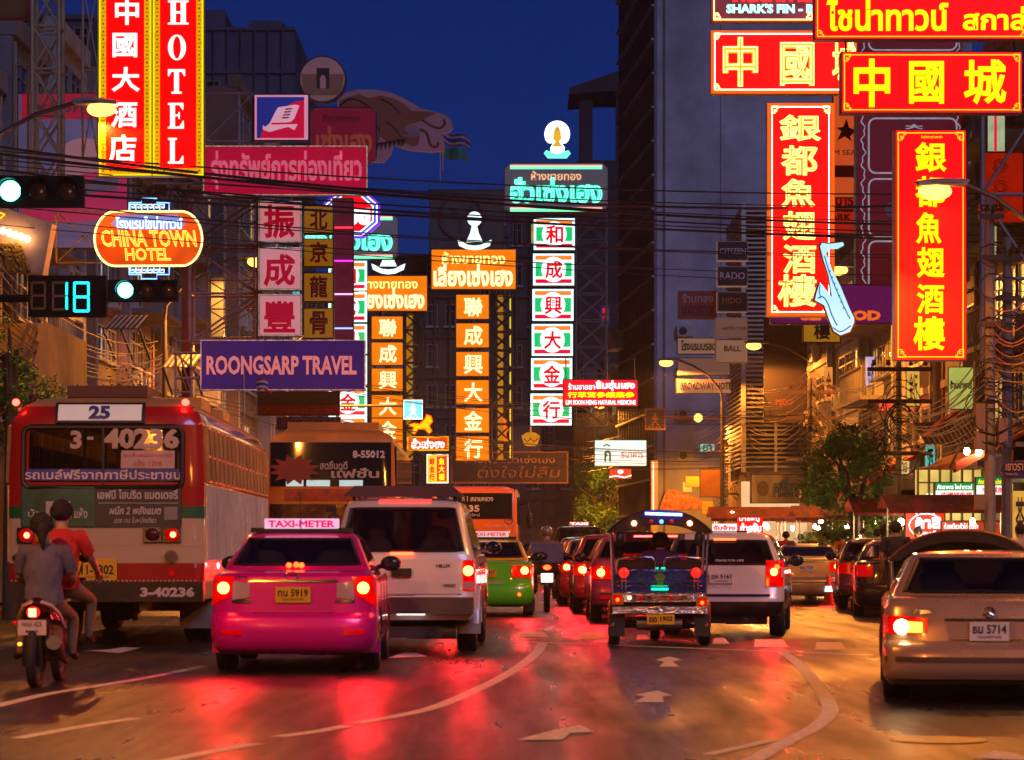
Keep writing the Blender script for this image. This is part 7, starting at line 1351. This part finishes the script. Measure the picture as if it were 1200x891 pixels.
# ================================================================ PEOPLE
SKIN=mat('skin',(.42,.22,.13),.5,var=.12); HAIR=mat('black_hair',(.012,.009,.008),.75,var=.3,stretch=(1,1,.2),scale=30)
def cloth(nm,c): return mat('cloth_'+nm,c,.85,var=.25,scale=7,bump=.25,bs=25)
def person(label,loc,rz,J,shirt,trouser,shoe=None,sleeve='short',hair=True,hat=None,group=None,long_hair=False,s=1.0,hf=1.0,shorts=False):
    """J: joint name -> (x,y,z); body grown from one skeleton"""
    t=thing('person',label,'person',loc,rz,group); V=[];Rd=[];E=[];nm={}
    def add(n,p,r,par=None):
        V.append(Vector(p)*s); Rd.append((r[0]*s,r[1]*s) if isinstance(r,tuple) else (r*s,r*s)); nm[n]=len(V)-1
        if par: E.append((nm[par],nm[n]))
    J={k:Vector(v) for k,v in J.items()}
    add('pelvis',J['pelvis'],(.15,.11)); add('waist',J['pelvis'].lerp(J['chest'],.5),(.135,.10),'pelvis'); add('chest',J['chest'],(.165,.115),'waist'); add('collar',J['chest'].lerp(J['neck'],.72),(.11,.085),'chest')
    add('neck',J['neck'],.055,'collar'); add('jaw',J['neck'].lerp(J['head'],.55)+Vector((0,.015,0)),.068,'neck'); add('head',J['head'],(.085,.095),'jaw'); add('crown',J['head']+Vector((0,0,.07)),.07,'head')
    for sd in ('l','r'):
        add('sh'+sd,J['sh'+sd],.062,'collar'); add('el'+sd,J['el'+sd],.043,'sh'+sd); add('wr'+sd,J['wr'+sd],.028,'el'+sd)
        d=(J['wr'+sd]-J['el'+sd]).normalized(); side=d.orthogonal().normalized(); pl=J['wr'+sd]+d*.05; add('pm'+sd,pl,(.036,.018),'wr'+sd)
        for q,(o,l) in enumerate(((-.027,.065),(-.009,.075),(.009,.072),(.027,.058))):
            add('f%d%s'%(q,sd),pl+d*.035+side*o,.0095,'pm'+sd); add('g%d%s'%(q,sd),pl+d*(.035+l*.55)+side*o*1.15+Vector((0,0,-.012)),.009,'f%d%s'%(q,sd)); add('h%d%s'%(q,sd),pl+d*(.03+l*.9)+side*o*1.1+Vector((0,0,-.035)),.0075,'g%d%s'%(q,sd))
        add('t0'+sd,pl-side*.035+d*.01,.012,'pm'+sd); add('t1'+sd,pl-side*.055+d*.04,.009,'t0'+sd)
        add('hp'+sd,J['hp'+sd],.095,'pelvis'); add('kn'+sd,J['kn'+sd],.062,'hp'+sd); add('an'+sd,J['an'+sd],.038,'kn'+sd); add('to'+sd,J['to'+sd],.035,'an'+sd)
    me=bpy.data.meshes.new('sk'); me.from_pydata(V,E,[]); o=bpy.data.objects.new('sk',me); COL.objects.link(o)
    m=o.modifiers.new('s','SKIN'); m.use_smooth_shade=True
    for i,v in enumerate(me.skin_vertices[0].data): v.radius=Rd[i]; v.use_root=(i==0)
    ss=o.modifiers.new('u','SUBSURF'); ss.levels=1; ss.render_levels=1
    bpy.context.view_layer.update(); bm_=bpy.data.meshes.new_from_object(o.evaluated_get(bpy.context.evaluated_depsgraph_get())); bpy.data.objects.remove(o)
    bm_.name='body'; bm_.materials.clear(); 
    for q in (SKIN,shirt,trouser,shoe or mat('shoe_dark',(.02,.02,.02),.6)): bm_.materials.append(q)
    inv={v:k for k,v in nm.items()}
    for p in bm_.polygons:
        c=p.center; best=None
        for a,b in E:
            A,B=V[a],V[b]; u=max(0,min(1,(c-A).dot(B-A)/max(1e-9,(B-A).length_squared))); d=(c-A-(B-A)*u).length-(Rd[a][0]*(1-u)+Rd[b][0]*u)*.6
            if best is None or d<best[0]: best=(d,inv[a],inv[b],u)
        _,a,b,u=best; mi=0
        if b[:2] in('wa','ch','co','sh') or (b=='neck' and u<.15): mi=1
        if b[:2]=='el': mi=1 if (sleeve!='none' and (u<.6 or sleeve=='long')) else 0
        if b[:2]=='wr' and sleeve=='long': mi=1
        if b[:2]=='hp' or b[:2]=='kn': mi=2
        if b=='waist' and u<.25: mi=2
        if b[:2]=='an': mi=0 if shorts else 2
        if b[:2]=='to': mi=3
        p.material_index=mi
    link('body',bm_,t)
    h=J['head']*s
    # face
    f=MB(); f.ell((h.x,h.y+.098*s,h.z-.02*s),.012*s,.02*s,.022*s,8,6); f.obj('nose',SKIN,t,smooth=80)
    for sx in (-1,1):
        MB().ell((h.x+sx*.033*s,h.y+.083*s,h.z+.008*s),.014*s,.01*s,.008*s,8,6).obj('eye',mat('eye_white',(.6,.58,.55),.2,var=0),t); MB().ell((h.x+sx*.088*s,h.y,h.z-.01*s),.014*s,.025*s,.034*s,8,6).obj('ear',SKIN,t,smooth=80)
    MB().ell((h.x,h.y+.087*s,h.z-.058*s),.026*s,.01*s,.007*s,8,6).obj('mouth',mat('lips',(.3,.09,.08),.5),t)
    if hair:
        b=MB(); b.ell((h.x,h.y-.022*s,h.z+.035*s),.100*s,.108*s,.112*s,16,10)
        rnd=random.Random(3)
        for i in range(150):
            a=rnd.uniform(0,6.28); e=rnd.uniform(.1,1.9); c=Vector((h.x+.1*s*math.sin(e)*math.cos(a),h.y-.02*s+.105*s*math.sin(e)*math.sin(a)*( .6 if math.sin(a)>0 else 1),h.z+.035*s+.11*s*math.cos(e)))
            if math.sin(a)>.3 and e>.9: continue
            b.tube([c,c+Vector((math.cos(a)*.01,math.sin(a)*.01,-.035))*s],[.012*s,.004*s],5)
        if long_hair: b.ell((h.x+.02*s,h.y-.10*s,h.z-.02*s),.065*s,.06*s,.09*s,12,8); b.tube([(h.x+.02*s,h.y-.1*s,h.z-.02*s),(h.x+.03*s,h.y-.15*s,h.z-.10*s),(h.x+.035*s,h.y-.13*s,h.z-.20*s)],[.045*s,.04*s,.012*s],8)
        b.obj('hair',HAIR,t,smooth=50)
    if hat: MB().ell((h.x,h.y,h.z+.04*s),.125*s,.14*s,.115*s,16,10).obj('helmet' if hat[0]=='helmet' else 'cap',hat[1],t,smooth=60)
    # loose shirt over the body
    def axis(u): 
        pts=[J['pelvis']+Vector((0,0,-.03)),J['pelvis'].lerp(J['chest'],.5),J['chest'],J['chest'].lerp(J['neck'],.6),J['chest'].lerp(J['neck'],.86)]; q=u*4; i=min(3,int(q)); return pts[i].lerp(pts[i+1],q-i)
    rx=(.182,.168,.192,.175,.075); ry=(.135,.130,.135,.105,.07); rs=random.Random(int(loc[0]*31)); ph=[rs.uniform(0,6.28) for _ in range(5)]
    def sf(u,v):
        q=v*4; i=min(3,int(q)); f=q-i; a=rx[i]*(1-f)+rx[i+1]*f; b_=ry[i]*(1-f)+ry[i+1]*f; an=u*2*math.pi; fold=1+.05*math.sin(an*5+ph[0]+v*9)*(1-v)+.03*math.sin(an*9+ph[1]-v*14)*(1-v)+.02*math.sin(v*24+ph[2]+an); c=axis(v); return (c.x*s+a*fold*math.cos(an)*s,c.y*s+b_*fold*math.sin(an)*s,c.z*s+.012*math.sin(an*3+ph[3])*(1-v)*s)
    sh=MB().grid(sf,40,22)
    for sd in ('l','r'):
        A=J['sh'+sd]*s; E_=J['el'+sd]*s; e=.75 if sleeve=='short' else 1.0; B_=A.lerp(E_,e); C_=J['chest'].lerp(J['neck'],.62)*s; sh.tube([C_.lerp(A,.45),A,A.lerp(B_,.5),B_],[.07*s,.082*s,.070*s,.066*s if sleeve=='short' else .05*s],14)
    if sleeve!='none': sh.obj('shirt',shirt,t,smooth=70)
    return t
def standing(pose=0,lean=0):
    a=pose
    return dict(pelvis=(0,0,.93),chest=(lean*.5,0,1.25),neck=(lean,0,1.46),head=(lean,.03,1.60),shl=(-.19+lean,0,1.40),shr=(.19+lean,0,1.40),ell=(-.25+lean,-.02-a*.05,1.13),elr=(.25+lean,.04,1.13),wrl=(-.24,.08+a*.1,.90),wrr=(.24,.12,.92),hpl=(-.09,0,.88),hpr=(.09,0,.88),knl=(-.10,.05+a*.12,.48),knr=(.10,.02-a*.08,.48),anl=(-.10,-.02+a*.2,.08),anr=(.10,-.04-a*.22,.10),tol=(-.11,.12+a*.2,.035),tor=(.11,.10-a*.2,.035))
def riding(up=0,x=0): # seated on a scooter, facing +y
    return dict(pelvis=(x,0,.80),chest=(x,.05,1.10),neck=(x,.08,1.33),head=(x,.12,1.48+up*.02),shl=(x-.19,.07,1.26),shr=(x+.19,.07,1.26),ell=(x-.26,.16,1.02),elr=(x+.26,.16,1.02),wrl=(x-.20,.36,.95),wrr=(x+.20,.36,.95),hpl=(x-.11,.02,.77),hpr=(x+.11,.02,.77),knl=(x-.24,.42,.66),knr=(x+.24,.42,.66),anl=(x-.22,.30,.30),anr=(x+.22,.30,.30),tol=(x-.25,.42,.24),tor=(x+.25,.42,.24))
GREYT=cloth('grey_blue',(.11,.10,.14)); KHAKI=cloth('khaki',(.22,.14,.07)); REDT=cloth('red',(.50,.02,.015)); OLIVE=cloth('olive',(.20,.15,.08)); BLK=cloth('black',(.012,.011,.013)); ORT=cloth('orange',(.7,.13,.02)); CRT=cloth('cream',(.6,.45,.3)); NVY=cloth('navy',(.02,.02,.07)); PLUM=cloth('plum',(.09,.02,.10))
B=Vector(((42-600)*23.9/F,23.9,0))
J=riding(0,.05); J['head']=(.02,.10,1.49); J['knl']=(-.22,.34,.60); J['anl']=(-.20,.20,.30); J['tol']=(-.27,.28,.26); J['knr']=(.27,.38,.64)
person('woman in grey T-shirt riding pillion on the red and black scooter',B+Vector((0,.10,0)),0,J,GREYT,KHAKI,long_hair=True)
J=riding(0,.13); J['wrr']=(.42,.46,.92); J['elr']=(.40,.18,1.06)
person('rider in red top with orange strap steering the red and black scooter',B+Vector((0,.52,.14)),0,J,REDT,OLIVE)
# scooter
t=thing('scooter','red and black scooter with white plate carrying two riders at left','motorcycle',B)
def tyre2(t,y,r,w,nm='wheel'):
    pts=[(0,r*.93*math.cos(a*math.pi/14),r*.93*math.sin(a*math.pi/14)) for a in range(28)]; o=MB().tube(pts,w,8,True).obj(nm,RUBBER,t,(0,y,r),smooth=60); b=MB().bar((-w*.9,0,0),(w*.9,0,0),.05,12)
    for a in range(6): b.bar((0,0,0),(0,r*.85*math.cos(a*1.047),r*.85*math.sin(a*1.047)),.015)
    b.tube([(0,r*.74*math.cos(a*math.pi/12),r*.74*math.sin(a*math.pi/12)) for a in range(24)],.02,6,True); b.obj('rim',RIM,o); return o
tyre2(t,0,.285,.05); tyre2(t,1.24,.285,.045)
SR=mat('scooter_red',(.38,.01,.015),.2,coat=1); SB_=mat('scooter_black',(.015,.013,.014),.25,coat=.8)
MB().grid(lambda u,v:(.03+(.13+.05*math.sin(v*3.1))*math.cos(math.pi*u), -.10+.95*v, .60+.04+.20*math.sin(math.pi*u)*(1-.25*v)-.10*v),12,8).obj('tail_cowl',SR,t,smooth=60)
MB().box(-.07,.13,-.06,.7,.36,.64).obj('rear_frame',SB_,t); MB().grid(lambda u,v:(.03+.16*math.cos(math.pi*u),.02+.8*v,.79+.06*math.sin(math.pi*u)),10,3).obj('saddle',BLACK,t,smooth=60)
for sd in (-1,1): MB().tube([(.03+sd*.04,-.12,.80),(.03+sd*.13,-.08,.76),(.03+sd*.18,.05,.68),(.03+sd*.20,.25,.55)],.016,6).obj('grab_rail',mat('pale_stripe',(.6,.5,.45),.3),t,smooth=60)
MB().ell((.0,-.13,.70),.065,.04,.055).obj('tail_lamp',mat('round_red_lens',(.7,.01,.01),.1,em=(1,.02,.01),es=1.3,var=.3),t,smooth=60); MB().box(-.035,.035,-.178,-.17,.66,.735).obj('lamp_glow',em('scooter_glow',(1,.10,.04),14,0),t)
o=MB().box(-.13,.13,-.19,-.18,.49,.63).obj('number_plate',mat('plate_pale',(.7,.55,.5),.4),t); text('กทม 425',-.09,.09,.57,.615,-.193,PLT,o,.0,thick=.003); text('อยุธยา',-.06,.06,.505,.535,-.193,PLT,o,.02,thick=.003)
MB().prism([(-.10,.20),(.10,.20),(.08,.49),(-.08,.49)],-.17,-.15).obj('mudguard',SB_,t)
MB().tube([(.17,.6,.22),(.18,.2,.30),(.19,-.02,.38),(.195,-.16,.42)],[.03,.055,.075,.07],12).obj('exhaust',mat('exhaust_grey',(.10,.09,.10),.35,.7),t,smooth=60)
MB().bar((-.10,0,.29),(-.10,.55,.32),.03).bar((.1,0,.29),(.1,.5,.32),.025).ell((0,.55,.35),.13,.2,.14).bar((-.22,.45,.28),(.26,.45,.28),.018).bar((-.1,-.02,.32),(-.08,.1,.62),.022).bar((.1,-.02,.32),(.08,.1,.62),.022).obj('engine',mat('engine_grey',(.16,.15,.15),.4,.7),t,smooth=60)
MB().ell((-.19,-.02,.60),.03,.04,.02).obj('indicator',LENSR,t); MB().ell((-.15,.0,.40),.02,.02,.015).obj('indicator',em('indicator_amber',(1,.4,.03),6,0,sample=False),t)
MB().grid(lambda u,v:(.16*(u-.5)*2*(1-.3*v),1.0-.25*v+.2*abs(u-.5),.35+.6*v),8,6).obj('front_fairing',SR,t,smooth=60); MB().tube([(-.33,.80,1.0),(-.1,.90,.98),(.1,.90,.98),(.33,.80,1.0)],.017,8).bar((0,.9,.98),(0,1.22,.35),.03).obj('handlebar',BLACK,t)
for sd in (-1,1): MB().bar((sd*.25,.84,1.0),(sd*.30,.82,1.16),.008).ell((sd*.32,.82,1.20),.065,.02,.045).obj('mirror',BLACK,t,smooth=60)
# motorcyclist ahead
B2=Vector(((641-600)*52/F,52,0)); J=riding(0,0)
person('motorcyclist with grey helmet riding away between the taxi and the queue',B2+Vector((0,.25,.12)),0,{k:(v[0],v[1],v[2]) for k,v in J.items()},cloth('brown',(.20,.11,.06)),OLIVE,hair=False,hat=('helmet',mat('helmet_grey',(.25,.22,.18),.2,coat=1)),sleeve='long',shorts=True)
t=thing('delivery_motorcycle','motorcycle with blue grey box and lit white plate between the lanes','motorcycle',B2)
tyre2(t,0,.29,.06); tyre2(t,1.25,.29,.05); MB().box(-.33,.33,-.28,.18,1.0,1.38).obj('cargo_box',mat('crate_blue',(.10,.09,.20),.5),t); MB().box(-.34,.34,-.29,.19,1.38,1.40).obj('cargo_lid',mat('crate_rim',(.18,.14,.25),.5),t)
MB().box(-.12,.12,-.1,.8,.55,.80).obj('body',SB_,t); MB().bar((-.38,.8,1.0),(.38,.8,1.0),.02).bar((0,.85,1.0),(0,1.23,.3),.03).bar((-.3,-.25,.99),(.3,-.25,.99),.02).bar((.15,.5,.3),(.16,-.1,.38),.05).obj('frame',DARK,t)
MB().ell((0,-.14,.90),.08,.03,.05).obj('tail_lamp',GLOWR,t); MB().box(-.12,.12,-.17,-.16,.60,.78).obj('number_plate',em('lit_plate',(1,.9,.75),2.2,.1),t); MB().ell((-.13,-.3,1.12),.14,.08,.1).ell((-.1,-.36,1.1),.02,.02,.02).obj('helmet_bag',BLACK,t)
# pedestrians and vendors
person('man in black shirt standing with his back turned beside the shiny black car',Vector((P(1050,0,45.5).x,45.5,0)),-.2,standing(.4),BLK,BLK,sleeve='short',s=1.02)
pl=[(988,65,ORT,KHAKI,'vendor in orange shirt by the street stalls',.2),(999,67,CRT,NVY,'person in cream shirt behind the orange shirted vendor',2.5),(1012,64,CRT,BLK,'dark haired person beside the bright stall lights',2.9),(1196,43,CRT,NVY,'person in pale shirt cut by the right edge',.5),(921,68,REDT,BLK,'person in red near the white estate car',-.3),(1003,72,BLK,BLK,'shadowy shopper behind the parked hatchback',.8),(968,66,REDT,NVY,'person in red shirt under the street tree',1.5),(1028,60,CRT,BLK,'person in pale shirt left of the man in black',-.6),(1076,58,ORT,BLK,'person in orange top behind the grey saloon roof',2.0),(938,75,CRT,KHAKI,'pale shirted person at the far food stall',.4),(1160,52,GREYT,BLK,'person in grey beside the thick pole',-.5),(1018,70,NVY,KHAKI,'person in navy shirt deep between the stalls',1.0)]
for i,(px,D,a,b,lb,rz) in enumerate(pl): person(lb,Vector((P(px,0,D).x,D,.14)),rz,standing((i%3)*.4-.3),a,b,s=.90+.02*(i%3))
# passenger of the three wheeler
J=dict(pelvis=(0,.35,.72),chest=(0,.27,1.02),neck=(0,.28,1.20),head=(.0,.32,1.30),shl=(-.18,.28,1.13),shr=(.18,.28,1.13),ell=(-.24,.42,.95),elr=(.24,.42,.95),wrl=(-.15,.6,.85),wrr=(.15,.6,.85),hpl=(-.09,.4,.72),hpr=(.09,.4,.72),knl=(-.12,.85,.75),knr=(.12,.85,.75),anl=(-.12,.95,.5),anr=(.12,.95,.5),tol=(-.12,1.1,.48),tor=(.12,1.1,.48))
J={k:(v[0],v[1]+.25,v[2]+.06) for k,v in J.items()}
person('passenger in dark cap and plum shirt sitting in the decorated three wheeler',Vector(((775-600)*33.8/F,33.8,0)),-.03,J,PLUM,BLK,sleeve='long',hat=('cap',mat('cap_navy',(.012,.01,.02),.7)))
J2={k:(v[0],v[1]+.95,v[2]-.08) for k,v in J.items()}
person('driver in dark jacket at the front of the decorated three wheeler',Vector(((775-600)*33.8/F,33.8,.0)),-.03,J2,BLK,BLK,sleeve='long')
# ---------------------------------------------------------------- stalls
def stall(px,D,label,col,w=1.8,glow=True,roof=2.25,facing=0,umb=False,light=60):
    t=thing('food_stall',label,'food stall',(P(px,0,D).x,D,.14)); MB().box(-w/2,w/2,0,.9,.0,.85).obj('counter',col,t); MB().box(-w/2-.02,w/2+.02,-.03,.93,.85,.90).obj('worktop',STEEL,t)
    b=MB(); [b.bar((x,y,0),(x,y,roof-.1),.02) for x in (-w/2,w/2) for y in (0,.9)]; b.obj('post',STEEL,t); MB().box(-w/2,w/2,.15,.5,.90,1.35).obj('glass_case',CGL,t); 
    g=MB(); [g.ell((-w/2+.2+i*.22,.3,1.05),.09,.09,.1,8,6) for i in range(int(w/.22)-1)]; g.obj('food',mat('roast_food',(.4,.15,.04),.4,scale=9,var=.8),t)
    n=10; r=MB()
    for i in range(n): 
        r.m=i%2; u0,u1=-w/2-.2+(w+.4)*i/n,-w/2-.2+(w+.4)*(i+1)/n; r.add([(u0,-.6,roof-.25),(u1,-.6,roof-.25),(u1,.5,roof+.1),(u0,.5,roof+.1),(u0,1.2,roof-.2),(u1,1.2,roof-.2),(u0,-.6,roof-.33),(u1,-.6,roof-.33)],[(0,1,2,3),(3,2,5,4),(6,7,1,0)])
    r.obj('awning',[mat('awn_red',(.26,.03,.02),.8,scale=2,var=.7,bump=.6,bs=8),mat('awn_dull',(.20,.035,.025),.8,scale=3,var=.7,bump=.6,bs=8)],t)
    for i in range(2): 
        x=-w*.25+i*w*.5; MB().ell((x,.2,roof-.5),.055,.055,.075,10,8).obj('bulb',em('bulb_white_hot',(1,.72,.40),60,0,sample=False),t); MB().bar((x,.2,roof-.42),(x,.2,roof-.05),.006,4).obj('flex',BLACK,t)
    l=bpy.data.lights.new('bulb_light','POINT'); l.energy=light; l.color=(1,.62,.3); l.shadow_soft_size=.06; o=bpy.data.objects.new('bulb_light',l); COL.objects.link(o); o.parent=t; o.location=(0,.2,roof-.62)
    return t
REDC=mat('stall_red',(.55,.02,.015),.4)
stall(1045,62,'red food stall with bright bulbs behind the man in black',REDC,1.6,light=90); stall(1012,68,'food stall with pale cover left of the red food stall',mat('stall_cream',(.5,.42,.35),.5),1.7,light=80); stall(975,72,'food stall under the street tree with red awning',REDC,1.8,light=80); stall(945,78,'food stall with red awning beyond the beige saloon',REDC,1.6,light=70); stall(880,74,'brightly lit food stall beyond the white estate car',mat('stall_cream',(.5,.42,.35),.5),2.0,light=120); stall(1110,57,'food stall with red banner cloth behind the grey saloon',REDC,2.4,light=80)
s=Sign('stall_sign','red arched stall sign with white round Thai lettering above the man in black',60,1060,600,1108,634,panel=em('stall_red_light',(.85,.02,.0),.85,.3),depth=.1)
s.text('กาลิ',1072,606,1102,620,WL,.05); s.tube([(1085+20*math.cos(a*.4),616+14*math.sin(a*.4)) for a in range(16)],.8,WL,'ring',.03,True); s.text('หมูสะเต๊ะ',1070,622,1100,628,WL,.02)
for i in range(5): s.disc(1074+i*5,602.5,1,WL,'dot',.02)
s=Sign('stall_banner','long red banner with faint white lettering above the arched hood',59,1102,610,1184,627,panel=em('banner_red_light',(.6,.03,.0),.7,.3),depth=.04,cat='banner'); s.text('ก๋วยเตี๋ยวคั่วไก่ ต้มยำ',1106,613,1146,620,WL,.02); s.text('หูฉลาม',1150,612,1180,624,mat('pale_red_print',(.6,.25,.2),.6),.03)
for i,(px,py,D) in enumerate(((905,600,80),(912,604,80),(897,616,80),(871,612,75),(858,603,74),(962,610,76),(1000,640,70),(1007,631,72),(1056,612,61),(1133,529,61),(1147,530,61))):
    tag(MB().ell((0,0,0),.075,.075,.09,10,8).obj('bare_bulb',em('bulb_white_hot',(1,.72,.40),60,0,sample=False),None,P(px,py,D),smooth=60),'small bare warm bulb glowing over the street stalls','bulb','bare bulbs over the stalls')
# market umbrellas and small boards at mid right
t=thing('market_awning','patterned red and green market awning above the three wheeler roof','awning',P(772,600,120)); k=120/F; mb=MB(); mb.m=0; mb.prism([(0,0),(8*k,24*k),(16*k,26*k),(50*k,14*k),(52*k,4*k)],0,2.0); mb.obj('cloth',mat('patterned_cloth',(.4,.12,.06),.7,scale=5,var=.95),t)
for i,(x0,y0,x1,y1,c,lb) in enumerate(((820,550,845,583,(.42,.18,.04),'rusty orange board beside the far concrete pole'),(803,558,820,571,(.65,.3,.03),'small yellow orange board left of the rusty board'),(822,587,836,603,(.55,.25,.03),'little amber board above the lit stall'),(800,565,811,577,(.45,.4,.38),'small white board under the yellow orange board'))):
    s=Sign('hanging_board',lb,118+i,x0,y0,x1,y1,panel=mat('board_%d'%i,c,.6),depth=.1)
t=thing('pavement_pillar','pale upright pillar with red lit edge at mid right','pillar',P(763,640,125)); k=125/F; MB().box(0,8*k,0,.5,0,100*k).obj('shaft',mat('pillar_pale',(.5,.42,.38),.6),t); MB().box(2*k,3.2*k,-.03,0,30*k,98*k).obj('light_strip',em('pillar_light',(1,.7,.6),1.6,.2,sample=False),t)
# small lit shop signs packed along the right facades
for i,(x0,y0,x1,y1,D,c,tx,lb) in enumerate(((1062,432,1078,476,70,(.9,.5,.08),'金行','small amber upright lit sign left of the green yellow banner'),(1084,520,1096,560,66,(.1,.6,.45),'酒','slim teal lit sign beside the bright shop bay'),(1014,418,1026,470,84,(.55,.5,.8),'大酒','slim pale violet lit sign above the street tree'),(1030,470,1046,482,78,(.9,.12,.05),'ทอง','little red lit sign above the street tree'),
  (1144,486,1160,520,58,(.8,.35,.06),'ยา','orange lit sign right of the red fabric awning'),(1186,575,1204,640,46,(.75,.42,.06),'茶','tall yellow lit pillar sign at the right edge under the street name'),(966,430,976,470,92,(.9,.3,.05),'金','tiny orange upright sign above the far right pole'),(820,520,838,530,128,(.2,.7,.55),'ยา','tiny teal sign left of the rusty orange board'),(742,566,760,590,140,(.7,.85,.9),'7','tiny pale lit sign above the three wheeler roof at its left'),(1050,540,1066,556,64,(.85,.6,.2),'ขาย','small yellow lit box on the slim reddish pole'))):
    s=Sign('shop_sign',lb,D,x0,y0,x1,y1,panel=em('shop_sign_light_%d'%i,c,.8,.4,2),depth=.12); s.text(tx,x0+(x1-x0)*.2,y0+(y1-y0)*.12,x1-(x1-x0)*.2,y1-(y1-y0)*.12,mat('sign_ink_%d'%(i%3),((.4,.01,.01),(.02,.02,.1),(.03,.02,.02))[i%3],.5),.02)
# ---------------------------------------------------------------- haze
hz=MB().box(-130,130,-40,330,-1.3,52); ho=hz.obj('haze',[]); ho['kind']='stuff'
hm=bpy.data.materials.new('haze_air'); hm.use_nodes=True; hn=hm.node_tree; hn.nodes.remove(hn.nodes['Principled BSDF']); pv=hn.nodes.new('ShaderNodeVolumePrincipled'); pv.inputs['Density'].default_value=.00042; pv.inputs['Color'].default_value=(.8,.8,.9,1); pv.inputs['Anisotropy'].default_value=.35
hn.links.new(pv.outputs[0],hn.nodes['Material Output'].inputs['Volume']); ho.data.materials.append(hm)
